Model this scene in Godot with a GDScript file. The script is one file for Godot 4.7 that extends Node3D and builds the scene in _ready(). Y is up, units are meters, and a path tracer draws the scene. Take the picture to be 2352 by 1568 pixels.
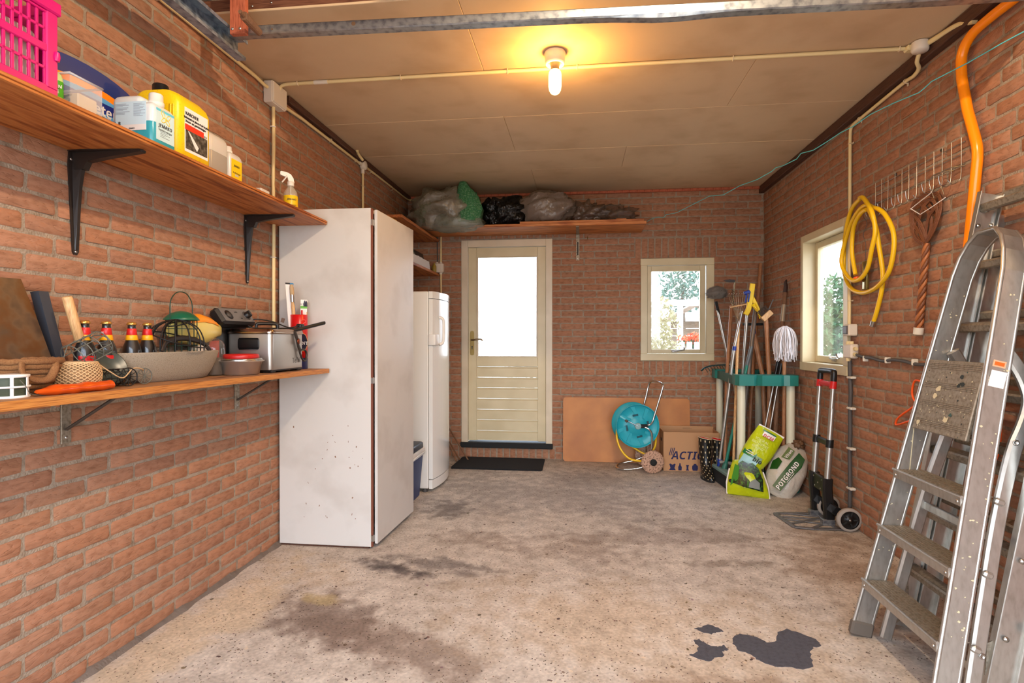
extends Node3D
# A brick garage seen from its open door. Room axes: x right, y up, z towards the viewer; metres.
const LX := -1.75      # face of the left wall
const RX := 1.72       # face of the right wall
const BZ := -5.65      # face of the back wall
const CY := 2.64       # underside of the ceiling
const EYE := Vector3(0, 1.2, 0)
const YAW := 0.1203
const COURSE := 0.0642
var M := {}
var rng := RandomNumberGenerator.new()
var used := {}

# ---------------------------------------------------------------- nodes
func numbered(called: String) -> String:
	var n: int = used.get(called, 0)
	used[called] = n + 1
	return called if n == 0 else "%s_%03d" % [called, n]

func thing(called: String, label: String, category: String, at := Vector3.ZERO, group := "") -> Node3D:
	var o := Node3D.new()
	o.name = numbered(called)
	add_child(o)
	o.position = at
	tag(o, label, category, group)
	return o

func tag(o: Node, label: String, category := "", group := "") -> Node:
	o.set_meta("label", label)
	if category != "": o.set_meta("category", category)
	if group != "": o.set_meta("group", group)
	return o

func origin_of(n: Node) -> Vector3:
	var p := Vector3.ZERO
	while n is Node3D and n != self:
		p += n.position
		n = n.get_parent()
	return p

# shapes are drawn in room coordinates; the mesh is hung so that it lands there
func part(called: String, shape, m: Material, parent: Node = null, label := "") -> MeshInstance3D:
	var mi := MeshInstance3D.new()
	if shape is SurfaceTool:
		shape.generate_normals()
		mi.mesh = shape.commit()
	else:
		mi.mesh = shape
	mi.material_override = m
	if parent == null:
		mi.name = numbered(called)
		add_child(mi)
	else:
		mi.name = called
		mi.position = -origin_of(parent)
		parent.add_child(mi, true)
	if label != "": mi.set_meta("label", label)
	return mi

func one(called: String, shape, m: Material, label: String, category: String, group := "") -> MeshInstance3D:
	var o := part(called, shape, m)
	tag(o, label, category, group)
	return o

func struct(called: String, shape, m: Material, label: String, parent: Node = null) -> MeshInstance3D:
	var o := part(called, shape, m, parent, label)
	o.set_meta("kind", "structure")
	return o

# ---------------------------------------------------------------- shapes
func ns() -> SurfaceTool:
	var st := SurfaceTool.new()
	st.begin(Mesh.PRIMITIVE_TRIANGLES)
	return st

func vtx(st: SurfaceTool, p: Vector3, sg: int, uv := Vector2.ZERO) -> void:
	st.set_smooth_group(sg)
	st.set_uv(uv)
	st.add_vertex(p)

func tri(st: SurfaceTool, a: Vector3, b: Vector3, c: Vector3, sg := -1, ua := Vector2.ZERO, ub := Vector2.ZERO, uc := Vector2.ZERO) -> void:
	vtx(st, a, sg, ua); vtx(st, c, sg, uc); vtx(st, b, sg, ub)

# corners counter-clockwise as seen from outside
func quad(st: SurfaceTool, a: Vector3, b: Vector3, c: Vector3, d: Vector3, sg := -1, ua := Vector2(0, 0), ub := Vector2(1, 0), uc := Vector2(1, 1), ud := Vector2(0, 1)) -> void:
	tri(st, a, b, c, sg, ua, ub, uc)
	tri(st, a, c, d, sg, ua, uc, ud)

# a box with chamfered edges; basis columns are its axes
func box(st: SurfaceTool, c: Vector3, s: Vector3, bev := 0.0, b := Basis.IDENTITY) -> void:
	var h := s * 0.5
	bev = minf(bev, minf(h.x, minf(h.y, h.z)) * 0.98)
	var P := func(x: float, y: float, z: float, k: int) -> Vector3:
		var v := Vector3(x * h.x, y * h.y, z * h.z)
		if k != 0: v.x -= x * bev
		if k != 1: v.y -= y * bev
		if k != 2: v.z -= z * bev
		return c + b * v
	for k in 3:
		var i := (k + 1) % 3
		var j := (k + 2) % 3
		for s1 in [-1.0, 1.0]:
			var e := []
			for q in [[-1.0, -1.0], [1.0, -1.0], [1.0, 1.0], [-1.0, 1.0]]:
				var v := Vector3.ZERO
				v[k] = s1; v[i] = q[0] * s1; v[j] = q[1]
				e.append(P.call(v.x, v.y, v.z, k))
			quad(st, e[0], e[1], e[2], e[3])
	if bev <= 0.0: return
	for k in 3:
		var i := (k + 1) % 3
		var j := (k + 2) % 3
		for si in [-1.0, 1.0]:
			for sj in [-1.0, 1.0]:
				var a := Vector3.ZERO; a[k] = -1.0; a[i] = si; a[j] = sj
				var d := a; d[k] = 1.0
				var e := [P.call(a.x, a.y, a.z, i), P.call(d.x, d.y, d.z, i), P.call(d.x, d.y, d.z, j), P.call(a.x, a.y, a.z, j)]
				if si * sj > 0: e.reverse()
				quad(st, e[0], e[3], e[2], e[1])
	for x in [-1.0, 1.0]:
		for y in [-1.0, 1.0]:
			for z in [-1.0, 1.0]:
				var e := [P.call(x, y, z, 0), P.call(x, y, z, 1), P.call(x, y, z, 2)]
				if x * y * z > 0: tri(st, e[0], e[1], e[2])
				else: tri(st, e[0], e[2], e[1])

func span(st: SurfaceTool, lo: Vector3, hi: Vector3, bev := 0.0) -> void:
	box(st, (lo + hi) * 0.5, (hi - lo).abs(), bev)

# rings of points (all the same count) joined into a skin
func loft(st: SurfaceTool, rings: Array, caps := true, sg := 1, closed := false) -> void:
	var n: int = rings[0].size()
	var m := rings.size()
	for r in (m if closed else m - 1):
		var A: PackedVector3Array = rings[r]
		var B: PackedVector3Array = rings[(r + 1) % m]
		for i in n:
			var j := (i + 1) % n
			quad(st, A[i], A[j], B[j], B[i], sg, Vector2(float(i) / n, float(r) / m), Vector2(float(i + 1) / n, float(r) / m), Vector2(float(i + 1) / n, float(r + 1) / m), Vector2(float(i) / n, float(r + 1) / m))
	if caps and not closed:
		for e in [[rings[0], true], [rings[m - 1], false]]:
			var R: PackedVector3Array = e[0]
			var mid := Vector3.ZERO
			for p in R: mid += p
			mid /= n
			for i in n:
				var j := (i + 1) % n
				if e[1]: tri(st, mid, R[j], R[i])
				else: tri(st, mid, R[i], R[j])

func frame_for(t: Vector3, up: Vector3) -> Basis:
	var x := up.cross(t)
	if x.length() < 1e-4: x = Vector3.RIGHT.cross(t) if absf(t.x) < 0.9 else Vector3.UP.cross(t)
	x = x.normalized()
	return Basis(x, t.cross(x).normalized(), t)

# tube along a path; radius may be one number or one per point; flat squashes it across
func tube(st: SurfaceTool, pts: Array, rad, sides := 8, closed := false, caps := true, squash := 1.0, up0 := Vector3(0.13, 0.98, 0.1)) -> void:
	var rings := []
	var n := pts.size()
	var up := up0
	for i in n:
		var a: Vector3 = pts[(i - 1 + n) % n] if (closed or i > 0) else pts[0]
		var c: Vector3 = pts[(i + 1) % n] if (closed or i < n - 1) else pts[n - 1]
		var t := (c - a).normalized()
		var f := frame_for(t, up)
		if i > 0: up = f.y
		var r: float = rad if (rad is float or rad is int) else rad[i]
		var ring := PackedVector3Array()
		for k in sides:
			var w := TAU * k / sides
			ring.append(pts[i] + f.x * cos(w) * r + f.y * sin(w) * r * squash)
		rings.append(ring)
		if i == 0: up = f.y
	loft(st, rings, caps, 1, closed)

# smooth a polyline (Catmull-Rom)
func curve(pts: Array, steps := 6, closed := false) -> Array:
	var out := []
	var n := pts.size()
	for i in (n if closed else n - 1):
		var p0: Vector3 = pts[(i - 1 + n) % n] if (closed or i > 0) else pts[0]
		var p1: Vector3 = pts[i]
		var p2: Vector3 = pts[(i + 1) % n]
		var p3: Vector3 = pts[(i + 2) % n] if (closed or i < n - 2) else pts[n - 1]
		for s in steps:
			out.append(p1.cubic_interpolate(p2, p0, p3, float(s) / steps))
	if not closed: out.append(pts[n - 1])
	return out

# revolve (radius, height) pairs round an axis
func lathe(st: SurfaceTool, prof: Array, segs := 20, at := Vector3.ZERO, b := Basis.IDENTITY, caps := true, sg := 1) -> void:
	var rings := []
	for p in prof:
		var ring := PackedVector3Array()
		for k in segs:
			var w := -TAU * k / segs
			ring.append(at + b * Vector3(cos(w) * p[0], p[1], sin(w) * p[0]))
		rings.append(ring)
	loft(st, rings, caps, sg)

# flat polygon pushed along its normal: points in (u, v) of basis b, thickness along b.z
func prism(st: SurfaceTool, poly: Array, depth: float, at := Vector3.ZERO, b := Basis.IDENTITY) -> void:
	var pv := PackedVector2Array(poly)
	if Geometry2D.is_polygon_clockwise(pv): pv.reverse()
	var ix := Geometry2D.triangulate_polygon(pv)
	var f := func(p: Vector2, z: float) -> Vector3: return at + b * Vector3(p.x, p.y, z)
	for t in range(0, ix.size(), 3):
		var p := [pv[ix[t]], pv[ix[t + 1]], pv[ix[t + 2]]]
		if (p[1] - p[0]).cross(p[2] - p[0]) < 0: p = [p[0], p[2], p[1]]
		tri(st, f.call(p[0], depth), f.call(p[1], depth), f.call(p[2], depth))
		tri(st, f.call(p[0], 0.0), f.call(p[2], 0.0), f.call(p[1], 0.0))
	for i in pv.size():
		var a := pv[i]
		var c := pv[(i + 1) % pv.size()]
		quad(st, f.call(a, 0.0), f.call(c, 0.0), f.call(c, depth), f.call(a, depth))

# a lumpy closed bag: ellipsoid pushed about by noise
func blob(st: SurfaceTool, c: Vector3, r: Vector3, amp: float, freq: float, sd: int, flat := 1.0, nu := 28, nv := 18, power := 1.0) -> void:
	var nz := FastNoiseLite.new()
	nz.seed = sd
	nz.noise_type = FastNoiseLite.TYPE_SIMPLEX
	nz.frequency = freq
	nz.fractal_octaves = 2
	var rings := []
	for j in nv + 1:
		var ph := PI * (0.02 + 0.96 * j / nv)
		var ring := PackedVector3Array()
		for i in nu:
			var w := -TAU * i / nu
			var d := Vector3(cos(w) * sin(ph), -cos(ph), sin(w) * sin(ph))
			if power != 1.0:
				d = Vector3(signf(d.x) * pow(absf(d.x), power), signf(d.y) * pow(absf(d.y), power), signf(d.z) * pow(absf(d.z), power))
			var k := 1.0 + amp * (nz.get_noise_3dv(d * 1.3 + Vector3(sd, 0, 0)) + 0.35 * (0.5 - 2.0 * absf(nz.get_noise_3dv(d * 2.0 + Vector3(0, sd, 0)))))
			var p := d * k * r
			if p.y < -r.y * flat: p.y = -r.y * flat
			ring.append(c + p)
		rings.append(ring)
	loft(st, rings, true)

func text(s: String, high: float, m: Material, at: Vector3, b: Basis, parent: Node, called := "lettering", bold := true, left := false, serif := false, mono := 1.0) -> MeshInstance3D:
	var t := TextMesh.new()
	var f := SystemFont.new()
	f.font_names = PackedStringArray(["Droid Serif" if serif else "Droid Sans"])
	f.font_weight = 700 if bold else 400
	t.font = f
	t.font_size = 48
	t.text = s
	t.pixel_size = high / 35.0
	t.depth = 0.0008
	t.curve_step = 3.0
	t.horizontal_alignment = HORIZONTAL_ALIGNMENT_LEFT if left else HORIZONTAL_ALIGNMENT_CENTER
	var mi := MeshInstance3D.new()
	mi.mesh = t
	mi.name = called
	mi.material_override = m
	mi.transform = Transform3D(Basis(b.x * mono, b.y, b.z), at - origin_of(parent))
	parent.add_child(mi, true)
	return mi

# ---------------------------------------------------------------- materials
func noise_tex(freq: float, ramp: Array, sd: int, size := 512, octaves := 4, kind := FastNoiseLite.TYPE_SIMPLEX_SMOOTH, bump := 0.0) -> NoiseTexture2D:
	var n := FastNoiseLite.new()
	n.seed = sd
	n.noise_type = kind
	n.frequency = freq
	n.fractal_octaves = octaves
	var t := NoiseTexture2D.new()
	t.width = size
	t.height = size
	t.seamless = true
	t.noise = n
	t.normalize = true
	if bump > 0.0:
		t.as_normal_map = true
		t.bump_strength = bump
	if ramp.size() > 0:
		var g := Gradient.new()
		g.offsets = PackedFloat32Array(ramp.map(func(x): return x[0]))
		g.colors = PackedColorArray(ramp.map(func(x): return x[1]))
		t.color_ramp = g
	return t

func mat(c: Color, rough := 0.6, metal := 0.0, tex: Texture2D = null, scale := Vector3.ONE, bump: Texture2D = null, depth := 0.1, world := false) -> StandardMaterial3D:
	var m := StandardMaterial3D.new()
	m.albedo_color = c
	m.roughness = rough
	m.metallic = metal
	if tex: m.albedo_texture = tex
	if bump:
		m.heightmap_enabled = true
		m.heightmap_texture = bump
		m.heightmap_scale = depth
	if tex or bump:
		m.uv1_triplanar = true
		m.uv1_world_triplanar = world
		m.uv1_scale = scale
	return m

func glassy(c: Color, a: float, rough := 0.05) -> StandardMaterial3D:
	var m := StandardMaterial3D.new()
	m.albedo_color = Color(c, a)
	m.roughness = rough
	m.transparency = BaseMaterial3D.TRANSPARENCY_ALPHA
	return m

func grey(v: float) -> Color: return Color(v, v, v)

func _ready() -> void:
	rng.seed = 11
	# camera
	var cam := Camera3D.new()
	cam.name = "camera"
	cam.position = EYE
	cam.rotation = Vector3(-7.0 / 1307.0, YAW, 0)
	cam.keep_aspect = Camera3D.KEEP_HEIGHT
	cam.fov = rad_to_deg(2.0 * atan(784.0 / 1307.0))
	cam.near = 0.05
	cam.far = 200.0
	add_child(cam)
	cam.current = true
	# sky, exposure
	var we := WorldEnvironment.new()
	we.name = "environment"
	var env := Environment.new()
	env.background_mode = Environment.BG_SKY
	var sky := Sky.new()
	var sm := ProceduralSkyMaterial.new()
	sm.sky_top_color = Color(0.80, 0.89, 1.0)
	sm.sky_horizon_color = Color(0.96, 0.98, 1.0)
	sm.sky_curve = 0.2
	sm.ground_horizon_color = Color(0.55, 0.52, 0.48)
	sm.ground_bottom_color = Color(0.45, 0.42, 0.4)
	sky.sky_material = sm
	env.sky = sky
	env.background_energy_multiplier = 9.2
	env.tonemap_mode = Environment.TONE_MAPPER_LINEAR
	env.tonemap_exposure = 0.97
	env.sdfgi_enabled = true
	env.ssao_enabled = true
	env.ssil_enabled = true
	we.environment = env
	add_child(we)
	# bare bulb on the ceiling boards, and an unseen lamp lighting the front
	lamp(Vector3(-0.13, CY, -2.88), 0.5, true)
	lamp(Vector3(0.4, 3.2, -0.9), 4.5, false)
	make_materials()
	build_shell()
	build_openings()
	build_outside()
	build_services()
	build_left()
	build_back()
	build_right()
	build_tools()
	build_ladders()

func lamp(at: Vector3, energy: float, seen: bool) -> void:
	var warm := Color(1.0, 0.75, 0.38) if seen else Color(1.0, 0.91, 0.78)
	var label := "white ceramic lamp holder with a glowing bare bulb on the board ceiling" if seen else "unseen second bulb under the roof, out of view, placed to light the front of the garage"
	var t := thing("ceiling_lamp", label, "lamp", at)
	var white := mat(Color(0.86, 0.8, 0.74), 0.35)
	var st := ns()
	lathe(st, [[0.052, 0.0], [0.054, -0.008], [0.05, -0.05], [0.046, -0.062], [0.042, -0.064], [0.036, -0.045], [0.034, -0.03]], 28, at)
	part("lamp_holder", st, white, t)
	st = ns()
	lathe(st, [[0.024, -0.03], [0.024, -0.062], [0.021, -0.075], [0.024, -0.09]], 20, at)
	part("socket", st, mat(Color(0.35, 0.3, 0.25), 0.5), t)
	st = ns()
	var prof := []
	for p in [[0.022, -0.088], [0.031, -0.1], [0.033, -0.115], [0.033, -0.17], [0.03, -0.19], [0.022, -0.204], [0.011, -0.211], [0.001, -0.213]]: prof.append(p)
	lathe(st, prof, 24, at)
	var glow := StandardMaterial3D.new()
	glow.albedo_color = Color(1, 0.95, 0.85)
	glow.emission_enabled = true
	glow.emission = Color(1.0, 0.86, 0.58)
	glow.emission_energy_multiplier = 3.0
	part("bulb", st, glow, t)
	var l := OmniLight3D.new()
	l.name = "bulb_light"
	l.light_color = warm
	l.light_energy = energy
	l.light_size = 0.03
	l.omni_range = 12.0
	l.omni_attenuation = 2.0
	l.shadow_enabled = true
	l.position = Vector3(0, -0.145, 0)
	t.add_child(l)

# ---------------------------------------------------------------- surfaces
func make_materials() -> void:
	var mottle := noise_tex(0.012, [[0.0, Color(0.82, 0.78, 0.75)], [0.35, Color(0.93, 0.92, 0.91)], [0.65, Color(1, 1, 1)], [0.85, Color(1.0, 0.97, 0.94)], [1.0, Color(1.0, 0.98, 0.95)]], 3, 512, 5)
	var crease := noise_tex(0.012, [[0.0, grey(0.75)], [0.55, grey(0.85)], [0.82, grey(0.6)], [1.0, grey(0.0)]], 7, 512, 4)
	(crease.noise as FastNoiseLite).fractal_type = FastNoiseLite.FRACTAL_RIDGED
	var grain := noise_tex(0.02, [[0.0, Color(0.62, 0.5, 0.42)], [0.4, Color(0.9, 0.85, 0.8)], [0.6, Color(1, 1, 1)], [1.0, Color(0.82, 0.74, 0.66)]], 21, 512, 4)
	var fine := noise_tex(0.15, [], 5, 256, 3)
	M.mottle = mottle; M.fine = fine; M.grain = grain
	var tones := [Color(0.665, 0.475, 0.37), Color(0.65, 0.467, 0.362), Color(0.675, 0.49, 0.386), Color(0.64, 0.458, 0.36), Color(0.66, 0.467, 0.357), Color(0.635, 0.46, 0.365), Color(0.67, 0.492, 0.39), Color(0.65, 0.475, 0.373)]
	M.brick = []
	for k in tones.size():
		var m := mat(tones[k], 0.92, 0.0, mottle, Vector3(2.2, 6.0, 2.2), crease, 0.3, true)
		m.uv1_offset = Vector3(0.13 * k, 0.37 * k, 0.71 * k)
		m.metallic_specular = 0.25
		M.brick.append(m)
	M.mortar = mat(Color(0.625, 0.56, 0.49), 0.95, 0.0, mottle, Vector3(2.5, 2.5, 2.5), fine, 0.25, true)
	M.mortar.metallic_specular = 0.2
	M.mortar_dark = mat(Color(0.45, 0.4, 0.36), 0.95, 0.0, mottle, Vector3(2, 2, 2), fine, 0.3, true)
	# ceiling board
	var cm := noise_tex(0.006, [[0.0, Color(0.92, 0.90, 0.88)], [0.5, Color(0.985, 0.98, 0.975)], [1.0, Color(1, 1, 1)]], 33, 512, 5)
	M.ceiling = mat(Color(0.82, 0.70, 0.56), 0.62, 0.0, cm, Vector3(0.7, 0.7, 0.7), null, 0.1, true)
	M.ceiling.metallic_specular = 0.3
	M.dark_wood = mat(Color(0.33, 0.20, 0.13), 0.7, 0.0, grain, Vector3(9, 9, 0.6))
	M.red_wood = mat(Color(0.74, 0.40, 0.28), 0.75, 0.0, grain, Vector3(14, 1.0, 14))
	M.beam = mat(Color(0.45, 0.28, 0.19), 0.8, 0.0, grain, Vector3(0.6, 9, 9))
	# planks, grain along z or x
	var wood := noise_tex(0.012, [[0.0, Color(0.55, 0.36, 0.22)], [0.3, Color(0.82, 0.66, 0.5)], [0.5, Color(1.0, 0.92, 0.82)], [0.7, Color(0.92, 0.8, 0.66)], [1.0, Color(0.74, 0.55, 0.38)]], 51, 512, 4)
	M.shelf_z = mat(Color(0.73, 0.49, 0.28), 0.5, 0.0, wood, Vector3(3.2, 3.2, 0.35))
	M.shelf_x = mat(Color(0.80, 0.56, 0.36), 0.55, 0.0, wood, Vector3(0.35, 3.2, 3.2))
	M.shelf_top = mat(Color(0.66, 0.53, 0.40), 0.7, 0.0, wood, Vector3(3.2, 3.2, 0.35))
	M.wood_y = mat(Color(0.78, 0.56, 0.36), 0.55, 0.0, grain, Vector3(12, 1.0, 12))
	M.wood_pale = mat(Color(0.86, 0.69, 0.48), 0.55, 0.0, grain, Vector3(12, 1.0, 12))
	M.wood_red = mat(Color(0.68, 0.48, 0.33), 0.5, 0.0, grain, Vector3(12, 1.0, 12))
	M.wood_worn = mat(Color(0.52, 0.38, 0.28), 0.75, 0.0, grain, Vector3(14, 1.4, 14))
	M.cream = mat(Color(0.86, 0.80, 0.655), 0.32, 0.0, noise_tex(0.01, [[0.0, Color(0.93, 0.92, 0.9)], [1.0, Color(1, 1, 1)]], 61, 256, 3), Vector3(1, 1, 1))
	M.cream.metallic_specular = 0.4
	M.conduit = mat(Color(0.88, 0.79, 0.58), 0.45)
	M.box_white = mat(Color(0.86, 0.81, 0.74), 0.45)
	M.clip = mat(Color(0.82, 0.74, 0.62), 0.5)
	M.galv = mat(Color(0.72, 0.73, 0.74), 0.38, 0.85, noise_tex(0.02, [[0.0, Color(0.62, 0.63, 0.66)], [0.5, Color(0.9, 0.9, 0.9)], [1.0, Color(1, 1, 1)]], 71, 256, 4), Vector3(4, 4, 4))
	M.galv_blue = mat(Color(0.66, 0.70, 0.74), 0.45, 0.55, noise_tex(0.02, [[0.0, Color(0.5, 0.52, 0.56)], [0.5, Color(0.85, 0.86, 0.88)], [1.0, Color(1, 1, 1)]], 72, 256, 4), Vector3(4, 4, 4))
	M.steel = mat(Color(0.72, 0.71, 0.69), 0.28, 1.0)
	M.pan = mat(Color(0.8, 0.78, 0.75), 0.3, 0.85)
	M.chrome = mat(Color(0.82, 0.82, 0.82), 0.12, 1.0)
	M.alu = mat(Color(0.80, 0.79, 0.765), 0.36, 0.9, noise_tex(0.03, [[0.0, Color(0.86, 0.85, 0.83)], [0.45, Color(0.95, 0.945, 0.94)], [1.0, Color(1, 1, 1)]], 73, 256, 5), Vector3(5, 2, 5))
	M.alu_dull = mat(Color(0.66, 0.62, 0.56), 0.55, 0.7, noise_tex(0.03, [[0.0, Color(0.66, 0.62, 0.57)], [0.45, Color(0.9, 0.88, 0.85)], [1.0, Color(1, 1, 1)]], 74, 256, 5), Vector3(7, 7, 7))
	M.black = mat(Color(0.07, 0.065, 0.065), 0.4)
	M.black_rough = mat(Color(0.1, 0.1, 0.1), 0.8)
	M.dark_bracket = mat(Color(0.14, 0.105, 0.09), 0.42)
	M.white = mat(Color(0.9, 0.88, 0.85), 0.4)
	M.white_paint = mat(Color(0.87, 0.84, 0.78), 0.6)
	M.laminate = mat(Color(0.80, 0.775, 0.745), 0.42, 0.0, noise_tex(0.008, [[0.0, Color(0.93, 0.92, 0.91)], [0.5, Color(1, 1, 1)], [1.0, Color(1, 1, 1)]], 81, 512, 5), Vector3(0.6, 0.6, 0.6))
	M.appliance = mat(Color(0.92, 0.91, 0.885), 0.2)
	M.appliance.clearcoat_enabled = true
	M.appliance.clearcoat = 0.5
	M.appliance.clearcoat_roughness = 0.06
	M.paper = mat(Color(0.93, 0.9, 0.88), 0.6)
	M.ink = mat(Color(0.09, 0.09, 0.1), 0.6)
	M.red = mat(Color(0.78, 0.1, 0.09), 0.4)
	M.yellow = mat(Color(0.95, 0.79, 0.08), 0.4)
	M.orange = mat(Color(0.97, 0.36, 0.07), 0.45)
	M.blue = mat(Color(0.08, 0.2, 0.55), 0.4)
	M.green = mat(Color(0.09, 0.33, 0.27), 0.42)
	M.green_plastic = mat(Color(0.14, 0.46, 0.42), 0.35)
	M.teal = mat(Color(0.13, 0.62, 0.68), 0.38)
	M.card = mat(Color(0.73, 0.55, 0.39), 0.8)
	M.glass = glassy(Color(0.95, 1, 0.98), 0.06, 0.0)
	M.brass = mat(Color(0.6, 0.5, 0.3), 0.35, 0.9)
	M.grey_cable = mat(Color(0.3, 0.28, 0.27), 0.6)
	M.hose_yellow = mat(Color(0.93, 0.74, 0.07), 0.38)
	M.gas_yellow = mat(Color(1.0, 0.56, 0.03), 0.25)

# a fired brick: an uneven face with broken edges, its sides running back into the mortar
func brick_mesh(sd: int, nx := 5) -> ArrayMesh:
	var r := RandomNumberGenerator.new()
	r.seed = sd
	var L := 0.2095
	var Hh := 0.0505
	var ny := 3
	var g := []
	for j in ny + 1:
		var row := []
		for i in nx + 1:
			var edge := i == 0 or j == 0 or i == nx or j == ny
			var corner := (i == 0 or i == nx) and (j == 0 or j == ny)
			var u := (float(i) / nx - 0.5) * L
			var v := [-0.5, -0.38, 0.38, 0.5][j] * Hh as float
			if i == 1: u = -0.5 * L + 0.009
			if i == nx - 1: u = 0.5 * L - 0.009
			var z := r.randf_range(-0.0007, 0.0012)
			if edge:
				z -= r.randf_range(0.0018, 0.0034)
				if j == 0 or j == ny: v += r.randf_range(-0.0026, 0.0022)
				if i == 0 or i == nx: u += r.randf_range(-0.0025, 0.0022)
			if corner:
				u *= 0.986
				v *= 0.93
				z -= 0.0015
			row.append(Vector3(u, v, z))
		g.append(row)
	var st := ns()
	for j in ny:
		for i in nx:
			quad(st, g[j][i], g[j][i + 1], g[j + 1][i + 1], g[j + 1][i], 1)
	var rim := []
	for i in nx: rim.append(g[0][i])
	for j in ny: rim.append(g[j][nx])
	for i in nx: rim.append(g[ny][nx - i])
	for j in ny: rim.append(g[ny - j][0])
	for i in rim.size():
		var a: Vector3 = rim[i]
		var b: Vector3 = rim[(i + 1) % rim.size()]
		quad(st, Vector3(a.x, a.y, -0.016), Vector3(b.x, b.y, -0.016), b, a, 2)
	st.generate_normals()
	return st.commit()

func looks(p: Vector3) -> Vector2:
	var d := p - EYE
	var f := Vector3(-sin(YAW), 0, -cos(YAW))
	var r := Vector3(cos(YAW), 0, -sin(YAW))
	var z := d.dot(f)
	if z < 0.2: return Vector2(9, 9)
	return Vector2(d.dot(r) / z / 0.9, d.y / z / 0.6)

var brick_kinds := []
# lays courses on a wall face: o = lower corner, u along, n outwards; gaps = [u0, u1, v0, v1]; on_end = bands of bricks standing upright
func lay_bricks(wall: Node, o: Vector3, u: Vector3, n: Vector3, length: float, top: float, gaps: Array, on_end: Array, wild: bool, sd: int, hidden: Callable) -> void:
	if brick_kinds.is_empty():
		for k in 10: brick_kinds.append(brick_mesh(100 + k))
	var r := RandomNumberGenerator.new()
	r.seed = sd
	var all := []
	var holes := gaps + on_end
	for row in int(top / COURSE):
		var v0 := row * COURSE + 0.0055
		var at := -0.1115 * (row % 2) + r.randf_range(-0.006, 0.006)
		if wild: at = -r.randf_range(0.0, 0.11)
		while at < length:
			var w := 0.223
			if wild and r.randf() < 0.3: w = 0.1115
			w += r.randf_range(-0.003, 0.003)
			var bits := [[maxf(at, 0.0), minf(at + w - 0.0135, length)]]
			for h in holes:
				if v0 + 0.03 > h[2] and v0 + 0.03 < h[3]:
					var next := []
					for b in bits:
						if b[1] <= h[0] or b[0] >= h[1]: next.append(b)
						else:
							if b[0] < h[0]: next.append([b[0], h[0] - 0.004])
							if b[1] > h[1]: next.append([h[1] + 0.004, b[1]])
					bits = next
			for b in bits:
				if b[1] - b[0] > 0.025: all.append([(b[0] + b[1]) / 2, v0 + 0.0265, b[1] - b[0], false])
			at += w
	for h in on_end:
		var k := int(round((h[1] - h[0]) / 0.0642))
		for i in k:
			all.append([h[0] + (i + 0.5) * (h[1] - h[0]) / k, (h[2] + h[3]) / 2, h[3] - h[2] - 0.012, true])
	var rows := []
	for b in all:
		var p: Vector3 = o + u * b[0] + Vector3.UP * b[1]
		var s := looks(p)
		var d := EYE - p
		var inside := maxf(absf(s.x), absf(s.y)) < 1.03
		var score: float = b[2] * absf(d.normalized().dot(n)) / d.length_squared()
		if not inside or hidden.call(p): score *= 1e-4
		if maxf(absf(s.x), absf(s.y)) > 2.6: continue
		rows.append([score, p, b[2], b[3], r.randi() % 10, r.randi() % 8, Vector3(r.randf_range(-0.006, 0.006), r.randf_range(-0.012, 0.012), r.randf_range(-0.003, 0.003)), r.randf_range(-0.0018, 0.0014)])
	rows.sort_custom(func(a, b): return a[0] > b[0])
	var rest := []
	for k in 8: rest.append(null)
	var face := Basis(u, Vector3.UP, n)
	var count := 0
	for b in rows:
		var tilt := Basis.from_euler(b[6])
		var lie := Basis(Vector3(0, 1, 0), Vector3(-1, 0, 0), Vector3(0, 0, 1)) if b[3] else Basis.IDENTITY
		var bb: Basis = face * tilt * lie * Basis.from_scale(Vector3(b[2] / 0.2095, 1, 1))
		var tf := Transform3D(bb, b[1] + n * b[7])
		if count < 300 and b[0] > 1e-4:
			var mi := MeshInstance3D.new()
			mi.mesh = brick_kinds[b[4]]
			mi.material_override = M.brick[b[5]]
			mi.name = "brick"
			mi.transform = tf
			mi.position -= origin_of(wall)
			wall.add_child(mi, true)
			count += 1
		else:
			if rest[b[5]] == null: rest[b[5]] = ns()
			rest[b[5]].append_from(brick_kinds[b[4]], 0, tf)
	var am := ArrayMesh.new()
	var k := 0
	for t in 8:
		if rest[t]:
			rest[t].commit(am)
			am.surface_set_material(k, M.brick[t])
			k += 1
	if k > 0:
		var mi := MeshInstance3D.new()
		mi.name = "further_bricks"
		mi.mesh = am
		mi.position = -origin_of(wall)
		mi.set_meta("kind", "stuff")
		wall.add_child(mi)

# ---------------------------------------------------------------- the room
func slab(called: String, lo: Vector3, hi: Vector3, m: Material, label: String, holes := []) -> Node3D:
	var c := CSGBox3D.new()
	c.name = called
	c.size = hi - lo
	c.position = (lo + hi) * 0.5
	c.material = m
	for h in holes:
		var s := CSGBox3D.new()
		s.name = "opening"
		s.operation = CSGShape3D.OPERATION_SUBTRACTION
		s.size = h[1] - h[0]
		s.position = (h[0] + h[1]) * 0.5 - c.position
		s.material = m
		c.add_child(s, true)
	add_child(c)
	c.set_meta("kind", "structure")
	c.set_meta("label", label)
	return c

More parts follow.
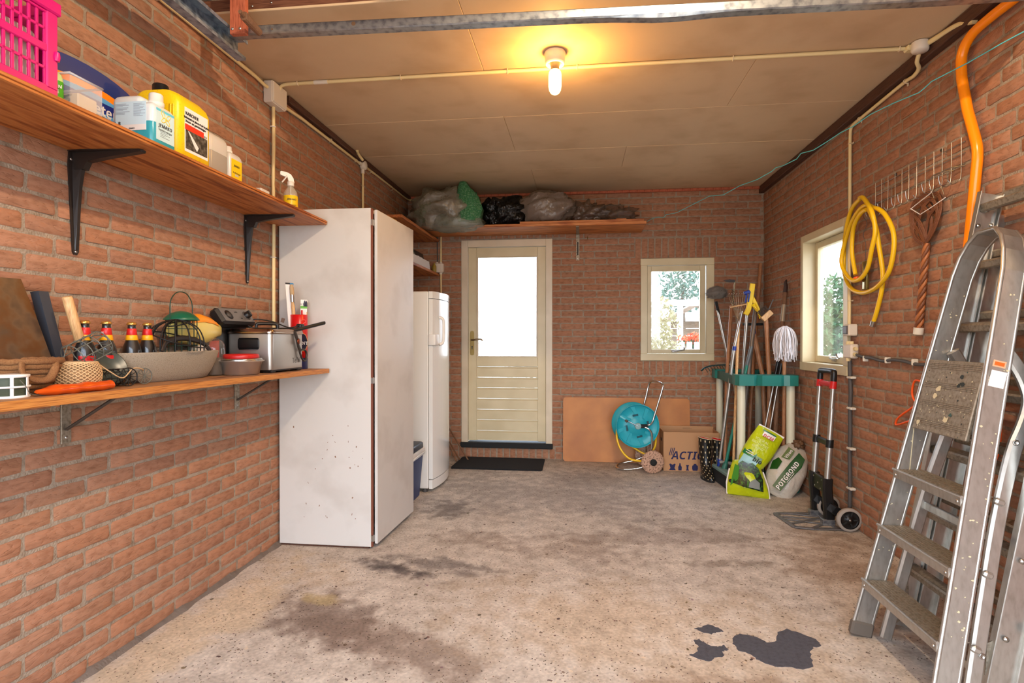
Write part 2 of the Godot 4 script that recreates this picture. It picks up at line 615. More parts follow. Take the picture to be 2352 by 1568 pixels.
func floor_picture() -> ImageTexture:
	var w := 620
	var h := 1040
	var a := FastNoiseLite.new(); a.seed = 4; a.frequency = 0.009; a.fractal_octaves = 5; a.noise_type = FastNoiseLite.TYPE_SIMPLEX_SMOOTH
	var b := FastNoiseLite.new(); b.seed = 9; b.frequency = 0.045; b.fractal_octaves = 4; b.noise_type = FastNoiseLite.TYPE_SIMPLEX
	var data := PackedByteArray()
	data.resize(w * h * 3)
	var x0 := LX - 0.2
	var sx := (RX + 0.2 - x0) / w
	var z0 := BZ - 0.2
	var sz := (0.6 - z0) / h
	# worn and soiled places, and window light painted at the back: centre x, z, radii, turn, colour, strength
	var marks := [
		[-0.98, -2.86, 0.30, 0.085, 0.35, Color(0.30, 0.27, 0.26), 0.85],
		[-0.75, -2.95, 0.34, 0.12, 0.2, Color(0.45, 0.42, 0.4), 0.6],
		[-1.1, -2.35, 0.42, 0.24, 0.8, Color(0.56, 0.49, 0.44), 0.75],
		[-0.75, -2.15, 0.5, 0.16, 0.4, Color(0.56, 0.48, 0.42), 0.6],
		[-1.55, -2.3, 0.22, 0.75, 0.0, Color(0.90, 0.82, 0.70), 0.95],
		[-1.25, -2.75, 0.22, 0.22, 0.0, Color(0.86, 0.78, 0.67), 0.7],
		[-1.2, -2.5, 0.16, 0.07, 0.3, Color(0.84, 0.75, 0.52), 0.6],
		[0.2, -2.4, 0.9, 0.5, 0.1, Color(0.86, 0.76, 0.63), 0.45],
		[-0.2, -4.5, 1.3, 0.75, 0.0, Color(0.70, 0.66, 0.62), 0.55],
		[0.95, -4.9, 0.7, 0.4, 0.0, Color(0.80, 0.77, 0.74), 0.55],  # cool pale pool of right window light, put into the floor colour
		[-0.95, -3.9, 0.2, 0.3, 0.0, Color(0.45, 0.42, 0.4), 0.55],
		[0.75, -3.15, 0.45, 0.06, -0.15, Color(0.55, 0.49, 0.43), 0.5],
		[0.55, -3.5, 0.8, 0.2, -0.1, Color(0.62, 0.55, 0.49), 0.45],
		[-0.3, -3.3, 0.7, 0.22, 0.2, Color(0.64, 0.57, 0.51), 0.45],
		[1.35, -3.3, 0.4, 0.6, 0.1, Color(0.66, 0.56, 0.47), 0.5],
		[1.5, -2.5, 0.3, 0.5, 0.0, Color(0.62, 0.52, 0.44), 0.5],
		[0.3, -1.95, 0.5, 0.12, -0.2, Color(0.62, 0.52, 0.43), 0.5],
	]
	for k in marks.size():
		marks[k].append(cos(marks[k][4])); marks[k].append(sin(marks[k][4]))
	var i := 0
	for y in h:
		var z := z0 + (y + 0.5) * sz
		var near := []
		for mk in marks:
			if absf(z - mk[1]) < maxf(mk[2], mk[3]) * 1.6: near.append(mk)
		for x in w:
			var px := x0 + (x + 0.5) * sx
			var n := a.get_noise_2d(x, y)
			var n2 := b.get_noise_2d(x, y)
			var t := clampf(0.55 + 0.38 * n + 0.45 * n2, 0.0, 1.0)
			var r := lerpf(0.71, 0.90, t)
			var g := lerpf(0.66, 0.855, t)
			var bl := lerpf(0.60, 0.79, t)
			for mk in near:
				var dx: float = px - mk[0]
				var dz: float = z - mk[1]
				var u: float = (dx * mk[7] + dz * mk[8]) / mk[2]
				var v: float = (dz * mk[7] - dx * mk[8]) / mk[3]
				var d := u * u + v * v + 0.9 * n + 0.5 * n2
				if d < 1.0:
					var s: float = mk[6] * smoothstep(0.0, 1.0, 1.0 - d)
					var c: Color = mk[5]
					r = lerpf(r, c.r * (0.92 + 0.16 * t), s); g = lerpf(g, c.g * (0.92 + 0.16 * t), s); bl = lerpf(bl, c.b * (0.92 + 0.16 * t), s)
			data[i] = int(clampf(r, 0, 1) * 255); data[i + 1] = int(clampf(g, 0, 1) * 255); data[i + 2] = int(clampf(bl, 0, 1) * 255)
			i += 3
	return ImageTexture.create_from_image(Image.create_from_data(w, h, false, Image.FORMAT_RGB8, data))

# close-up look of the concrete: sandy grain with pebbles worn flush
func aggregate() -> ImageTexture:
	var size := 1024
	var n := FastNoiseLite.new(); n.seed = 41; n.frequency = 0.05; n.fractal_octaves = 4; n.noise_type = FastNoiseLite.TYPE_SIMPLEX
	var im := n.get_seamless_image(size, size)
	im.convert(Image.FORMAT_RGB8)
	var data := im.get_data()
	for i in data.size(): data[i] = 215 + data[i] / 6
	im = Image.create_from_data(size, size, false, Image.FORMAT_RGB8, data)
	var r := RandomNumberGenerator.new()
	r.seed = 77
	for k in 2600:
		var c := Vector2(r.randi() % size, r.randi() % size)
		var big := r.randf()
		var rx := lerpf(1.3, 3.2, r.randf()) if big < 0.97 else r.randf_range(4.0, 8.0)
		var ry := rx * r.randf_range(0.45, 0.9)
		var w := r.randf() * PI
		var dark := r.randf_range(0.35, 0.72)
		var col := Color(dark, dark * r.randf_range(0.86, 1.0), dark * r.randf_range(0.78, 1.02))
		if r.randf() < 0.2: col = Color(1, 0.98, 0.93)
		var m := int(ceil(rx))
		for y in range(-m, m + 1):
			for x in range(-m, m + 1):
				var q := Vector2(x, y).rotated(w)
				if (q.x / rx) * (q.x / rx) + (q.y / ry) * (q.y / ry) < 1.0: im.set_pixel(posmod(int(c.x) + x, size), posmod(int(c.y) + y, size), col)
	return ImageTexture.create_from_image(im)

func build_shell() -> void:
	# floor
	var st := ns()
	var lo := Vector3(LX - 0.2, -0.25, BZ - 0.2)
	var hi := Vector3(RX + 0.2, 0.0, 0.6)
	span(st, Vector3(lo.x, lo.y, lo.z), Vector3(hi.x, -0.002, hi.z))
	quad(st, Vector3(lo.x, 0, hi.z), Vector3(hi.x, 0, hi.z), Vector3(hi.x, 0, lo.z), Vector3(lo.x, 0, lo.z), -1, Vector2(0, 1), Vector2(1, 1), Vector2(1, 0), Vector2(0, 0))
	var fm := StandardMaterial3D.new()
	fm.albedo_texture = floor_picture()
	fm.albedo_color = Color(0.97, 0.965, 0.97)
	fm.roughness = 0.72
	fm.metallic_specular = 0.35
	var speck := aggregate()
	fm.detail_enabled = true
	fm.detail_blend_mode = BaseMaterial3D.BLEND_MODE_MUL
	fm.detail_albedo = speck
	fm.detail_uv_layer = BaseMaterial3D.DETAIL_UV_2
	fm.uv2_triplanar = true
	fm.uv2_world_triplanar = true
	fm.uv2_scale = Vector3(0.8, 0.8, 0.8)
	var rough := noise_tex(0.02, [[0.0, grey(0.55)], [0.5, grey(0.8)], [1.0, grey(0.95)]], 19, 512, 5)
	fm.roughness_texture = rough
	fm.roughness = 0.95
	struct("floor", st, fm, "worn concrete garage floor with stains and pebbly aggregate showing")
	# patches of dark tar on the concrete
	var tar := mat(Color(0.30, 0.30, 0.33), 0.75, 0.0, M.mottle, Vector3(6, 6, 6), M.fine, 0.15)
	for p in [
		[[0.60, -2.36], [0.64, -2.40], [0.70, -2.385], [0.73, -2.34], [0.77, -2.36], [0.80, -2.43], [0.845, -2.462], [0.88, -2.44], [0.93, -2.39], [0.935, -2.345], [0.90, -2.33], [0.875, -2.30], [0.86, -2.25], [0.845, -2.19], [0.80, -2.168], [0.76, -2.18], [0.72, -2.172], [0.68, -2.19], [0.655, -2.22], [0.64, -2.25], [0.605, -2.27], [0.595, -2.32]],
		[[0.41, -2.215], [0.44, -2.235], [0.455, -2.28], [0.445, -2.325], [0.47, -2.335], [0.49, -2.30], [0.53, -2.285], [0.56, -2.305], [0.565, -2.27], [0.54, -2.255], [0.535, -2.22], [0.50, -2.205], [0.475, -2.185], [0.44, -2.195]],
		[[0.47, -2.42], [0.50, -2.435], [0.53, -2.462], [0.565, -2.44], [0.58, -2.41], [0.55, -2.40], [0.53, -2.385], [0.50, -2.395]]]:
		var poly := []
		var n: int = p.size()
		for i in n:
			var a := Vector2(p[i][0], -p[i][1])
			var b := Vector2(p[(i + 1) % n][0], -p[(i + 1) % n][1])
			for s in 4:
				poly.append(a.lerp(b, s / 4.0) + Vector2(rng.randf_range(-0.004, 0.004), rng.randf_range(-0.004, 0.004)))
		var t := ns()
		prism(t, poly, 0.0014, Vector3(0, 0.0002, 0), Basis(Vector3(1, 0, 0), Vector3(0, 0, -1), Vector3(0, 1, 0)))
		part("tar_patch", t, tar, get_node("floor"))
	# walls: mortar body with openings; the bricks lie on it
	var top := 3.25
	var wl := slab("wall_left", Vector3(LX - 0.2, 0, BZ - 0.2), Vector3(LX - 0.0045, top, 0.6), M.mortar, "orange brick wall behind the long shelves, with pale mortar joints")
	var wb := slab("wall_back", Vector3(LX - 0.2, 0, BZ - 0.2), Vector3(RX + 0.2, top, BZ - 0.0045), M.mortar, "brown brick wall that holds the garden door and a small window", [[Vector3(-1.19, 0.1, BZ - 0.5), Vector3(-0.29, 2.185, BZ + 0.5)], [Vector3(0.60, 1.01, BZ - 0.5), Vector3(1.25, 1.955, BZ + 0.5)]])
	var wr := slab("wall_right", Vector3(RX + 0.0045, 0, BZ - 0.2), Vector3(RX + 0.2, top, 0.6), M.mortar, "brown brick wall with hooks, conduit and ladders along it", [[Vector3(RX - 0.5, 0.985, -4.66), Vector3(RX + 0.5, 1.97, -3.93)], [Vector3(RX + 0.125, 0.8, -5.0), Vector3(RX + 0.5, 2.15, -3.7)]])
	slab("wall_front", Vector3(LX - 0.2, 0, 0.45), Vector3(RX + 0.2, top, 0.6), M.mortar, "unseen brick front wall, its wide garage doorway sized to let daylight onto floor and ceiling", [[Vector3(-1.65, -0.1, 0), Vector3(1.62, 2.42, 1)]])  # out of view; doorway made wide so daylight reaches floor and ceiling
	lay_bricks(wl, Vector3(LX, 0.0, 0.4), Vector3(0, 0, -1), Vector3(1, 0, 0), 0.4 - BZ, 2.72, [], [], false, 5, func(p: Vector3): return p.z < -3.15 and p.y < 1.9)
	lay_bricks(wb, Vector3(LX, 0.0, BZ), Vector3(1, 0, 0), Vector3(0, 0, 1), RX - LX, 2.66, [[0.555, 1.465, 0.107, 2.195], [2.333, 3.018, 0.99, 1.97]], [[0.52, 1.50, 0.0, 0.106], [0.47, 1.60, 2.195, 2.30], [2.27, 3.04, 1.975, 2.175], [2.29, 3.04, 0.84, 0.985]], false, 6, func(p: Vector3): return p.x < -1.25 and p.y < 1.9)
	lay_bricks(wr, Vector3(RX, 0.0, BZ), Vector3(0, 0, 1), Vector3(-1, 0, 0), 0.4 - BZ, 2.70, [[BZ * -1 - 4.69, BZ * -1 - 3.90, 0.955, 1.995]], [], true, 8, func(p: Vector3): return false)
	# ragged mortar lip where the left wall meets the floor
	st = ns()
	var rings := []
	for i in 90:
		var z := 0.4 - i * 0.068
		var k := rng.randf_range(0.5, 1.2)
		rings.append(PackedVector3Array([Vector3(LX - 0.006, 0.0, z), Vector3(LX - 0.006, 0.022 * k, z), Vector3(LX + 0.008 * k, 0.014 * k, z), Vector3(LX + 0.024 * k, 0.0, z)]))
	loft(st, rings, true, -1)
	struct("trim_1", st, M.mortar_dark, "ragged strip of mortar along the foot of the left brick wall")
	# ceiling of boards, screwed under joists
	var ce := slab("ceiling", Vector3(LX - 0.2, CY + 0.012, BZ - 0.2), Vector3(RX + 0.2, CY + 0.1, -2.46), M.mortar_dark, "low ceiling of brown boards with open seams")
	var zs := [-2.36, -3.035, -3.68, -4.36, -4.855, -5.66]
	var cuts := [[-0.52], [0.9], [-0.5], [0.34], [-0.42]]
	for i in 5:
		var xs: Array = [LX - 0.01] + cuts[i] + [RX + 0.01]
		for j in xs.size() - 1:
			var b := ns()
			span(b, Vector3(xs[j] + 0.0005, CY + rng.randf_range(0, 0.003), zs[i + 1] + 0.002), Vector3(xs[j + 1] - 0.0008, CY + 0.012, zs[i] - 0.002), 0.002)
			part("board", b, M.ceiling, ce)
	# dark laths where ceiling meets walls
	st = ns(); span(st, Vector3(RX - 0.045, 2.575, BZ), Vector3(RX + 0.002, CY, -1.9), 0.004)
	struct("trim_2", st, M.dark_wood, "dark wooden lath between the ceiling and the right wall")
	st = ns(); span(st, Vector3(LX, 2.60, BZ), Vector3(LX + 0.035, CY, -3.2), 0.004)
	struct("trim_3", st, M.dark_wood, "dark wooden lath between the ceiling and the left wall")
	st = ns(); span(st, Vector3(LX, 2.615, BZ), Vector3(RX, CY, BZ + 0.025), 0.003)
	struct("trim_4", st, M.red_wood, "thin wooden lath between the ceiling and the back wall")
	# open front: joist over the edge of the boards, dark loft behind it, boarded roof above
	st = ns(); span(st, Vector3(LX - 0.1, CY + 0.014, -2.44), Vector3(RX + 0.1, CY + 0.075, -2.38), 0.003)
	struct("beam_1", st, M.beam, "reddish joist lying on the front edge of the ceiling boards")
	st = ns()
	for q in [[-1.45, 2.675], [-1.36, 2.685], [-1.05, 2.68], [-0.96, 2.682], [-0.4, 2.68]]:
		lathe(st, [[0.0055, 0.0], [0.005, 0.003], [0.002, 0.0045]], 8, Vector3(q[0], q[1], -2.38), Basis(Vector3(1, 0, 0), Vector3(0, 0, 1), Vector3(0, -1, 0)))
	struct("screw_heads", st, M.steel, "bright screw heads in the reddish joist", get_node("beam_1"))
	st = ns(); span(st, Vector3(-0.62, CY + 0.078, -2.455), Vector3(RX - 0.01, CY + 0.088, -1.75), 0.002)
	one("loft_board", st, M.ceiling, "loose brown board lying in the open loft above the steel bar", "board")
	slab("roof", Vector3(LX - 0.2, top, BZ - 0.2), Vector3(RX + 0.2, top + 0.1, 0.6), M.beam, "boarded roof above the loft and the open front of the garage")
	slab("partition", Vector3(LX - 0.2, CY + 0.1, -4.0), Vector3(RX + 0.2, top, -3.9), M.dark_wood, "dark boards that close the loft at the back")

func frame_box(called: String, lo: Vector3, hi: Vector3, m: Material, parent: Node, bev := 0.003, label := "") -> void:
	var st := ns()
	span(st, lo, hi, bev)
	part(called, st, m, parent, label)

func opening(called: String, label: String, at: Vector3) -> Node3D:
	var o := Node3D.new()
	o.name = called
	add_child(o)
	o.position = at
	o.set_meta("label", label)
	o.set_meta("kind", "structure")
	return o

func build_openings() -> void:
	# garden door
	var c: Material = M.cream
	var pale: StandardMaterial3D = M.cream.duplicate()
	pale.albedo_color = Color(0.88, 0.82, 0.72)
	var d := opening("door_1", "cream garden door with obscured glass above seven horizontal boards", Vector3(-0.74, 0.1, BZ))
	var zf := BZ + 0.012
	frame_box("jamb", Vector3(-1.197, 0.155, BZ - 0.12), Vector3(-1.131, 2.188, zf), pale, d)
	frame_box("jamb", Vector3(-0.344, 0.155, BZ - 0.12), Vector3(-0.28, 2.188, zf), pale, d)
	frame_box("head", Vector3(-1.131, 2.117, BZ - 0.12), Vector3(-0.344, 2.188, zf), pale, d)
	var zl := BZ - 0.014
	frame_box("stile", Vector3(-1.129, 0.172, zl - 0.04), Vector3(-1.046, 2.114, zl), c, d)
	frame_box("stile", Vector3(-0.426, 0.172, zl - 0.04), Vector3(-0.346, 2.114, zl), c, d)
	frame_box("top_rail", Vector3(-1.0455, 2.02, zl - 0.04), Vector3(-0.4265, 2.114, zl - 0.001), c, d)
	frame_box("middle_rail", Vector3(-1.0455, 0.918, zl - 0.04), Vector3(-0.4265, 1.014, zl - 0.001), c, d)
	var ys := [0.916, 0.807, 0.703, 0.594, 0.484, 0.380, 0.270, 0.172]
	for i in 7:
		var b := ns()
		var y1: float = ys[i]
		var y0: float = ys[i + 1]
		# a tongued board with a step and a chamfer at its upper edge
		prism(b, [Vector2(0, y0 + 0.003), Vector2(0.03, y0 + 0.003), Vector2(0.03, y1 - 0.017), Vector2(0.024, y1 - 0.011), Vector2(0.02, y1 - 0.010), Vector2(0.02, y1 - 0.0005), Vector2(0, y1 - 0.0005)], 0.619, Vector3(-0.4265, 0, zl - 0.038), Basis(Vector3(0, 0, 1), Vector3(0, 1, 0), Vector3(-1, 0, 0)))
		part("board", b, c, d)
	for q in [[Vector3(-1.0455, 1.014, zl - 0.03), Vector3(-1.029, 2.02, zl - 0.004)], [Vector3(-0.441, 1.014, zl - 0.03), Vector3(-0.4265, 2.02, zl - 0.004)], [Vector3(-1.029, 1.014, zl - 0.03), Vector3(-0.441, 1.022, zl - 0.004)], [Vector3(-1.029, 2.013, zl - 0.03), Vector3(-0.441, 2.02, zl - 0.004)]]:
		frame_box("glazing_bead", q[0], q[1], pale, d, 0.002)
	var obs := Image.create(64, 64, false, Image.FORMAT_RGB8)
	for y in 64:
		for x in 64:
			var v := 0.5 + 0.25 * sin(TAU * x / 64.0) + 0.25 * sin(TAU * y / 64.0 + 0.6 * sin(TAU * x / 64.0))
			obs.set_pixel(x, y, grey(v))
	var frosted := StandardMaterial3D.new()
	frosted.albedo_color = Color(1, 1, 1, 0.0)
	frosted.roughness = 0.18
	frosted.refraction_enabled = true
	frosted.refraction_scale = 0.05
	frosted.heightmap_enabled = true
	frosted.heightmap_texture = ImageTexture.create_from_image(obs)
	frosted.heightmap_scale = 0.45
	frosted.uv1_triplanar = true
	frosted.uv1_scale = Vector3(75, 75, 75)
	frame_box("pane", Vector3(-1.035, 1.01, zl - 0.024), Vector3(-0.435, 2.025, zl - 0.019), frosted, d, 0.0, "obscured glass pane with a fine grid relief")
	# brass plate with keyhole and a curved lever
	var st := ns()
	var pl := []
	for p in [[-0.017, 0.0], [-0.021, 0.02], [-0.021, 0.215], [-0.017, 0.235], [-0.008, 0.24], [0.008, 0.24], [0.017, 0.235], [0.021, 0.215], [0.021, 0.02], [0.017, 0.0], [0.008, -0.004], [-0.008, -0.004]]: pl.append(Vector2(p[0], p[1]))
	prism(st, pl, 0.006, Vector3(-1.09, 1.035, zl), Basis.IDENTITY)
	var hp := part("handle_plate", st, M.brass, d, "aged brass handle plate")
	st = ns()
	prism(st, [Vector2(-0.004, -0.02), Vector2(0.004, -0.02), Vector2(0.004, 0.0), Vector2(0.008, 0.006), Vector2(0.004, 0.014), Vector2(-0.004, 0.014), Vector2(-0.008, 0.006), Vector2(-0.004, 0.0)], 0.001, Vector3(-1.09, 1.11, zl + 0.0056), Basis.IDENTITY)
	part("keyhole", st, M.black, hp)
	st = ns()
	tube(st, curve([Vector3(-1.09, 1.185, zl + 0.005), Vector3(-1.09, 1.185, zl + 0.045), Vector3(-1.065, 1.184, zl + 0.052), Vector3(-1.03, 1.192, zl + 0.052), Vector3(-0.99, 1.19, zl + 0.05), Vector3(-0.975, 1.176, zl + 0.05)], 6), [0.009] + range(0, 29).map(func(k): return 0.008) + [0.006], 10)
	part("lever", st, mat(Color(0.6, 0.52, 0.42), 0.25, 1.0), hp)
	frame_box("threshold", Vector3(-1.205, 0.104, BZ - 0.12), Vector3(-0.275, 0.158, BZ + 0.03), M.black_rough, d, 0.006, "black threshold under the garden door")
	# small window in the back wall
	var w := opening("window_2", "small cream window in the back wall looking onto a garden with orange flowers", Vector3(0.925, 0.98, BZ))
	var z1 := BZ + 0.012
	frame_box("frame", Vector3(0.578, 1.052, BZ - 0.1), Vector3(0.641, 1.908, z1), c, w)
	frame_box("frame", Vector3(1.196, 1.052, BZ - 0.1), Vector3(1.268, 1.908, z1), c, w)
	frame_box("frame", Vector3(0.576, 1.908, BZ - 0.1), Vector3(1.269, 1.974, z1), c, w)
	frame_box("frame", Vector3(0.576, 0.986, BZ - 0.1), Vector3(1.269, 1.052, z1 + 0.004), c, w)
	var z2 := BZ - 0.012
	frame_box("sash", Vector3(0.643, 1.056, z2 - 0.045), Vector3(0.682, 1.904, z2), c, w)
	frame_box("sash", Vector3(1.139, 1.056, z2 - 0.045), Vector3(1.190, 1.904, z2), c, w)
	frame_box("sash", Vector3(0.682, 1.852, z2 - 0.045), Vector3(1.139, 1.904, z2 - 0.001), c, w)
	frame_box("sash", Vector3(0.682, 1.056, z2 - 0.045), Vector3(1.139, 1.094, z2 - 0.001), c, w)
	frame_box("pane", Vector3(0.675, 1.088, z2 - 0.026), Vector3(1.145, 1.858, z2 - 0.022), M.glass, w, 0.0)
	var ar := stay(Vector3(0.93, 1.075, z2), Basis.IDENTITY)
	part("window_stay", ar[0], M.steel, w, "grey metal window stay")
	# taller window in the right wall, set deep
	var v := opening("window_1", "cream window in the right wall with green shrubs outside", Vector3(RX, 0.96, -4.3))
	frame_box("casing", Vector3(RX - 0.016, 1.02, -4.69), Vector3(RX + 0.12, 1.99, -4.645), c, v)
	frame_box("casing", Vector3(RX - 0.016, 1.02, -3.96), Vector3(RX + 0.12, 1.99, -3.897), c, v)
	frame_box("casing", Vector3(RX - 0.016, 1.935, -4.645), Vector3(RX + 0.12, 1.99, -3.96), c, v)
	frame_box("casing", Vector3(RX - 0.02, 0.957, -4.69), Vector3(RX + 0.12, 1.02, -3.897), c, v)
	var x1 := RX + 0.075
	frame_box("sash", Vector3(x1, 1.022, -4.643), Vector3(x1 + 0.045, 1.933, -4.60), c, v)
	frame_box("sash", Vector3(x1, 1.022, -4.005), Vector3(x1 + 0.045, 1.933, -3.962), c, v)
	frame_box("sash", Vector3(x1, 1.885, -4.60), Vector3(x1 + 0.045, 1.933, -4.005), c, v)
	frame_box("sash", Vector3(x1, 1.022, -4.60), Vector3(x1 + 0.045, 1.07, -4.005), c, v)
	frame_box("pane", Vector3(x1 + 0.02, 1.065, -4.605), Vector3(x1 + 0.024, 1.89, -4.0), M.glass, v, 0.0)
	part("window_stay", stay(Vector3(x1 - 0.005, 1.048, -4.25), Basis(Vector3(0, 0, 1), Vector3(0, 1, 0), Vector3(-1, 0, 0)))[0], M.steel, v, "grey metal window stay")

# a casement stay: plate, arm and a knob on its end
func stay(at: Vector3, b: Basis) -> Array:
	var st := ns()
	box(st, at + b * Vector3(-0.03, 0.0, 0.008), Vector3(0.05, 0.02, 0.014), 0.003, b)
	tube(st, [at + b * Vector3(-0.065, 0.012, 0.022), at + b * Vector3(-0.02, 0.006, 0.024), at + b * Vector3(0.06, 0.016, 0.022)], [0.007, 0.009, 0.007], 8)
	tube(st, [at + b * Vector3(0.055, 0.012, 0.012), at + b * Vector3(0.062, 0.032, 0.022), at + b * Vector3(0.052, 0.04, 0.022)], 0.008, 8)
	return [st]

# ---------------------------------------------------------------- garden
func leaves(st: SurfaceTool, c: Vector3, r: Vector3, n: int, size: float, sd: int) -> void:
	var g := RandomNumberGenerator.new()
	g.seed = sd
	for i in n:
		var d := Vector3(g.randfn(), g.randfn(), g.randfn()).normalized() * pow(g.randf(), 0.4)
		var p := c + d * r
		var a := Vector3(g.randfn(), g.randfn(), g.randfn()).normalized()
		var b := a.cross(Vector3(g.randfn(), g.randfn(), g.randfn())).normalized()
		var s := size * g.randf_range(0.6, 1.4)
		var n2 := a.cross(b) * s * 0.15
		quad(st, p - a * s, p - b * s * 0.45 + n2, p + a * s, p + b * s * 0.45 + n2)

func bush(called: String, label: String, category: String, c: Vector3, r: Vector3, n: int, size: float, col: Color, sd: int, trunk: float) -> void:
	var t := thing(called, label, category, Vector3(c.x, -0.1, c.z))
	var st := ns()
	leaves(st, c, r, n, size, sd)
	var m := mat(col, 0.7)
	m.backlight_enabled = true
	m.backlight = col * 0.5
	part("foliage", st, m, t).set_meta("kind", "stuff")
	st = ns()
	tube(st, [Vector3(c.x, -0.1, c.z), Vector3(c.x + 0.05, c.y * 0.5, c.z), c], [trunk, trunk * 0.8, trunk * 0.4], 8)
	part("stem", st, mat(Color(0.35, 0.28, 0.22), 0.9), t)

func build_outside() -> void:
	var st := ns()
	span(st, Vector3(-30, -0.35, -40), Vector3(30, -0.1, 30))
	struct("ground", st, mat(Color(0.78, 0.735, 0.67), 0.9, 0.0, M.mottle, Vector3(0.3, 0.3, 0.3)), "pale ground around the garage")  # mostly out of view; kept pale to bounce daylight onto the ceiling
	bush("garden_tree", "dark leafy tree beyond the pergola outside the back window", "tree", Vector3(2.75, 2.6, -16), Vector3(0.75, 0.75, 0.6), 900, 0.07, Color(0.30, 0.40, 0.34), 1, 0.08)
	bush("garden_shrub", "tall dry shrub beside the pergola outside the back window", "shrub", Vector3(1.0, 1.05, -7.6), Vector3(0.3, 0.72, 0.3), 1300, 0.035, Color(0.62, 0.58, 0.42), 2, 0.03)
	bush("garden_shrub", "low grey shrub outside the garden door", "shrub", Vector3(-0.75, 1.15, -8.2), Vector3(0.4, 0.85, 0.35), 700, 0.05, Color(0.36, 0.40, 0.38), 3, 0.03)
	bush("garden_hedge", "green hedge outside the right window", "hedge", Vector3(5.3, 1.3, -12.3), Vector3(1.1, 1.25, 1.0), 5200, 0.07, Color(0.22, 0.36, 0.20), 4, 0.06)
	bush("garden_flowers", "pale flowering shrub below the green hedge outside the right window", "shrub", Vector3(4.1, 0.55, -9.4), Vector3(0.8, 0.42, 0.6), 2200, 0.04, Color(0.75, 0.72, 0.62), 5, 0.04)
	# pergola
	var wp := mat(Color(0.9, 0.89, 0.87), 0.6)
	var p := thing("pergola", "white garden pergola with a post and a cross beam outside the back window", "pergola", Vector3(1.5, -0.1, -9))
	st = ns(); span(st, Vector3(1.475, -0.1, -9.04), Vector3(1.555, 1.7, -8.96), 0.005); part("post", st, wp, p)
	st = ns(); span(st, Vector3(2.5, -0.1, -9.04), Vector3(2.58, 1.7, -8.96), 0.005); part("post", st, wp, p)
	st = ns(); span(st, Vector3(1.2, 1.7, -9.06), Vector3(2.7, 1.79, -8.94), 0.005); part("beam", st, wp, p)
	# timber shed with a sloping roof edge
	var sh := thing("garden_shed", "weathered plank shed behind the pergola post", "shed", Vector3(2.1, -0.1, -10.8))
	var sw := mat(Color(0.52, 0.45, 0.38), 0.85, 0.0, M.grain, Vector3(0.6, 8, 8))
	for i in 12:
		st = ns()
		span(st, Vector3(1.62, -0.1 + i * 0.135, -10.62 + rng.randf_range(0, 0.015)), Vector3(3.2, 0.028 + i * 0.135, -10.58), 0.004)
		part("plank", st, sw, sh)
	st = ns(); box(st, Vector3(1.75, 1.66, -10.4), Vector3(0.7, 0.07, 0.6), 0.005, Basis(Vector3(0, 0, 1), 0.5)); part("roof_edge", st, sw, sh)
	st = ns(); box(st, Vector3(2.35, 1.66, -10.4), Vector3(0.7, 0.07, 0.6), 0.005, Basis(Vector3(0, 0, 1), -0.5)); part("roof_edge", st, sw, sh)
	# planter with orange flowers behind white pickets
	var pk := thing("planter", "white slatted planter full of orange flowers", "planter", Vector3(1.75, -0.1, -8.5))
	for i in 7:
		st = ns(); span(st, Vector3(1.40 + i * 0.105, -0.1, -8.4), Vector3(1.475 + i * 0.105, 1.15, -8.38), 0.004); part("slat", st, wp, pk)
	st = ns(); span(st, Vector3(1.40, 0.0, -8.7), Vector3(2.13, 1.05, -8.405), 0.004); part("trough", st, mat(Color(0.75, 0.73, 0.7), 0.7), pk)
	st = ns(); leaves(st, Vector3(1.66, 1.2, -8.5), Vector3(0.28, 0.09, 0.1), 260, 0.03, 6)
	var fl := mat(Color(0.95, 0.36, 0.14), 0.6); fl.backlight_enabled = true; fl.backlight = Color(0.4, 0.12, 0.05)
	part("blossom", st, fl, pk).set_meta("kind", "stuff")
	st = ns(); leaves(st, Vector3(1.7, 1.12, -8.5), Vector3(0.3, 0.07, 0.1), 160, 0.04, 7)
	part("leaves", st, mat(Color(0.3, 0.42, 0.2), 0.7), pk).set_meta("kind", "stuff")
	st = ns(); span(st, Vector3(-1.62, -0.1, -6.6), Vector3(-1.2, 2.6, -6.4), 0.01)
	one("dark_panel", st, mat(Color(0.13, 0.14, 0.18), 0.7, 0.0, M.grain, Vector3(8, 0.6, 8)), "dark fence-like panel outside the garden door, placed to darken the left edge of its glass", "fence")  # stands in for an unknown dark thing behind the door glass

# ---------------------------------------------------------------- conduit, cable, pipe and steelwork
func vec(a: Array) -> Array: return a.map(func(p): return Vector3(p[0], p[1], p[2]))

func saddle(parent: Node, at: Vector3, along: Vector3, off: Vector3, r := 0.011, m: Material = null) -> void:
	# a clip: a ring round the pipe and a foot on the surface
	var st := ns()
	var side := along.cross(off).normalized()
	var pts := []
	for k in 9:
		var w := PI * k / 8.0
		pts.append(at + side * cos(w) * r + off * sin(w) * r)
	pts.push_front(at + side * r - off * r)
	pts.append(at - side * r - off * r)
	tube(st, pts, 0.0028, 6, false, true, 1.0, along)
	box(st, at - off * r * 0.9 + side * r * 1.6, side.abs() * 0.016 + along.abs() * 0.01 + off.abs() * 0.004, 0.0)
	part("clip", st, m if m else M.clip, parent)

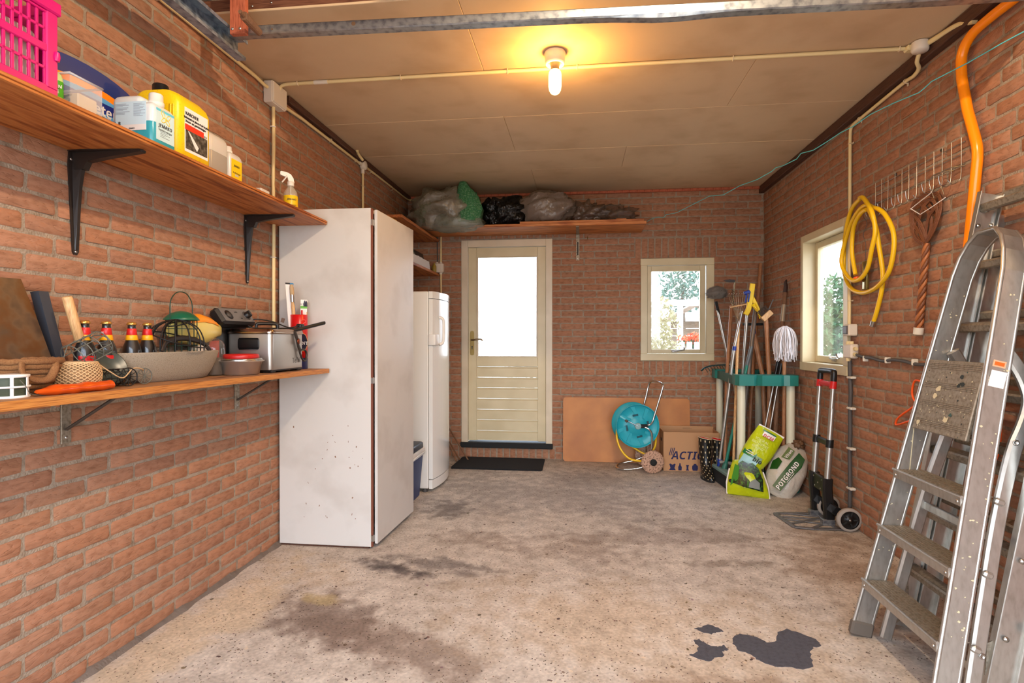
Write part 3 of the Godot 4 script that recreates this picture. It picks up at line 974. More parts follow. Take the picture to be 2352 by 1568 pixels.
func build_services() -> void:
	var L := Vector3(1, 0, 0)
	# along the left wall
	var c1 := thing("conduit", "cream conduit under the steel rail, running to the white box high on the left wall", "conduit", Vector3(LX, 2.6, -2.2))
	var st := ns()
	tube(st, vec([[-1.736, 2.607, -1.0], [-1.736, 2.612, -2.0], [-1.736, 2.607, -2.88], [-1.73, 2.595, -2.95], [-1.722, 2.59, -2.985]]), 0.0095, 10)
	part("pipe", st, M.conduit, c1)
	saddle(c1, Vector3(-1.736, 2.612, -2.17), Vector3(0, 0, 1), L)
	var b1 := thing("junction_box", "square white junction box high on the left wall", "junction box", Vector3(LX, 2.51, -3.05))
	st = ns(); span(st, Vector3(LX, 2.512, -3.125), Vector3(-1.694, 2.632, -2.972), 0.006); part("body", st, M.box_white, b1)
	st = ns(); span(st, Vector3(-1.701, 2.516, -3.121), Vector3(-1.688, 2.628, -2.976), 0.004); part("lid", st, M.box_white, b1)
	var c2 := thing("conduit", "cream conduit dropping from the white box down the left wall past the shelf", "conduit", Vector3(LX, 1.06, -3.05))
	st = ns(); tube(st, vec([[-1.733, 2.514, -3.05], [-1.733, 2.3, -3.052], [-1.735, 2.1, -3.05], [-1.733, 1.88, -3.052], [-1.734, 1.5, -3.05], [-1.733, 1.045, -3.05]]), 0.0098, 10)
	part("pipe", st, M.conduit, c2)
	for y in [2.40, 1.66, 1.2]: saddle(c2, Vector3(-1.733, y, -3.05), Vector3(0, 1, 0), L, 0.012, M.white)
	var c3 := thing("conduit", "cream conduit under the dark lath towards the corner above the plastic bags", "conduit", Vector3(LX, 2.58, -4.4))
	st = ns(); tube(st, vec([[-1.733, 2.56, -3.12], [-1.735, 2.575, -3.4], [-1.737, 2.585, -4.36]]), 0.0095, 10); part("pipe", st, M.conduit, c3)
	st = ns(); tube(st, curve(vec([[-1.737, 2.592, -4.42], [-1.737, 2.60, -5.2], [-1.735, 2.60, -5.52], [-1.70, 2.60, -5.62], [-1.60, 2.60, -5.635]]), 5), 0.0095, 10); part("pipe", st, M.conduit, c3)
	for z in [-3.8, -4.25, -4.55, -5.1]: saddle(c3, Vector3(-1.736, 2.582, z), Vector3(0, 0, 1), L)
	var b2 := thing("junction_box", "small round junction box on the left wall above the white cupboard", "junction box", Vector3(LX, 2.56, -4.39))
	st = ns(); lathe(st, [[0.032, 0.0], [0.034, 0.01], [0.034, 0.034], [0.028, 0.04], [0.001, 0.041]], 20, Vector3(LX + 0.004, 2.585, -4.39), Basis(Vector3(0, 1, 0), Vector3(1, 0, 0), Vector3(0, 0, -1))); part("body", st, M.box_white, b2)
	st = ns(); tube(st, vec([[-1.735, 2.56, -4.39], [-1.735, 2.52, -4.39]]), 0.014, 12); tube(st, vec([[-1.735, 2.585, -4.36], [-1.735, 2.585, -4.32]]), 0.013, 12); part("socket", st, M.box_white, b2)
	st = ns(); tube(st, curve(vec([[-1.70, 2.60, -4.30], [-1.71, 2.625, -4.24], [-1.70, 2.637, -4.19]]), 5), 0.011, 10); part("elbow", st, M.conduit, b2)
	var c4 := thing("conduit", "cream conduit dropping down the left wall behind the white cupboard", "conduit", Vector3(LX, 1.5, -4.39))
	st = ns(); tube(st, vec([[-1.735, 2.53, -4.39], [-1.735, 1.5, -4.39]]), 0.0095, 10); part("pipe", st, M.conduit, c4)
	saddle(c4, Vector3(-1.735, 2.42, -4.39), Vector3(0, 1, 0), L)
	# across the ceiling
	var c5 := thing("conduit", "cream conduit crossing the whole ceiling past the bare bulb", "conduit", Vector3(0, CY - 0.02, -3.03))
	st = ns()
	tube(st, curve(vec([[-1.70, 2.60, -3.05], [-1.685, 2.622, -3.045], [-1.655, 2.628, -3.035], [-1.60, 2.629, -3.032]]), 5) + vec([[-0.8, 2.629, -3.03], [0.0, 2.629, -3.028], [0.8, 2.629, -3.027], [1.59, 2.629, -3.028]]), 0.0095, 10)
	part("pipe", st, M.conduit, c5)
	st = ns(); tube(st, vec([[-1.48, 2.629, -3.031], [-1.40, 2.629, -3.031]]), 0.0112, 12); part("coupling", st, M.box_white, c5)
	for x in [-1.575, -0.98, -0.39, -0.02, 0.77, 1.56]: saddle(c5, Vector3(x, 2.629, -3.03), Vector3(1, 0, 0), Vector3(0, -1, 0))
	var b3 := thing("junction_box", "rounded white junction box where the ceiling conduit meets the right wall", "junction box", Vector3(1.64, CY - 0.05, -3.0))
	st = ns(); lathe(st, [[0.036, 0.0], [0.038, -0.012], [0.038, -0.036], [0.033, -0.046], [0.001, -0.047]], 20, Vector3(1.635, CY - 0.002, -2.99)); part("body", st, M.box_white, b3)
	st = ns(); span(st, Vector3(1.585, 2.612, -3.045), Vector3(1.665, 2.638, -3.0), 0.006); part("socket", st, M.conduit, b3)
	st = ns(); tube(st, curve(vec([[1.66, 2.622, -2.965], [1.675, 2.622, -2.9], [1.68, 2.61, -2.8], [1.688, 2.588, -2.73], [1.69, 2.572, -2.69]]), 5), 0.0125, 10); part("spout", st, M.conduit, b3)
	var c6 := thing("conduit", "cream conduit bending down the right wall to the light switch", "conduit", Vector3(RX, 1.3, -3.87))
	st = ns()
	tube(st, curve(vec([[1.648, 2.60, -3.02], [1.66, 2.575, -3.06], [1.69, 2.56, -3.10], [1.70, 2.55, -3.16], [1.703, 2.557, -3.22]]), 6) + curve(vec([[1.703, 2.557, -3.3], [1.703, 2.55, -3.7], [1.703, 2.548, -3.80], [1.703, 2.535, -3.852], [1.703, 2.49, -3.865]]), 6) + vec([[1.703, 2.2, -3.866], [1.703, 1.29, -3.866]]), 0.0098, 10)
	part("pipe", st, M.conduit, c6)
	for q in [[2.557, -3.24, 0], [2.55, -3.74, 0], [2.44, -3.866, 1], [1.44, -3.866, 1]]: saddle(c6, Vector3(1.703, q[0], q[1]), Vector3(0, 0, 1) if q[2] == 0 else Vector3(0, 1, 0), Vector3(-1, 0, 0))
	# switch and the box under it
	var sw := thing("light_switch", "white surface light switch with a dark rocker beside the right window", "switch", Vector3(RX, 1.215, -3.83))
	st = ns(); span(st, Vector3(RX - 0.055, 1.217, -3.875), Vector3(RX, 1.29, -3.79), 0.006); part("housing", st, M.box_white, sw)
	st = ns(); span(st, Vector3(RX - 0.062, 1.227, -3.862), Vector3(RX - 0.05, 1.28, -3.803), 0.004); part("rocker", st, mat(Color(0.33, 0.31, 0.32), 0.4), sw)
	var jb := thing("junction_box", "worn cream junction box below the light switch", "junction box", Vector3(RX, 1.07, -3.83))
	st = ns(); span(st, Vector3(RX - 0.048, 1.075, -3.885), Vector3(RX, 1.165, -3.775), 0.008); part("body", st, M.box_white, jb)
	st = ns()
	for p in [Vector3(-0.03, 1.17, -3.85), Vector3(-0.03, 1.17, -3.81), Vector3(-0.03, 1.068, -3.85)]: lathe(st, [[0.013, -0.012], [0.015, 0.0], [0.013, 0.012]], 12, Vector3(RX, 0, 0) + p)
	for y in [1.10, 1.135]: lathe(st, [[0.012, -0.014], [0.013, 0.0], [0.011, 0.016]], 12, Vector3(RX - 0.026, y, -3.768), Basis(Vector3(1, 0, 0), Vector3(0, 0, 1), Vector3(0, -1, 0)))
	part("gland", st, M.conduit, jb)
	var g1 := thing("cable", "dark grey cable clipped down the right wall from the junction box to the floor", "cable", Vector3(RX, 0.12, -3.84))
	st = ns(); tube(st, curve(vec([[1.698, 1.06, -3.85], [1.698, 0.95, -3.842], [1.698, 0.85, -3.835], [1.698, 0.76, -3.842], [1.698, 0.6, -3.84], [1.698, 0.5, -3.846], [1.698, 0.25, -3.84], [1.698, 0.12, -3.845]]), 5), 0.0125, 8); part("sheath", st, M.grey_cable, g1)
	for y in [0.953, 0.758, 0.503, 0.251]:
		st = ns(); box(st, Vector3(1.70, y, -3.83), Vector3(0.034, 0.015, 0.062), 0.004); part("clip", st, M.white_paint, g1)
	var g2 := thing("cable", "dark grey cable sagging along the right wall from the junction box behind the ladders", "cable", Vector3(RX, 1.07, -3.0))
	st = ns(); tube(st, curve(vec([[1.695, 1.10, -3.76], [1.70, 1.088, -3.68], [1.70, 1.086, -3.58], [1.70, 1.072, -3.46], [1.70, 1.082, -3.36], [1.70, 1.08, -3.24], [1.70, 1.068, -3.12], [1.70, 1.075, -2.9], [1.70, 1.068, -2.5], [1.70, 1.07, -2.0], [1.70, 1.07, -1.6]]), 5), 0.0095, 8); part("sheath", st, M.grey_cable, g2)
	for z in [-3.66, -3.41, -3.15, -2.7, -2.3]:
		st = ns(); box(st, Vector3(1.704, 1.078, z), Vector3(0.03, 0.034, 0.016), 0.004); part("clip", st, M.white_paint, g2)
	# gas pipe
	st = ns()
	tube(st, curve(vec([[1.685, 2.535, -1.6], [1.685, 2.53, -2.35], [1.685, 2.53, -2.6], [1.685, 2.515, -2.71], [1.685, 2.46, -2.765], [1.685, 2.36, -2.765]]), 7) + curve(vec([[1.685, 2.2, -2.725], [1.685, 2.06, -2.675], [1.685, 2.01, -2.662], [1.685, 1.96, -2.662]]), 5) + vec([[1.685, 1.7, -2.70], [1.685, 1.3, -2.76]]), 0.0205, 14)
	one("gas_pipe", st, M.gas_yellow, "bright yellow gas pipe bending down the right wall behind the ladder", "pipe")
	# turquoise string
	st = ns()
	tube(st, vec([[0.582,2.262,-5.330],[0.633,2.270,-5.204],[0.673,2.263,-5.105],[0.706,2.238,-5.023],[0.722,2.255,-4.983],[0.786,2.236,-4.822],[0.846,2.247,-4.672],[0.912,2.256,-4.503],[0.954,2.262,-4.398],[1.016,2.230,-4.238],[1.083,2.247,-4.064],[1.147,2.240,-3.895],[1.196,2.254,-3.765],[1.209,2.266,-3.732],[1.233,2.259,-3.666],[1.272,2.265,-3.561],[1.284,2.287,-3.528],[1.317,2.274,-3.437],[1.352,2.288,-3.339],[1.383,2.304,-3.252],[1.412,2.307,-3.170],[1.448,2.328,-3.066],[1.489,2.330,-2.945],[1.533,2.323,-2.812],[1.540,2.329,-2.792],[1.553,2.346,-2.751],[1.604,2.350,-2.589],[1.643,2.360,-2.461],[1.667,2.363,-2.380]]), 0.0026, 5)
	one("string", st, mat(Color(0.35, 0.72, 0.74), 0.6), "thin turquoise string stretched from the back shelf to the right wall", "string")
	# door rail: a channel open to the room
	var rail := thing("door_rail", "galvanised channel rail of the garage door beside the left wall", "rail", Vector3(-1.53, 2.45, -2.4))
	st = ns()
	prism(st, [Vector2(0, 0), Vector2(0.042, 0), Vector2(0.042, 0.014), Vector2(0.039, 0.014), Vector2(0.039, 0.003), Vector2(0.003, 0.003), Vector2(0.003, 0.082), Vector2(0.049, 0.082), Vector2(0.049, 0.07), Vector2(0.052, 0.07), Vector2(0.052, 0.085), Vector2(0, 0.085)], 2.6, Vector3(-1.545, 2.455, -2.415), Basis(Vector3(1, 0, 0), Vector3(0, 1, 0), Vector3(0, 0, 1)))
	part("channel", st, M.galv_blue, rail)
	st = ns(); span(st, Vector3(-1.545, 2.54, -1.0), Vector3(-1.51, 3.25, -0.96), 0.003); part("hanger", st, M.galv, rail)
	# the steel bar across, a little bent, with its wooden hanger and a stub of tube
	var bar := thing("steel_bar", "dented galvanised square bar spanning the garage under the ceiling", "steel bar", Vector3(0, 2.45, -2.3))
	st = ns()
	var rings := []
	for i in 40:
		var x := -1.50 + i * 3.16 / 39.0
		var t := clampf((x + 1.4) / 2.7, 0, 1)
		var y := lerpf(2.496, 2.447, t)
		var dent := exp(-pow((x - 0.33) / 0.16, 2.0)) * 0.012
		var dz := 0.0
		rings.append(PackedVector3Array([Vector3(x, y - dent, -2.284 + dz), Vector3(x, y + 0.004, -2.279), Vector3(x, y + 0.034, -2.279), Vector3(x, y + 0.038, -2.283), Vector3(x, y + 0.038, -2.322), Vector3(x, y - dent, -2.322)]))
	loft(st, rings, true, -1)
	part("tube", st, M.galv, bar)
	for q in [[-0.94, 0.02], [-1.3, 0.004]]:
		st = ns(); lathe(st, [[q[1] * 0.3 + 0.003, 0.0], [q[1] * 0.3 + 0.003, 0.0006]], 12, Vector3(q[0], 2.51, -2.2792), Basis(Vector3(1, 0, 0), Vector3(0, 0, 1), Vector3(0, -1, 0))); part("rust_spot", st, mat(Color(0.42, 0.3, 0.2), 0.8), bar)
	var ha := thing("wooden_hanger", "red-brown wooden upright holding the left end of the steel bar", "wooden hanger", Vector3(-1.44, 2.49, -2.26))
	st = ns(); span(st, Vector3(-1.475, 2.487, -2.278), Vector3(-1.405, 3.25, -2.252), 0.002); part("board", st, M.red_wood, ha)
	for x in [-1.462, -1.428]:
		st = ns(); lathe(st, [[0.0065, 0.0], [0.006, 0.002], [0.003, 0.0035]], 10, Vector3(x, 2.507, -2.252), Basis(Vector3(1, 0, 0), Vector3(0, 0, 1), Vector3(0, -1, 0))); part("screw", st, M.steel, ha)
	st = ns()
	lathe(st, [[0.008, -0.03], [0.008, 0.0], [0.018, 0.0], [0.018, 0.05], [0.015, 0.12]], 14, Vector3(-1.352, 2.503, -2.16), Basis(Vector3(1, 0, 0), Vector3(-0.05, -0.02, -1).normalized(), Vector3(0, 1, 0)), true, -1)
	one("tube_stub", st, M.wood_worn, "short brown tube stub beside the wooden hanger on the steel bar", "tube")

# ---------------------------------------------------------------- the two long shelves on the left wall and what stands on them
# rounded box: rings of a rounded rectangle, drawn in at top and bottom
func rbox(st: SurfaceTool, lo: Vector3, hi: Vector3, rad: float, top := 0.0, bottom := 0.0, steps := 4) -> void:
	var c := (lo + hi) * 0.5
	var h := (hi - lo) * 0.5
	var rings := []
	var lv := []
	var e := maxf(bottom, 0.0008)
	for k in steps + 1:
		var w := PI / 2 * (steps - k) / steps
		lv.append([lo.y + e * (1 - sin(w)), e * (1 - cos(w))])
	e = maxf(top, 0.0008)
	for k in steps + 1:
		var w := PI / 2 * k / steps
		lv.append([hi.y - e * (1 - sin(w)), e * (1 - cos(w))])
	for l in lv:
		var ring := PackedVector3Array()
		var hx: float = h.x - l[1]
		var hz: float = h.z - l[1]
		var r := minf(maxf(rad - l[1] * 0.5, 0.001), minf(hx, hz))
		for q in 4:
			var sx := [1.0, -1.0, -1.0, 1.0][q] as float
			var sz := [-1.0, -1.0, 1.0, 1.0][q] as float
			for k in 5:
				var w := PI / 2 * (q + k / 4.0)
				ring.append(Vector3(c.x + sx * (hx - r) + cos(w) * r, l[0], c.z + sz * (hz - r) - sin(w) * r))
		rings.append(ring)
	loft(st, rings, true)

func shelf_y(z: float) -> float: return 1.028 + 0.00757 * (z + 3.1)

const FX := Vector3(1, 0, 0)
func facing_x() -> Basis: return Basis(Vector3(0, 0, -1), Vector3(0, 1, 0), Vector3(1, 0, 0))
func facing_z() -> Basis: return Basis.IDENTITY

# thin printed label lying on a flat face: centre, size, thickness
func sticker(called: String, c: Vector3, w: float, h: float, b: Basis, m: Material, parent: Node, thick := 0.0008) -> MeshInstance3D:
	var st := ns()
	box(st, c + b.z * thick * 0.5, Vector3(w, h, thick), 0.0003, b)
	return part(called, st, m, parent)

func lines(c: Vector3, w: float, n: int, gap: float, b: Basis, m: Material, parent: Node) -> void:
	# rows of print too small to read
	var st := ns()
	for i in n:
		var f := 0.75 + 0.25 * sin(i * 2.3)
		box(st, c - b.y * gap * i - b.x * w * (1 - f) * 0.5 + b.z * 0.0011, Vector3(w * f, gap * 0.32, 0.0004), 0.0, b)
	var p := part("small_print", st, m, parent)
	p.set_meta("kind", "stuff")

func pressed_bracket(z: float, label: String) -> void:
	var t := thing("shelf_bracket", label, "bracket", Vector3(LX, 1.49, z), "black brackets under the upper shelf")
	var B := Basis(Vector3(0, 0, -1), Vector3(0, 1, 0), Vector3(1, 0, 0))
	var st := ns()
	prism(st, [Vector2(-0.024, 0.0), Vector2(-0.028, -0.05), Vector2(-0.012, -0.345), Vector2(-0.006, -0.355), Vector2(0.006, -0.355), Vector2(0.012, -0.345), Vector2(0.028, -0.05), Vector2(0.024, 0.0)], 0.005, Vector3(LX + 0.001, 1.846, z), B)
	part("wall_plate", st, M.dark_bracket, t)
	st = ns()
	# raised rib, deepest in the corner, running down the wall and out under the board
	var rings := []
	for q in [[0.004, -0.34, 0.006, 0.0], [0.012, -0.25, 0.009, 0.0], [0.022, -0.12, 0.012, 0.0], [0.034, -0.05, 0.013, 0.0]]:
		rings.append(PackedVector3Array([Vector3(LX + 0.004, 1.846 + q[1], z + q[2]), Vector3(LX + q[0] + 0.004, 1.846 + q[1], z + q[2] * 0.55), Vector3(LX + q[0] + 0.004, 1.846 + q[1], z - q[2] * 0.55), Vector3(LX + 0.004, 1.846 + q[1], z - q[2])]))
	loft(st, rings, true, -1)
	prism(st, [Vector2(0.0, -0.06), Vector2(0.0, 0.0), Vector2(0.26, 0.0), Vector2(0.258, -0.008), Vector2(0.13, -0.022), Vector2(0.055, -0.034), Vector2(0.042, -0.06)], 0.024, Vector3(LX + 0.004, 1.844, z + 0.012), Basis(Vector3(1, 0, 0), Vector3(0, 1, 0), Vector3(0, 0, -1)).rotated(Vector3.UP, 0) )
	part("rib", st, M.dark_bracket, t)
	st = ns()
	prism(st, [Vector2(0.0, -0.028), Vector2(0.05, -0.03), Vector2(0.25, -0.009), Vector2(0.262, 0.0), Vector2(0.25, 0.009), Vector2(0.05, 0.03), Vector2(0.0, 0.028)], 0.004, Vector3(LX + 0.002, 1.8425, z), Basis(Vector3(1, 0, 0), Vector3(0, 0, -1), Vector3(0, 1, 0)))
	part("arm", st, M.dark_bracket, t)
	for q in [[-0.028, 0.017], [-0.345, 0.0]]:
		st = ns(); lathe(st, [[0.005, 0.0], [0.0045, 0.002], [0.002, 0.003]], 10, Vector3(LX + 0.006, 1.846 + q[0], z + q[1]), Basis(Vector3(0, 1, 0), Vector3(1, 0, 0), Vector3(0, 0, -1))); part("screw", st, M.steel, t)

func strap_bracket(z: float, label: String, drop: float) -> void:
	var y := shelf_y(z) - 0.026
	var t := thing("shelf_bracket", label, "bracket", Vector3(LX, y - drop, z), "grey strap brackets under the lower shelf")
	var st := ns(); span(st, Vector3(LX + 0.001, y - drop, z - 0.019), Vector3(LX + 0.007, y - 0.001, z + 0.019), 0.001); part("wall_strap", st, M.alu_dull, t)
	st = ns(); span(st, Vector3(LX + 0.001, y - 0.006, z - 0.016), Vector3(LX + 0.22, y - 0.001, z + 0.016), 0.001); part("arm", st, M.alu_dull, t)
	st = ns(); tube(st, [Vector3(LX + 0.008, y - drop * 0.72, z), Vector3(LX + 0.20, y - 0.006, z)], 0.011, 4, false, true, 0.5); part("strut", st, mat(Color(0.3, 0.26, 0.23), 0.6, 0.4), t)
	st = ns(); lathe(st, [[0.006, 0.0], [0.005, 0.002], [0.002, 0.003]], 10, Vector3(LX + 0.007, y - drop + 0.02, z), Basis(Vector3(0, 1, 0), Vector3(1, 0, 0), Vector3(0, 0, -1))); part("screw", st, M.steel, t)

func build_left() -> void:
	var st := ns()
	# nosed front edge with two grooves
	prism(st, [Vector2(LX + 0.002, 1.847), Vector2(-1.442, 1.847), Vector2(-1.437, 1.850), Vector2(-1.437, 1.856), Vector2(-1.440, 1.857), Vector2(-1.440, 1.859), Vector2(-1.435, 1.860), Vector2(-1.435, 1.866), Vector2(-1.439, 1.867), Vector2(-1.439, 1.869), Vector2(-1.442, 1.872), Vector2(LX + 0.002, 1.872)], 2.298, Vector3(0, 0, -3.098), Basis.IDENTITY)
	one("shelf_board", st, M.shelf_z, "long brown wooden upper shelf on the left wall carrying canisters", "shelf")
	var t := thing("shelf_board", "long worn lower shelf on the left wall crowded with a fryer, bowl and bottles", "shelf", Vector3(LX, 1.03, -2.0))
	var ring := func(z: float, a: float, b: float, c: float) -> PackedVector3Array:
		var y := shelf_y(z)
		return PackedVector3Array([Vector3(a, y, z), Vector3(b - c, y, z), Vector3(b, y - c, z), Vector3(b, y - 0.025 + c, z), Vector3(b - c, y - 0.025, z), Vector3(a, y - 0.025, z)])
	st = ns(); loft(st, [ring.call(-0.8, LX + 0.002, -1.431, 0.0001), ring.call(-3.098, LX + 0.002, -1.431, 0.0001)], true, -1); part("board", st, M.shelf_top, t)
	st = ns(); loft(st, [ring.call(-0.8, -1.431, -1.425, 0.002), ring.call(-3.098, -1.431, -1.425, 0.002)], true, -1); part("front_edge", st, mat(Color(0.78, 0.52, 0.25), 0.5, 0.0, M.grain, Vector3(3, 20, 0.6)), t, "amber front edge")
	pressed_bracket(-1.785, "black pressed steel bracket under the upper shelf below the blue canister")
	pressed_bracket(-2.815, "black pressed steel bracket under the upper shelf nearest the white cupboard")
	strap_bracket(-1.745, "grey strap bracket with a dark strut below the seagrass basket", 0.17)
	strap_bracket(-2.72, "grey strap bracket with a dark strut below the steel fryer", 0.165)
	upper_goods()
	lower_goods()

func upper_goods() -> void:
	var Y := 1.8725
	var X := facing_x()
	var Z := facing_z()
	# folding crate
	var pink := mat(Color(0.78, 0.02, 0.42), 0.38)
	pink.subsurf_scatter_enabled = true
	pink.subsurf_scatter_strength = 0.1
	var t := thing("folding_crate", "bright pink slotted folding crate at the near end of the upper shelf", "crate", Vector3(-1.58, Y, -1.2))
	var x1 := -1.462
	var x0 := -1.735
	var za := -0.95
	var zb := -1.442
	for side in 2:
		# the long panels: rails, end posts and bars that leave rounded slots
		var fx := x1 if side == 0 else x0 + 0.012
		var st := ns()
		for q in [[0.004, 0.028], [0.118, 0.140], [0.225, 0.232]]:
			span(st, Vector3(fx - 0.012, Y + q[0], zb + 0.002), Vector3(fx, Y + q[1], za), 0.002)
		part("rail", st, pink, t)
		st = ns()
		span(st, Vector3(fx - 0.014, Y + 0.02, zb + 0.002), Vector3(fx + 0.002, Y + 0.24, zb + 0.036), 0.004)
		span(st, Vector3(fx - 0.014, Y + 0.02, za - 0.03), Vector3(fx + 0.002, Y + 0.24, za), 0.004)
		part("post", st, pink, t)
		st = ns()
		for k in 19:
			var z := zb + 0.036 + k * 0.0225
			span(st, Vector3(fx - 0.009, Y + 0.028, z - 0.004), Vector3(fx - 0.003, Y + 0.225, z + 0.004), 0.001)
		for y in [0.074, 0.182]: span(st, Vector3(fx - 0.009, Y + y - 0.004, zb + 0.03), Vector3(fx - 0.003, Y + y + 0.004, za - 0.02), 0.001)
		part("slotted_panel", st, pink, t)
	for side in 2:
		var fz := zb + 0.008 if side == 0 else za
		var st := ns()
		span(st, Vector3(x0, Y + 0.004, fz - 0.008), Vector3(x1, Y + 0.235, fz), 0.002)
		part("end_panel", st, pink, t)
	var st := ns()
	span(st, Vector3(x0, Y, zb), Vector3(x1, Y + 0.006, za), 0.002); part("bottom", st, pink, t)
	st = ns()
	span(st, Vector3(x1 - 0.012, Y + 0.232, zb - 0.006), Vector3(x1 + 0.008, Y + 0.268, za + 0.006), 0.004)
	span(st, Vector3(x0 - 0.004, Y + 0.232, zb - 0.006), Vector3(x0 + 0.014, Y + 0.268, za + 0.006), 0.004)
	span(st, Vector3(x0, Y + 0.232, zb - 0.006), Vector3(x1, Y + 0.268, zb + 0.01), 0.004)
	span(st, Vector3(x0, Y + 0.232, za - 0.01), Vector3(x1, Y + 0.268, za + 0.006), 0.004)
	part("rim", st, pink, t)
	st = ns(); lathe(st, [[0.007, -0.012], [0.009, 0.0], [0.007, 0.012]], 12, Vector3(x1 + 0.002, Y + 0.116, zb + 0.006)); part("hinge_pin", st, pink, t)
	# what shows through the slots
	st = ns(); rbox(st, Vector3(-1.70, Y + 0.008, -1.405), Vector3(-1.485, Y + 0.17, -0.98), 0.02, 0.01)
	one("storage_tub", st, mat(Color(0.85, 0.8, 0.76), 0.5), "whitish tub seen through the slots of the pink crate", "tub")
	st = ns(); lathe(st, [[0.026, 0.0], [0.028, 0.01], [0.028, 0.05], [0.012, 0.07], [0.012, 0.085], [0.001, 0.085]], 16, Vector3(-1.65, Y + 0.173, -1.38))
	one("bottle", st, mat(Color(0.23, 0.24, 0.28), 0.35), "dark grey bottle in the far corner of the pink crate", "bottle")
	st = ns(); rbox(st, Vector3(-1.69, Y + 0.172, -1.32), Vector3(-1.52, Y + 0.24, -1.02), 0.015, 0.02)
	one("black_case", st, M.black, "black case on top of the tub in the pink crate", "case")
	# green label bottle
	t = thing("bottle", "bottle with a bright green label squeezed beside the pink crate", "bottle", Vector3(-1.50, Y, -1.468))
	st = ns(); lathe(st, [[0.019, 0.0], [0.02, 0.006], [0.02, 0.07], [0.016, 0.085], [0.008, 0.093], [0.001, 0.094]], 20, Vector3(-1.50, Y, -1.468)); part("body", st, mat(Color(0.74, 0.82, 0.55), 0.3), t)
	st = ns(); lathe(st, [[0.0203, 0.018], [0.0206, 0.02], [0.0206, 0.062], [0.0203, 0.064]], 20, Vector3(-1.50, Y, -1.468), Basis.IDENTITY, false); part("label", st, mat(Color(0.25, 0.62, 0.06), 0.5), t)
	text("BUITEN", 0.0095, M.paper, Vector3(-1.489, Y + 0.044, -1.4492), Basis(Vector3(0.85, 0, -0.5).normalized(), Vector3.UP, Vector3(0.5, 0, 0.85).normalized()), t)
	text("ZONE", 0.0095, M.paper, Vector3(-1.489, Y + 0.030, -1.4492), Basis(Vector3(0.85, 0, -0.5).normalized(), Vector3.UP, Vector3(0.5, 0, 0.85).normalized()), t)
	# clear tub with cable and a pale box
	t = thing("clear_tub", "clear plastic tub with coiled wire inside, beside the pink crate", "tub", Vector3(-1.56, Y, -1.55))
	var clear := glassy(Color(0.80, 0.80, 0.82), 0.2, 0.3)
	st = ns()
	var lo := Vector3(-1.655, Y, -1.605)
	var hi := Vector3(-1.475, Y + 0.1, -1.492)
	for q in [[lo, Vector3(hi.x, Y + 0.002, hi.z)], [Vector3(lo.x, Y, lo.z), Vector3(lo.x + 0.002, hi.y, hi.z)], [Vector3(hi.x - 0.002, Y, lo.z), hi], [lo, Vector3(hi.x, hi.y, lo.z + 0.002)], [Vector3(lo.x, Y, hi.z - 0.002), hi]]:
		span(st, q[0], q[1], 0.0008)
	part("body", st, clear, t)
	st = ns()
	tube(st, [Vector3(lo.x, hi.y, lo.z), Vector3(hi.x, hi.y, lo.z), Vector3(hi.x, hi.y, hi.z), Vector3(lo.x, hi.y, hi.z)], 0.004, 8, true)
	part("rim", st, glassy(Color(0.85, 0.85, 0.87), 0.5, 0.3), t)
	st = ns(); span(st, Vector3(-1.60, Y + 0.0025, -1.598), Vector3(-1.485, Y + 0.06, -1.53), 0.004)
	one("small_box", st, mat(Color(0.83, 0.75, 0.64), 0.7), "pale carton inside the clear tub on the upper shelf", "box")
	t = thing("coiled_wire", "grey wire coiled in the clear tub on the upper shelf", "wire", Vector3(-1.53, Y + 0.003, -1.51))
	for k in 3:
		st = ns()
		var pts := []
		for i in 18:
			var w := TAU * i / 18.0
			pts.append(Vector3(-1.535 + cos(w) * (0.038 + 0.006 * k), Y + 0.012 + 0.012 * k + sin(w + k) * 0.009, -1.508 + sin(w) * 0.009))
		tube(st, pts, 0.0016, 6, true)
		part("loop", st, M.grey_cable if k else M.steel, t)
	# flat pouch with an arched top, leaning on the wall
	t = thing("dehumidifier_pouch", "large blue pouch with an arched top and orange stripe leaning on the wall", "pouch", Vector3(-1.72, Y, -1.72))
	var arch := func(zl: float, zr: float, top: float, base: float) -> Array:
		var out := [Vector2(-zl, base)]
		for i in 21:
			var w := PI * (1.0 - i / 20.0)
			var zc := (zl + zr) * 0.5
			out.append(Vector2(-zc + cos(w) * (zl - zr) * 0.5, base + (top - base) * (0.45 + 0.55 * pow(sin(w), 0.75))))
		out.append(Vector2(-zr, base))
		return out
	st = ns(); prism(st, arch.call(-1.50, -2.10, Y + 0.285, Y), 0.03, Vector3(-1.745, 0, 0), X); part("pouch", st, mat(Color(0.10, 0.20, 0.47), 0.35), t)
	st = ns(); prism(st, arch.call(-1.525, -2.075, Y + 0.222, Y), 0.001, Vector3(-1.715, 0, 0), X); part("stripe", st, mat(Color(1.0, 0.56, 0.08), 0.4), t, "orange arched stripe")
	st = ns(); prism(st, arch.call(-1.54, -2.06, Y + 0.197, Y), 0.001, Vector3(-1.714, 0, 0), X); part("front_print", st, mat(Color(0.38, 0.66, 0.88), 0.4), t)
	sticker("band", Vector3(-1.713, Y + 0.158, -1.77), 0.31, 0.036, X, mat(Color(0.06, 0.16, 0.52), 0.4), t)
	sticker("band", Vector3(-1.713, Y + 0.09, -1.77), 0.31, 0.05, X, mat(Color(0.05, 0.14, 0.50), 0.4), t)
	text("meter", 0.036, M.paper, Vector3(-1.7115, Y + 0.147, -1.855), X, t)
	text("for moisture", 0.010, M.paper, Vector3(-1.7122, Y + 0.128, -1.86), X, t)
	text("absorbeur", 0.036, M.paper, Vector3(-1.7115, Y + 0.083, -1.815), X, t)
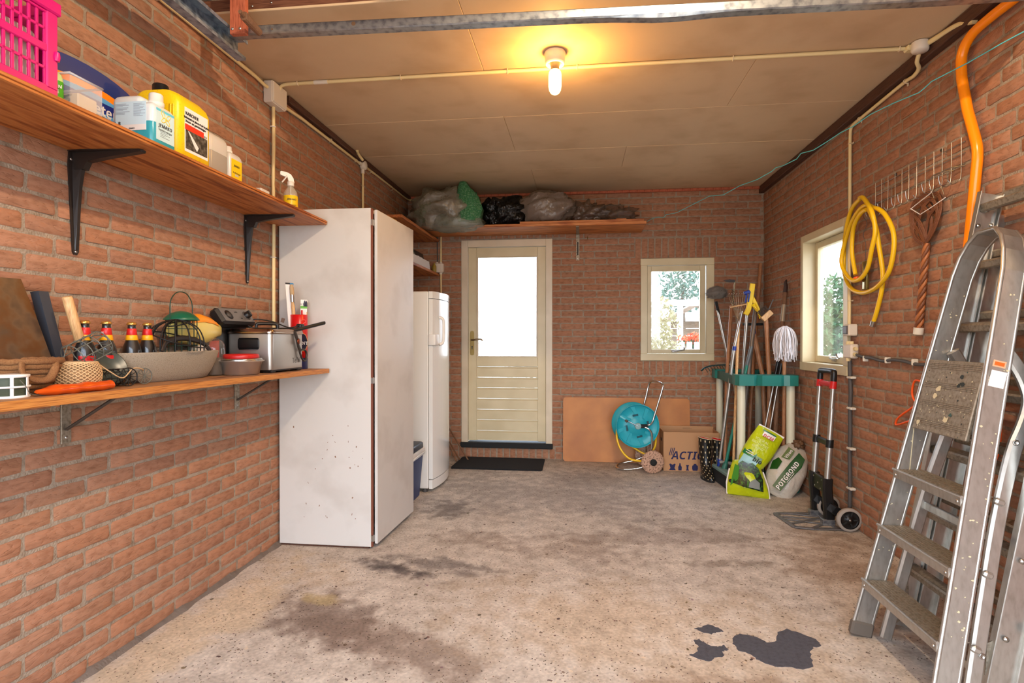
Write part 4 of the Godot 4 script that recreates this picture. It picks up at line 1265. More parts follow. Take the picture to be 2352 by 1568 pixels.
	text("d'humidite", 0.017, M.paper, Vector3(-1.7115, Y + 0.068, -1.83), X, t)
	st = ns()
	var el := []
	for i in 20: el.append(Vector2(1.845 + cos(TAU * i / 20) * 0.045, Y + 0.119 + sin(TAU * i / 20) * 0.0095))
	prism(st, el, 0.0012, Vector3(-1.713, 0, 0), X); part("badge", st, mat(Color(0.08, 0.42, 0.25), 0.4), t)
	text("CLASSIC", 0.010, M.paper, Vector3(-1.7115, Y + 0.1155, -1.847), X, t)
	# canister half full of blue-green cleaner
	t = thing("canister", "translucent white canister half full of teal cleaner with a butterfly label", "canister", Vector3(-1.55, Y, -1.865))
	lo = Vector3(-1.628, Y, -1.926); hi = Vector3(-1.47, Y + 0.178, -1.808)
	var milky := mat(Color(0.86, 0.87, 0.87), 0.3); milky.subsurf_scatter_enabled = true; milky.subsurf_scatter_strength = 0.2
	var teal := mat(Color(0.22, 0.62, 0.68), 0.25); teal.subsurf_scatter_enabled = true; teal.subsurf_scatter_strength = 0.2
	st = ns(); rbox(st, lo + Vector3(0, 0.082, 0), hi - Vector3(0.045, 0, 0), 0.018, 0.025); rbox(st, lo + Vector3(0.02, 0.082, 0), hi - Vector3(0, 0.022, 0), 0.018, 0.03); part("body", st, milky, t)
	st = ns(); rbox(st, lo, Vector3(hi.x, Y + 0.082, hi.z), 0.018, 0.0, 0.01); part("liquid", st, teal, t, "teal liquid seen through the canister")
	st = ns()
	lathe(st, [[0.022, 0.15], [0.026, 0.156], [0.026, 0.166], [0.023, 0.168], [0.0225, 0.192], [0.02, 0.196], [0.001, 0.197]], 20, Vector3(-1.503, Y, -1.865)); part("cap", st, M.white, t, "white screw cap")
	sticker("label", Vector3(-1.552, Y + 0.1, hi.z), 0.116, 0.1, Z, mat(Color(0.80, 0.89, 0.93), 0.5), t)
	sticker("label_foot", Vector3(-1.552, Y + 0.06, hi.z + 0.0009), 0.116, 0.02, Z, M.paper, t, 0.0004)
	lines(Vector3(-1.583, Y + 0.142, hi.z), 0.055, 9, 0.0045, Z, mat(Color(0.55, 0.6, 0.66), 0.6), t)
	lines(Vector3(-1.519, Y + 0.142, hi.z), 0.045, 12, 0.0038, Z, mat(Color(0.6, 0.64, 0.7), 0.6), t)
	text("B", 0.011, M.ink, Vector3(-1.595, Y + 0.075, hi.z + 0.001), Z, t)
	text("JEMAKO", 0.0042, M.ink, Vector3(-1.548, Y + 0.057, hi.z + 0.0014), Z, t)
	sticker("label", Vector3(hi.x, Y + 0.08, -1.868), 0.088, 0.112, X, mat(Color(0.78, 0.88, 0.90), 0.5), t)
	sticker("stripe", Vector3(hi.x + 0.0009, Y + 0.13, -1.868), 0.088, 0.008, X, mat(Color(0.36, 0.76, 0.85), 0.5), t, 0.0004)
	var gold := mat(Color(0.95, 0.80, 0.25), 0.5)
	st = ns()
	for w in [[-0.012, 0.008, 0.5], [0.013, 0.002, -0.7], [-0.008, -0.012, 2.2], [0.01, -0.014, -2.3]]:
		var pts := []
		for i in 14:
			var a := TAU * i / 14
			var p2 := Vector2(cos(a) * 0.0065, sin(a) * 0.013).rotated(w[2])
			pts.append(Vector3(hi.x + 0.0014, Y + 0.112 + w[1] + p2.y, -1.868 - w[0] - p2.x))
		tube(st, pts, 0.0012, 5, true)
	part("butterfly", st, gold, t, "yellow outlined butterfly")
	text("JEMAKO", 0.0125, M.ink, Vector3(hi.x + 0.001, Y + 0.077, -1.868), X, t)
	lines(Vector3(hi.x, Y + 0.078, -1.868), 0.04, 1, 0.005, X, mat(Color(0.5, 0.55, 0.58), 0.6), t)
	text("Sanitärreiniger", 0.0072, M.ink, Vector3(hi.x + 0.001, Y + 0.062, -1.868), X, t, "lettering", false)
	lines(Vector3(hi.x, Y + 0.055, -1.868), 0.05, 4, 0.0055, X, mat(Color(0.5, 0.55, 0.58), 0.6), t)
	# yellow jerrycan
	t = thing("jerrycan", "large yellow jerrycan of cleaning agent with a black cap and picture label", "jerrycan", Vector3(-1.56, Y, -2.02))
	var yel := mat(Color(0.96, 0.80, 0.07), 0.36, 0.0, noise_tex(0.06, [[0.0, Color(0.75, 0.6, 0.4)], [0.22, Color(1, 1, 1)], [1.0, Color(1, 1, 1)]], 88, 256, 3), Vector3(6, 6, 6))
	st = ns()
	var rings := []
	for q in [[0.0, 0.012, 0.0], [0.008, 0.0, 0.0], [0.2, 0.0, 0.0], [0.222, 0.006, 0.0], [0.24, 0.02, 0.0], [0.25, 0.04, 0.0]]:
		var ring := PackedVector3Array()
		var a := Vector2(-1.66 + q[1] * 0.6, -2.128 + q[1] * 1.3)
		var b := Vector2(-1.47 - q[1], -1.932 - q[1] * 0.25)
		var r := 0.028
		for k in 4:
			var cx := [b.x - r, a.x + r, a.x + r, b.x - r][k] as float
			var cz := [a.y + r, a.y + r, b.y - r, b.y - r][k] as float
			for s in 5:
				var w := PI / 2 * (k + s / 4.0)
				ring.append(Vector3(cx + cos(w) * r, Y + q[0], cz - sin(w) * r))
		rings.append(ring)
	loft(st, rings)
	part("body", st, yel, t)
	st = ns()
	for dz in [0.0, 0.012]: tube(st, [Vector3(-1.488 - dz, Y + 0.02, -1.9325), Vector3(-1.488 - dz, Y + 0.19, -1.9325)], 0.004, 6)
	part("moulded_rib", st, yel, t)
	st = ns(); lathe(st, [[0.03, 0.235], [0.03, 0.256], [0.028, 0.258], [0.0275, 0.284], [0.025, 0.288], [0.001, 0.289]], 24, Vector3(-1.585, Y, -1.99)); part("cap", st, M.black, t, "black screw cap")
	st = ns(); tube(st, curve([Vector3(-1.6, Y + 0.245, -2.02), Vector3(-1.59, Y + 0.26, -2.05), Vector3(-1.59, Y + 0.255, -2.08), Vector3(-1.59, Y + 0.225, -2.105)], 5), 0.012, 10); part("handle", st, yel, t)
	sticker("label", Vector3(-1.47, Y + 0.112, -2.034), 0.132, 0.165, X, M.paper, t)
	sticker("red_stripe", Vector3(-1.469, Y + 0.122, -2.022), 0.107, 0.022, X, mat(Color(0.85, 0.17, 0.07), 0.5), t, 0.0005)
	var photo := mat(Color(0.42, 0.4, 0.38), 0.6, 0.0, noise_tex(0.02, [[0.0, Color(0.25, 0.24, 0.22)], [0.45, Color(0.7, 0.66, 0.6)], [0.7, Color(1, 0.97, 0.92)], [1.0, Color(0.5, 0.48, 0.45)]], 91, 256, 4), Vector3(7, 7, 7))
	sticker("picture", Vector3(-1.469, Y + 0.076, -2.034), 0.124, 0.072, X, photo, t, 0.0004)
	st = ns(); prism(st, [Vector2(1.985, Y + 0.108), Vector2(1.99, Y + 0.108), Vector2(2.045, Y + 0.062), Vector2(2.035, Y + 0.045), Vector2(2.02, Y + 0.06)], 0.0005, Vector3(-1.4685, 0, 0), X); part("picture", st, mat(Color(0.88, 0.87, 0.85), 0.6), t)
	text("KARCHER", 0.012, M.ink, Vector3(-1.468, Y + 0.172, -2.007), X, t)
	text("Nettoyant de pierre et de façades", 0.0085, M.ink, Vector3(-1.468, Y + 0.156, -2.034), X, t, "lettering", true, false, false, 0.75)
	text("Steen- en gevelreiniger", 0.0085, M.ink, Vector3(-1.468, Y + 0.143, -2.029), X, t, "lettering", true, false, false, 0.9)
	text("3 x", 0.008, M.ink, Vector3(-1.468, Y + 0.118, -2.085), X, t)
	# pale canister and small bottle
	t = thing("canister", "small translucent canister of greyish liquid without a label on the upper shelf", "canister", Vector3(-1.56, Y, -2.22))
	lo = Vector3(-1.64, Y, -2.284); hi = Vector3(-1.5, Y + 0.182, -2.152)
	var pale := mat(Color(0.82, 0.79, 0.75), 0.3); pale.subsurf_scatter_enabled = true; pale.subsurf_scatter_strength = 0.15
	st = ns(); rbox(st, lo + Vector3(0, 0.1, 0), hi, 0.02, 0.035); part("body", st, pale, t)
	st = ns(); rbox(st, lo, Vector3(hi.x, Y + 0.1, hi.z), 0.02, 0.0, 0.01); part("liquid", st, mat(Color(0.66, 0.62, 0.57), 0.25), t)
	st = ns(); lathe(st, [[0.017, 0.17], [0.018, 0.18], [0.018, 0.2], [0.001, 0.201]], 16, Vector3(-1.57, Y, -2.19)); part("cap", st, M.white, t)
	t = thing("bottle", "square white bottle with a yellow label next to the pale canister", "bottle", Vector3(-1.53, Y, -2.33))
	lo = Vector3(-1.585, Y, -2.388); hi = Vector3(-1.5, Y + 0.142, -2.291)
	st = ns(); rbox(st, lo, hi, 0.016, 0.03, 0.006); part("body", st, pale, t)
	st = ns(); lathe(st, [[0.018, 0.134], [0.022, 0.14], [0.022, 0.15], [0.019, 0.152], [0.0185, 0.168], [0.001, 0.169]], 18, Vector3(-1.543, Y, -2.335)); part("cap", st, M.white, t)
	sticker("label", Vector3(hi.x, Y + 0.06, -2.338), 0.075, 0.095, X, M.yellow, t)
	text("JEMAKO", 0.009, M.ink, Vector3(hi.x + 0.001, Y + 0.08, -2.338), X, t, "lettering", true, false, false, 0.9)
	text("Kraftreiniger", 0.007, M.ink, Vector3(hi.x + 0.001, Y + 0.05, -2.338), X, t, "lettering", false)
	sticker("plate", Vector3(hi.x + 0.0009, Y + 0.04, -2.338), 0.025, 0.008, X, mat(Color(0.75, 0.76, 0.72), 0.5), t, 0.0004)
	# white box and trigger spray
	st = ns(); span(st, Vector3(-1.70, Y, -2.78), Vector3(-1.60, Y + 0.088, -2.70), 0.004)
	one("small_box", st, M.white, "small white carton low on the upper shelf before the cream conduit", "box")
	t = thing("spray_bottle", "clear trigger spray bottle with a yellow label near the end of the upper shelf", "spray bottle", Vector3(-1.6, Y, -3.0))
	var sx := -1.595
	var sz := -2.985
	st = ns(); lathe(st, [[0.034, 0.0], [0.037, 0.005], [0.037, 0.115], [0.034, 0.135], [0.022, 0.155], [0.014, 0.165], [0.014, 0.175]], 24, Vector3(sx, Y, sz)); part("body", st, glassy(Color(0.93, 0.9, 0.82), 0.3, 0.08), t)
	st = ns(); lathe(st, [[0.0365, 0.008], [0.0378, 0.01], [0.0378, 0.112], [0.0365, 0.114]], 24, Vector3(sx, Y, sz), Basis.IDENTITY, false); part("label", st, M.yellow, t)
	var fb := Basis(Vector3(0.8, 0, -0.6), Vector3.UP, Vector3(0.6, 0, 0.8))
	text("JEMAKO", 0.009, M.ink, Vector3(sx, Y + 0.09, sz) + fb.z * 0.038, fb, t)
	text("Kraftreiniger", 0.0065, M.ink, Vector3(sx, Y + 0.06, sz) + fb.z * 0.038, fb, t, "lettering", false)
	st = ns()
	lathe(st, [[0.018, 0.17], [0.018, 0.193], [0.014, 0.195]], 16, Vector3(sx, Y, sz))
	part("collar", st, M.white, t)
	st = ns()
	var d := Vector3(-0.8, 0, 0.6)
	prism(st, [Vector2(-0.03, 0.0), Vector2(-0.024, 0.024), Vector2(-0.012, 0.044), Vector2(0.01, 0.054), Vector2(0.04, 0.056), Vector2(0.044, 0.052), Vector2(0.044, 0.038), Vector2(0.038, 0.034), Vector2(0.006, 0.026), Vector2(0.0, 0.0)], 0.022, Vector3(sx, Y + 0.194, sz) - Vector3(0.6, 0, 0.8) * 0.011 - d * -0.008, Basis(d, Vector3.UP, d.cross(Vector3.UP)))
	part("spray_head", st, M.white, t)
	st = ns(); tube(st, curve([Vector3(sx, Y + 0.225, sz) + d * 0.02, Vector3(sx, Y + 0.21, sz) + d * 0.028, Vector3(sx, Y + 0.185, sz) + d * 0.046], 5), 0.006, 8, false, true, 0.6); part("trigger", st, M.white, t)
	st = ns(); tube(st, [Vector3(sx, Y + 0.01, sz), Vector3(sx, Y + 0.17, sz)], 0.003, 6); part("dip_tube", st, M.white, t)

func wire(st: SurfaceTool, pts: Array, r := 0.0018, closed := false) -> void:
	tube(st, pts, r, 5, closed)

func ringpts(c: Vector3, u: Vector3, v: Vector3, n := 20) -> Array:
	var out := []
	for i in n: out.append(c + u * cos(TAU * i / n) + v * sin(TAU * i / n))
	return out

func lower_goods() -> void:
	var X := facing_x()
	var Y := 1.04
	var st := ns()
	# tin sheet leaning on the wall, the rail beside it, and the handle
	var copper := mat(Color(0.43, 0.335, 0.25), 0.36, 0.15, noise_tex(0.008, [[0.0, Color(0.6, 0.6, 0.62)], [0.4, Color(0.95, 0.92, 0.88)], [0.65, Color(0.9, 0.72, 0.5)], [1.0, Color(0.8, 0.8, 0.82)]], 101, 256, 4), Vector3(4, 4, 4))
	var tilt := Basis(Vector3(0, 0, -1), Vector3(-0.20, 1, 0).normalized(), Vector3(1, 0.20, 0).normalized())
	prism(st, [Vector2(0.95, 0.0), Vector2(1.635, 0.0), Vector2(1.592, 0.22), Vector2(1.563, 0.345), Vector2(0.95, 0.33)], 0.012, Vector3(-1.66, shelf_y(-1.5) + 0.003, 0), tilt)
	one("tin_panel", st, copper, "tarnished brown metal panel leaning on the wall behind the seagrass basket", "metal panel")
	st = ns()
	var rb := Basis(Vector3(0, 0, -1), Vector3(-0.13, 1, 0.15).normalized(), Vector3(1, 0.13, 0).normalized())
	prism(st, [Vector2(0, 0), Vector2(0.0, 0.03), Vector2(0.034, 0.03), Vector2(0.034, 0.026), Vector2(0.004, 0.026), Vector2(0.004, 0.0)], 0.31, Vector3(-1.695, shelf_y(-1.66) + 0.004, -1.655), Basis(rb.x, rb.z, -rb.y) * Basis(Vector3(1, 0, 0), Vector3(0, 1, 0), Vector3(0, 0, -1)))
	one("angle_rail", st, mat(Color(0.25, 0.26, 0.29), 0.5, 0.3), "dark grey steel angle standing tilted against the wall", "steel angle")
	st = ns()
	lathe(st, [[0.012, 0.0], [0.0145, 0.004], [0.0145, 0.145], [0.012, 0.149]], 18, Vector3(-1.62, 1.19, -1.672), Basis(Vector3(1, 0, 0), Vector3(-0.05, 1, 0.28).normalized(), Vector3(0, -0.28, 1).normalized()))
	lathe(st, [[0.004, -0.15], [0.004, 0.0]], 8, Vector3(-1.62, 1.19, -1.672), Basis(Vector3(1, 0, 0), Vector3(-0.05, 1, 0.28).normalized(), Vector3(0, -0.28, 1).normalized()))
	one("wooden_handle", st, M.wood_pale, "short turned wooden tool handle tilted before the beer bottles", "handle")
	# beer bottles
	var brown := mat(Color(0.035, 0.014, 0.008), 0.08); brown.clearcoat_enabled = true
	var by := shelf_y(-1.8)
	var t := thing("beer_bottle", "brown beer bottle with red and yellow neck label, standing behind the wire basket", "bottle", Vector3(-1.62, by, -1.69), "beer bottles on the lower shelf")
	var B0 := Vector3(-1.62, by, -1.69)
	st = ns(); lathe(st, [[0.029, 0.0], [0.0305, 0.005], [0.0305, 0.115], [0.027, 0.134], [0.018, 0.158], [0.0155, 0.175], [0.0128, 0.2], [0.0128, 0.213], [0.0115, 0.214]], 28, B0); part("glass", st, brown, t)
	st = ns(); lathe(st, [[0.0165, 0.173], [0.0172, 0.174], [0.0143, 0.197], [0.0136, 0.198]], 28, B0, Basis.IDENTITY, false); part("neck_label", st, M.red, t, "red neck label")
	st = ns(); lathe(st, [[0.0195, 0.156], [0.0205, 0.157], [0.0172, 0.174], [0.0165, 0.175]], 28, B0, Basis.IDENTITY, false); part("neck_band", st, mat(Color(0.96, 0.66, 0.05), 0.4), t, "yellow neck band")
	st = ns()
	var rings := []
	for q in [[0.0148, 0.211], [0.0158, 0.2125], [0.0146, 0.2185], [0.011, 0.2215], [0.001, 0.222]]:
		var ring := PackedVector3Array()
		for k in 42:
			var w := -TAU * k / 42
			var r: float = q[0] * (1.0 + (0.05 * cos(21 * w) if q[1] < 0.215 else 0.0))
			ring.append(B0 + Vector3(cos(w) * r, q[1], sin(w) * r))
		rings.append(ring)
	loft(st, rings); part("crown_cap", st, mat(Color(0.85, 0.64, 0.32), 0.3, 0.8), t)
	st = ns()
	var arc := []
	for k in 11:
		var w := -0.9 + 1.8 * k / 10.0
		arc.append(w)
	rings = []
	for y in [0.05, 0.105]:
		var ring := PackedVector3Array()
		for w in arc: ring.append(B0 + Vector3(cos(-0.5 - w + 0.0) * 0.0312, y, sin(0.5 + w) * 0.0312))
		for k in arc.size(): ring.append(B0 + Vector3(cos(-0.5 - arc[10 - k]) * 0.0305, y, sin(0.5 + arc[10 - k]) * 0.0305))
		rings.append(ring)
	loft(st, rings, true, 1); part("body_label", st, M.red, t)
	for q in [[-1.776, "brown beer bottle with red and yellow neck label, second from the wooden handle"], [-1.887, "brown beer bottle with red and yellow neck label, behind the left end of the bowl"], [-1.962, "brown beer bottle with red and yellow neck label, nearest the black wire dome"]]:
		var c: Node3D = t.duplicate()
		c.name = numbered("beer_bottle")
		add_child(c)
		c.position = Vector3(-1.62, by, q[0])
		c.set_meta("label", q[1])
		if q[0] > -1.8: text("IS", 0.008, M.paper, c.position + Vector3(0.0, 0.181, 0.0158), Basis(Vector3(1, 0, 0), Vector3.UP, Vector3(0, 0, 1)), c)
	# grey wire basket tipped over
	t = thing("wire_basket", "small grey wire basket tipped over against the beer bottles", "wire basket", Vector3(-1.56, Y, -1.67))
	var wm := mat(Color(0.42, 0.42, 0.38), 0.5, 0.3)
	var c0 := Vector3(-1.575, 1.14, -1.60)
	var ax := Vector3(0.1, 0.42, -0.9).normalized()
	var uu := Vector3(1, 0, 0.1).cross(ax).normalized()
	var vv := ax.cross(uu).normalized()
	for k in 4:
		st = ns(); wire(st, ringpts(c0 + ax * (0.035 * k), uu * 0.042, vv * 0.042), 0.0016, true); part("hoop", st, wm, t)
	for k in 8:
		var w := TAU * k / 8
		var o := uu * cos(w) * 0.042 + vv * sin(w) * 0.042
		st = ns(); wire(st, [c0 + o, c0 + o + ax * 0.105]); part("wire", st, wm, t)
	for k in 2:
		st = ns(); wire(st, ringpts(c0 + ax * 0.105 + uu * (0.016 * (1 - 2 * k)), uu * 0.013, vv * 0.034), 0.002, true); part("ornament", st, wm, t)
	st = ns(); wire(st, curve([c0 + uu * -0.042, c0 + ax * -0.05 + vv * 0.02, c0 + uu * 0.042], 8), 0.0016); part("bail", st, wm, t)
	# grey green dish standing on edge behind the twine
	st = ns(); lathe(st, [[0.001, 0.0], [0.05, 0.001], [0.062, 0.012], [0.064, 0.012], [0.052, -0.002], [0.001, -0.003]], 28, Vector3(-1.585, 1.1, -1.735), Basis(Vector3(0.3, 0, -0.95), Vector3(0.85, 0.45, 0.25).normalized(), Vector3(0.3, 0, -0.95).cross(Vector3(0.85, 0.45, 0.25)).normalized()))
	one("dish", st, mat(Color(0.24, 0.27, 0.25), 0.3), "dark grey green dish standing on edge behind the ball of twine", "dish")
	# seagrass basket
	var sea := mat(Color(0.66, 0.47, 0.29), 0.9, 0.0, M.grain, Vector3(20, 30, 20), M.fine, 0.3)
	t = thing("seagrass_basket", "coiled brown seagrass basket with a loop handle at the near end of the lower shelf", "basket", Vector3(-1.6, Y, -1.49))
	for k in 7:
		var r := 0.062 + 0.0062 * k
		var pts := []
		for i in 40:
			var w := TAU * i / 40
			pts.append(Vector3(-1.605 + cos(w) * r * 0.86, Y + 0.008 + 0.0145 * k + 0.0012 * sin(w * 19 + k), -1.462 + sin(w) * r * (1.0 + 0.008 * sin(w * 23 + k * 2))))
		st = ns(); tube(st, pts, 0.0088, 7, true); part("coil", st, sea, t)
	st = ns(); lathe(st, [[0.001, 0.004], [0.05, 0.004]], 24, Vector3(-1.605, Y, -1.462), Basis.IDENTITY, false); part("bottom", st, sea, t)
	st = ns(); tube(st, curve([Vector3(-1.522, Y + 0.094, -1.485), Vector3(-1.515, Y + 0.07, -1.478), Vector3(-1.505, Y + 0.045, -1.45), Vector3(-1.505, Y + 0.045, -1.41), Vector3(-1.515, Y + 0.065, -1.385), Vector3(-1.525, Y + 0.092, -1.39)], 6), 0.011, 8, false, true, 0.55); part("handle", st, sea, t)
	# ball of twine
	t = thing("twine_ball", "large cross-wound ball of pale twine with a loose end", "twine", Vector3(-1.545, Y, -1.612))
	var tw := mat(Color(0.86, 0.73, 0.55), 0.9, 0.0, M.grain, Vector3(30, 30, 30))
	var tc := Vector3(-1.55, Y + 0.046, -1.585)
	st = ns(); lathe(st, [[0.001, -0.044], [0.044, -0.042], [0.064, -0.016], [0.064, 0.012], [0.05, 0.036], [0.02, 0.042], [0.001, 0.042]], 26, tc); part("core", st, mat(Color(0.6, 0.45, 0.3), 0.95), t)
	for k in 26:
		var pts := []
		var ph := TAU * k / 26
		for i in 26:
			var w := TAU * i / 26
			var lat := 0.62 * sin(w)
			var lon := w + ph
			pts.append(tc + Vector3(cos(lon) * cos(lat) * 0.0665, sin(lat) * 0.072, sin(lon) * cos(lat) * 0.0665))
		st = ns(); tube(st, pts, 0.0017, 4, true); part("winding", st, tw, t)
	st = ns(); tube(st, curve([tc + Vector3(0.035, 0.04, -0.035), tc + Vector3(0.05, 0.006, -0.075), Vector3(-1.5, Y + 0.03, -1.71), Vector3(-1.51, Y + 0.058, -1.765), Vector3(-1.52, Y + 0.052, -1.82), Vector3(-1.54, Y + 0.045, -1.84)], 6), 0.0021, 6); part("loose_end", st, tw, t)
	# orange roll of bags
	t = thing("plastic_roll", "glossy orange plastic bag rolled up along the front edge of the lower shelf", "plastic bag", Vector3(-1.47, Y, -1.53))
	st = ns()
	rings = []
	for i in 26:
		var f := i / 25.0
		var r := 0.0155 * (0.35 + 0.65 * minf(1.0, f * 5.0)) * (1.0 + 0.06 * sin(f * 31))
		var ring := PackedVector3Array()
		for k in 12:
			var w := TAU * k / 12
			ring.append(Vector3(-1.475 + cos(w) * r * 1.25, Y + 0.014 + sin(w) * r * 0.95 + 0.0015 * sin(f * 17 + k), -1.385 - f * 0.245))
		rings.append(ring)
	loft(st, rings); part("roll", st, mat(Color(0.80, 0.30, 0.06), 0.25), t)
	# white spool with green wire
	t = thing("wire_spool", "white plastic spool of green binding wire at the near end of the lower shelf", "spool", Vector3(-1.51, Y, -1.40))
	var sc := Vector3(-1.525, Y, -1.352)
	st = ns(); lathe(st, [[0.038, 0.006], [0.041, 0.01], [0.041, 0.054], [0.038, 0.058]], 24, sc); part("green_wire", st, mat(Color(0.26, 0.30, 0.22), 0.6, 0.0, M.grain, Vector3(4, 90, 4)), t)
	for y in [0.0, 0.056]:
		st = ns(); lathe(st, [[0.03, y], [0.046, y], [0.0465, y + 0.003], [0.0465, y + 0.007], [0.03, y + 0.008]], 28, sc); part("flange", st, M.white, t)
	st = ns(); tube(st, ringpts(sc + Vector3(0, 0.031, 0), Vector3(0.0455, 0, 0), Vector3(0, 0, 0.0455), 24), 0.003, 6, true); part("ring", st, M.white, t)
	for k in 7:
		var w := TAU * k / 7 + 0.55
		st = ns(); box(st, sc + Vector3(cos(w) * 0.0445, 0.032, sin(w) * 0.0445), Vector3(0.003, 0.052, 0.008), 0.001, Basis(Vector3.UP, -w)); part("rib", st, M.white, t)
	st = ns(); wire(st, curve([sc + Vector3(0.047, 0.05, 0.01), sc + Vector3(0.05, 0.03, -0.005), sc + Vector3(0.048, 0.01, -0.02), sc + Vector3(0.05, 0.002, -0.06)], 6), 0.001); part("loose_wire", st, wm, t)
	# wire bicycle ornament: barrel body with two big wheels
	t = thing("wire_cart", "black wire cart ornament with spoked wheels on the lower shelf", "ornament", Vector3(-1.55, Y, -1.77))
	var bw := mat(Color(0.09, 0.085, 0.08), 0.5, 0.3)
	for k in 6:
		st = ns(); wire(st, ringpts(Vector3(-1.545, Y + 0.03, -1.655 - k * 0.022), Vector3(0.035, 0, 0), Vector3(0, 0.028, 0)), 0.0014, true); part("hoop", st, bw if k < 4 else wm, t)
	for k in 9:
		var w := TAU * k / 9
		st = ns(); wire(st, [Vector3(-1.545 + cos(w) * 0.035, Y + 0.03 + sin(w) * 0.028, -1.655), Vector3(-1.545 + cos(w) * 0.035, Y + 0.03 + sin(w) * 0.028, -1.765)], 0.0013); part("bar", st, bw, t)
	for q in [[Vector3(-1.508, Y + 0.031, -1.742), bw], [Vector3(-1.522, Y + 0.028, -1.83), wm], [Vector3(-1.58, Y + 0.03, -1.80), bw]]:
		st = ns()
		var r: float = q[0].y - Y - 0.001
		wire(st, ringpts(q[0], Vector3(0.25, 0, -0.97) * r, Vector3(0, r, 0), 24), 0.0019, true)
		for k in 6:
			var w := PI * k / 6
			wire(st, [q[0] + Vector3(0.25, 0, -0.97) * r * cos(w) + Vector3(0, r * sin(w), 0), q[0] - Vector3(0.25, 0, -0.97) * r * cos(w) - Vector3(0, r * sin(w), 0)], 0.0012)
		part("wheel", st, q[1], t)
	# fibre bowl
	var fib := mat(Color(0.68, 0.635, 0.57), 0.95, 0.0, noise_tex(0.04, [[0.0, Color(0.3, 0.27, 0.25)], [0.2, Color(0.62, 0.58, 0.54)], [0.34, Color(0.95, 0.93, 0.9)], [1.0, Color(1, 1, 1)]], 111, 512, 4), Vector3(9, 15, 9), M.fine, 0.3)
	t = thing("fibre_bowl", "long oval speckled grey bowl of pressed fibre", "bowl", Vector3(-1.62, 1.036, -2.085))
	st = ns()
	rings = []
	for q in [[0.60, 0.0], [0.68, 0.004], [0.80, 0.03], [0.92, 0.07], [1.0, 0.108], [0.985, 0.113], [0.955, 0.112], [0.90, 0.075], [0.75, 0.03], [0.55, 0.015]]:
		var ring := PackedVector3Array()
		for k in 40:
			var w := -TAU * k / 40
			ring.append(Vector3(-1.63 + signf(cos(w)) * pow(absf(cos(w)), 0.85) * 0.092 * q[0], 1.036 + q[1], -2.075 + signf(sin(w)) * pow(absf(sin(w)), 0.8) * 0.283 * (0.3 + 0.7 * q[0])))
		rings.append(ring)
	loft(st, rings); part("shell", st, fib, t)
	# bird feeder standing in the bowl
	t = thing("bird_feeder", "green wire bird feeder with a domed cap and tall bail handle", "bird feeder", Vector3(-1.65, 1.055, -2.185))
	var gw := mat(Color(0.06, 0.22, 0.15), 0.45)
	var fc := Vector3(-1.645, 1.055, -2.18)
	for k in 7:
		st = ns(); wire(st, ringpts(fc + Vector3(0, 0.01 + k * 0.035, 0), Vector3(0.058, 0, 0), Vector3(0, 0, 0.058), 24), 0.0013, true); part("hoop", st, gw, t)
	for k in 14:
		var w := TAU * k / 14
		st = ns(); wire(st, [fc + Vector3(cos(w) * 0.058, 0, sin(w) * 0.058), fc + Vector3(cos(w) * 0.058, 0.222, sin(w) * 0.058)], 0.0013); part("bar", st, gw, t)
	st = ns(); lathe(st, [[0.066, 0.220], [0.067, 0.223], [0.06, 0.232], [0.045, 0.246], [0.022, 0.256], [0.001, 0.259]], 28, fc); part("cap", st, mat(Color(0.07, 0.36, 0.25), 0.35), t, "green domed cap")
	st = ns(); wire(st, curve([fc + Vector3(0.0, 0.2, 0.066), fc + Vector3(0, 0.28, 0.066), fc + Vector3(0, 0.31, 0.055), fc + Vector3(0, 0.332, 0.03), fc + Vector3(0, 0.338, 0), fc + Vector3(0, 0.332, -0.03), fc + Vector3(0, 0.31, -0.055), fc + Vector3(0, 0.28, -0.066), fc + Vector3(0, 0.2, -0.066)], 5), 0.0022); part("bail", st, gw, t)
	# black wire dome and a dark bow-shaped holder lying over the bowl
	t = thing("wire_dome", "black bent-wire dome with a curled top lying over the oval bowl", "wire dome", Vector3(-1.6, 1.145, -2.1))
	var dc := Vector3(-1.6, 1.15, -2.09)
	for k in 6:
		var w := PI * k / 6 + 0.2
		var o := Vector3(cos(w) * 0.08, 0, sin(w) * 0.125)
		st = ns(); wire(st, curve([dc + o, dc + o * 0.98 + Vector3(0, 0.05, 0), dc + o * 0.7 + Vector3(0, 0.1, 0), dc + Vector3(0, 0.125, 0), dc - o * 0.7 + Vector3(0, 0.1, 0), dc - o * 0.98 + Vector3(0, 0.05, 0), dc - o], 5), 0.0027); part("hoop", st, bw, t)
	st = ns(); wire(st, ringpts(dc + Vector3(0.01, 0.045, -0.005), Vector3(0.078, -0.03, 0), Vector3(0, 0.012, 0.125), 30), 0.0027, true); part("ring", st, bw, t)
	st = ns(); wire(st, ringpts(dc + Vector3(0.01, 0.11, 0.0), Vector3(0.035, 0.0, 0), Vector3(0, -0.012, 0.05), 24), 0.0027, true); part("curl", st, bw, t)
	st = ns(); tube(st, curve([Vector3(-1.553, 1.15, -1.955), Vector3(-1.56, 1.185, -1.985), Vector3(-1.57, 1.20, -2.06), Vector3(-1.57, 1.198, -2.13), Vector3(-1.563, 1.18, -2.2), Vector3(-1.553, 1.148, -2.232)], 6), 0.011, 6, false, true, 0.35, Vector3(1, 0, 0))
	one("metal_bow", st, M.dark_bracket, "dark flat metal bow arched on the rim of the oval bowl", "metal bow")
	st = ns(); lathe(st, [[0.03, 0.0], [0.034, 0.006], [0.036, 0.16], [0.033, 0.164], [0.001, 0.165]], 20, Vector3(-1.69, 1.034, -1.995))
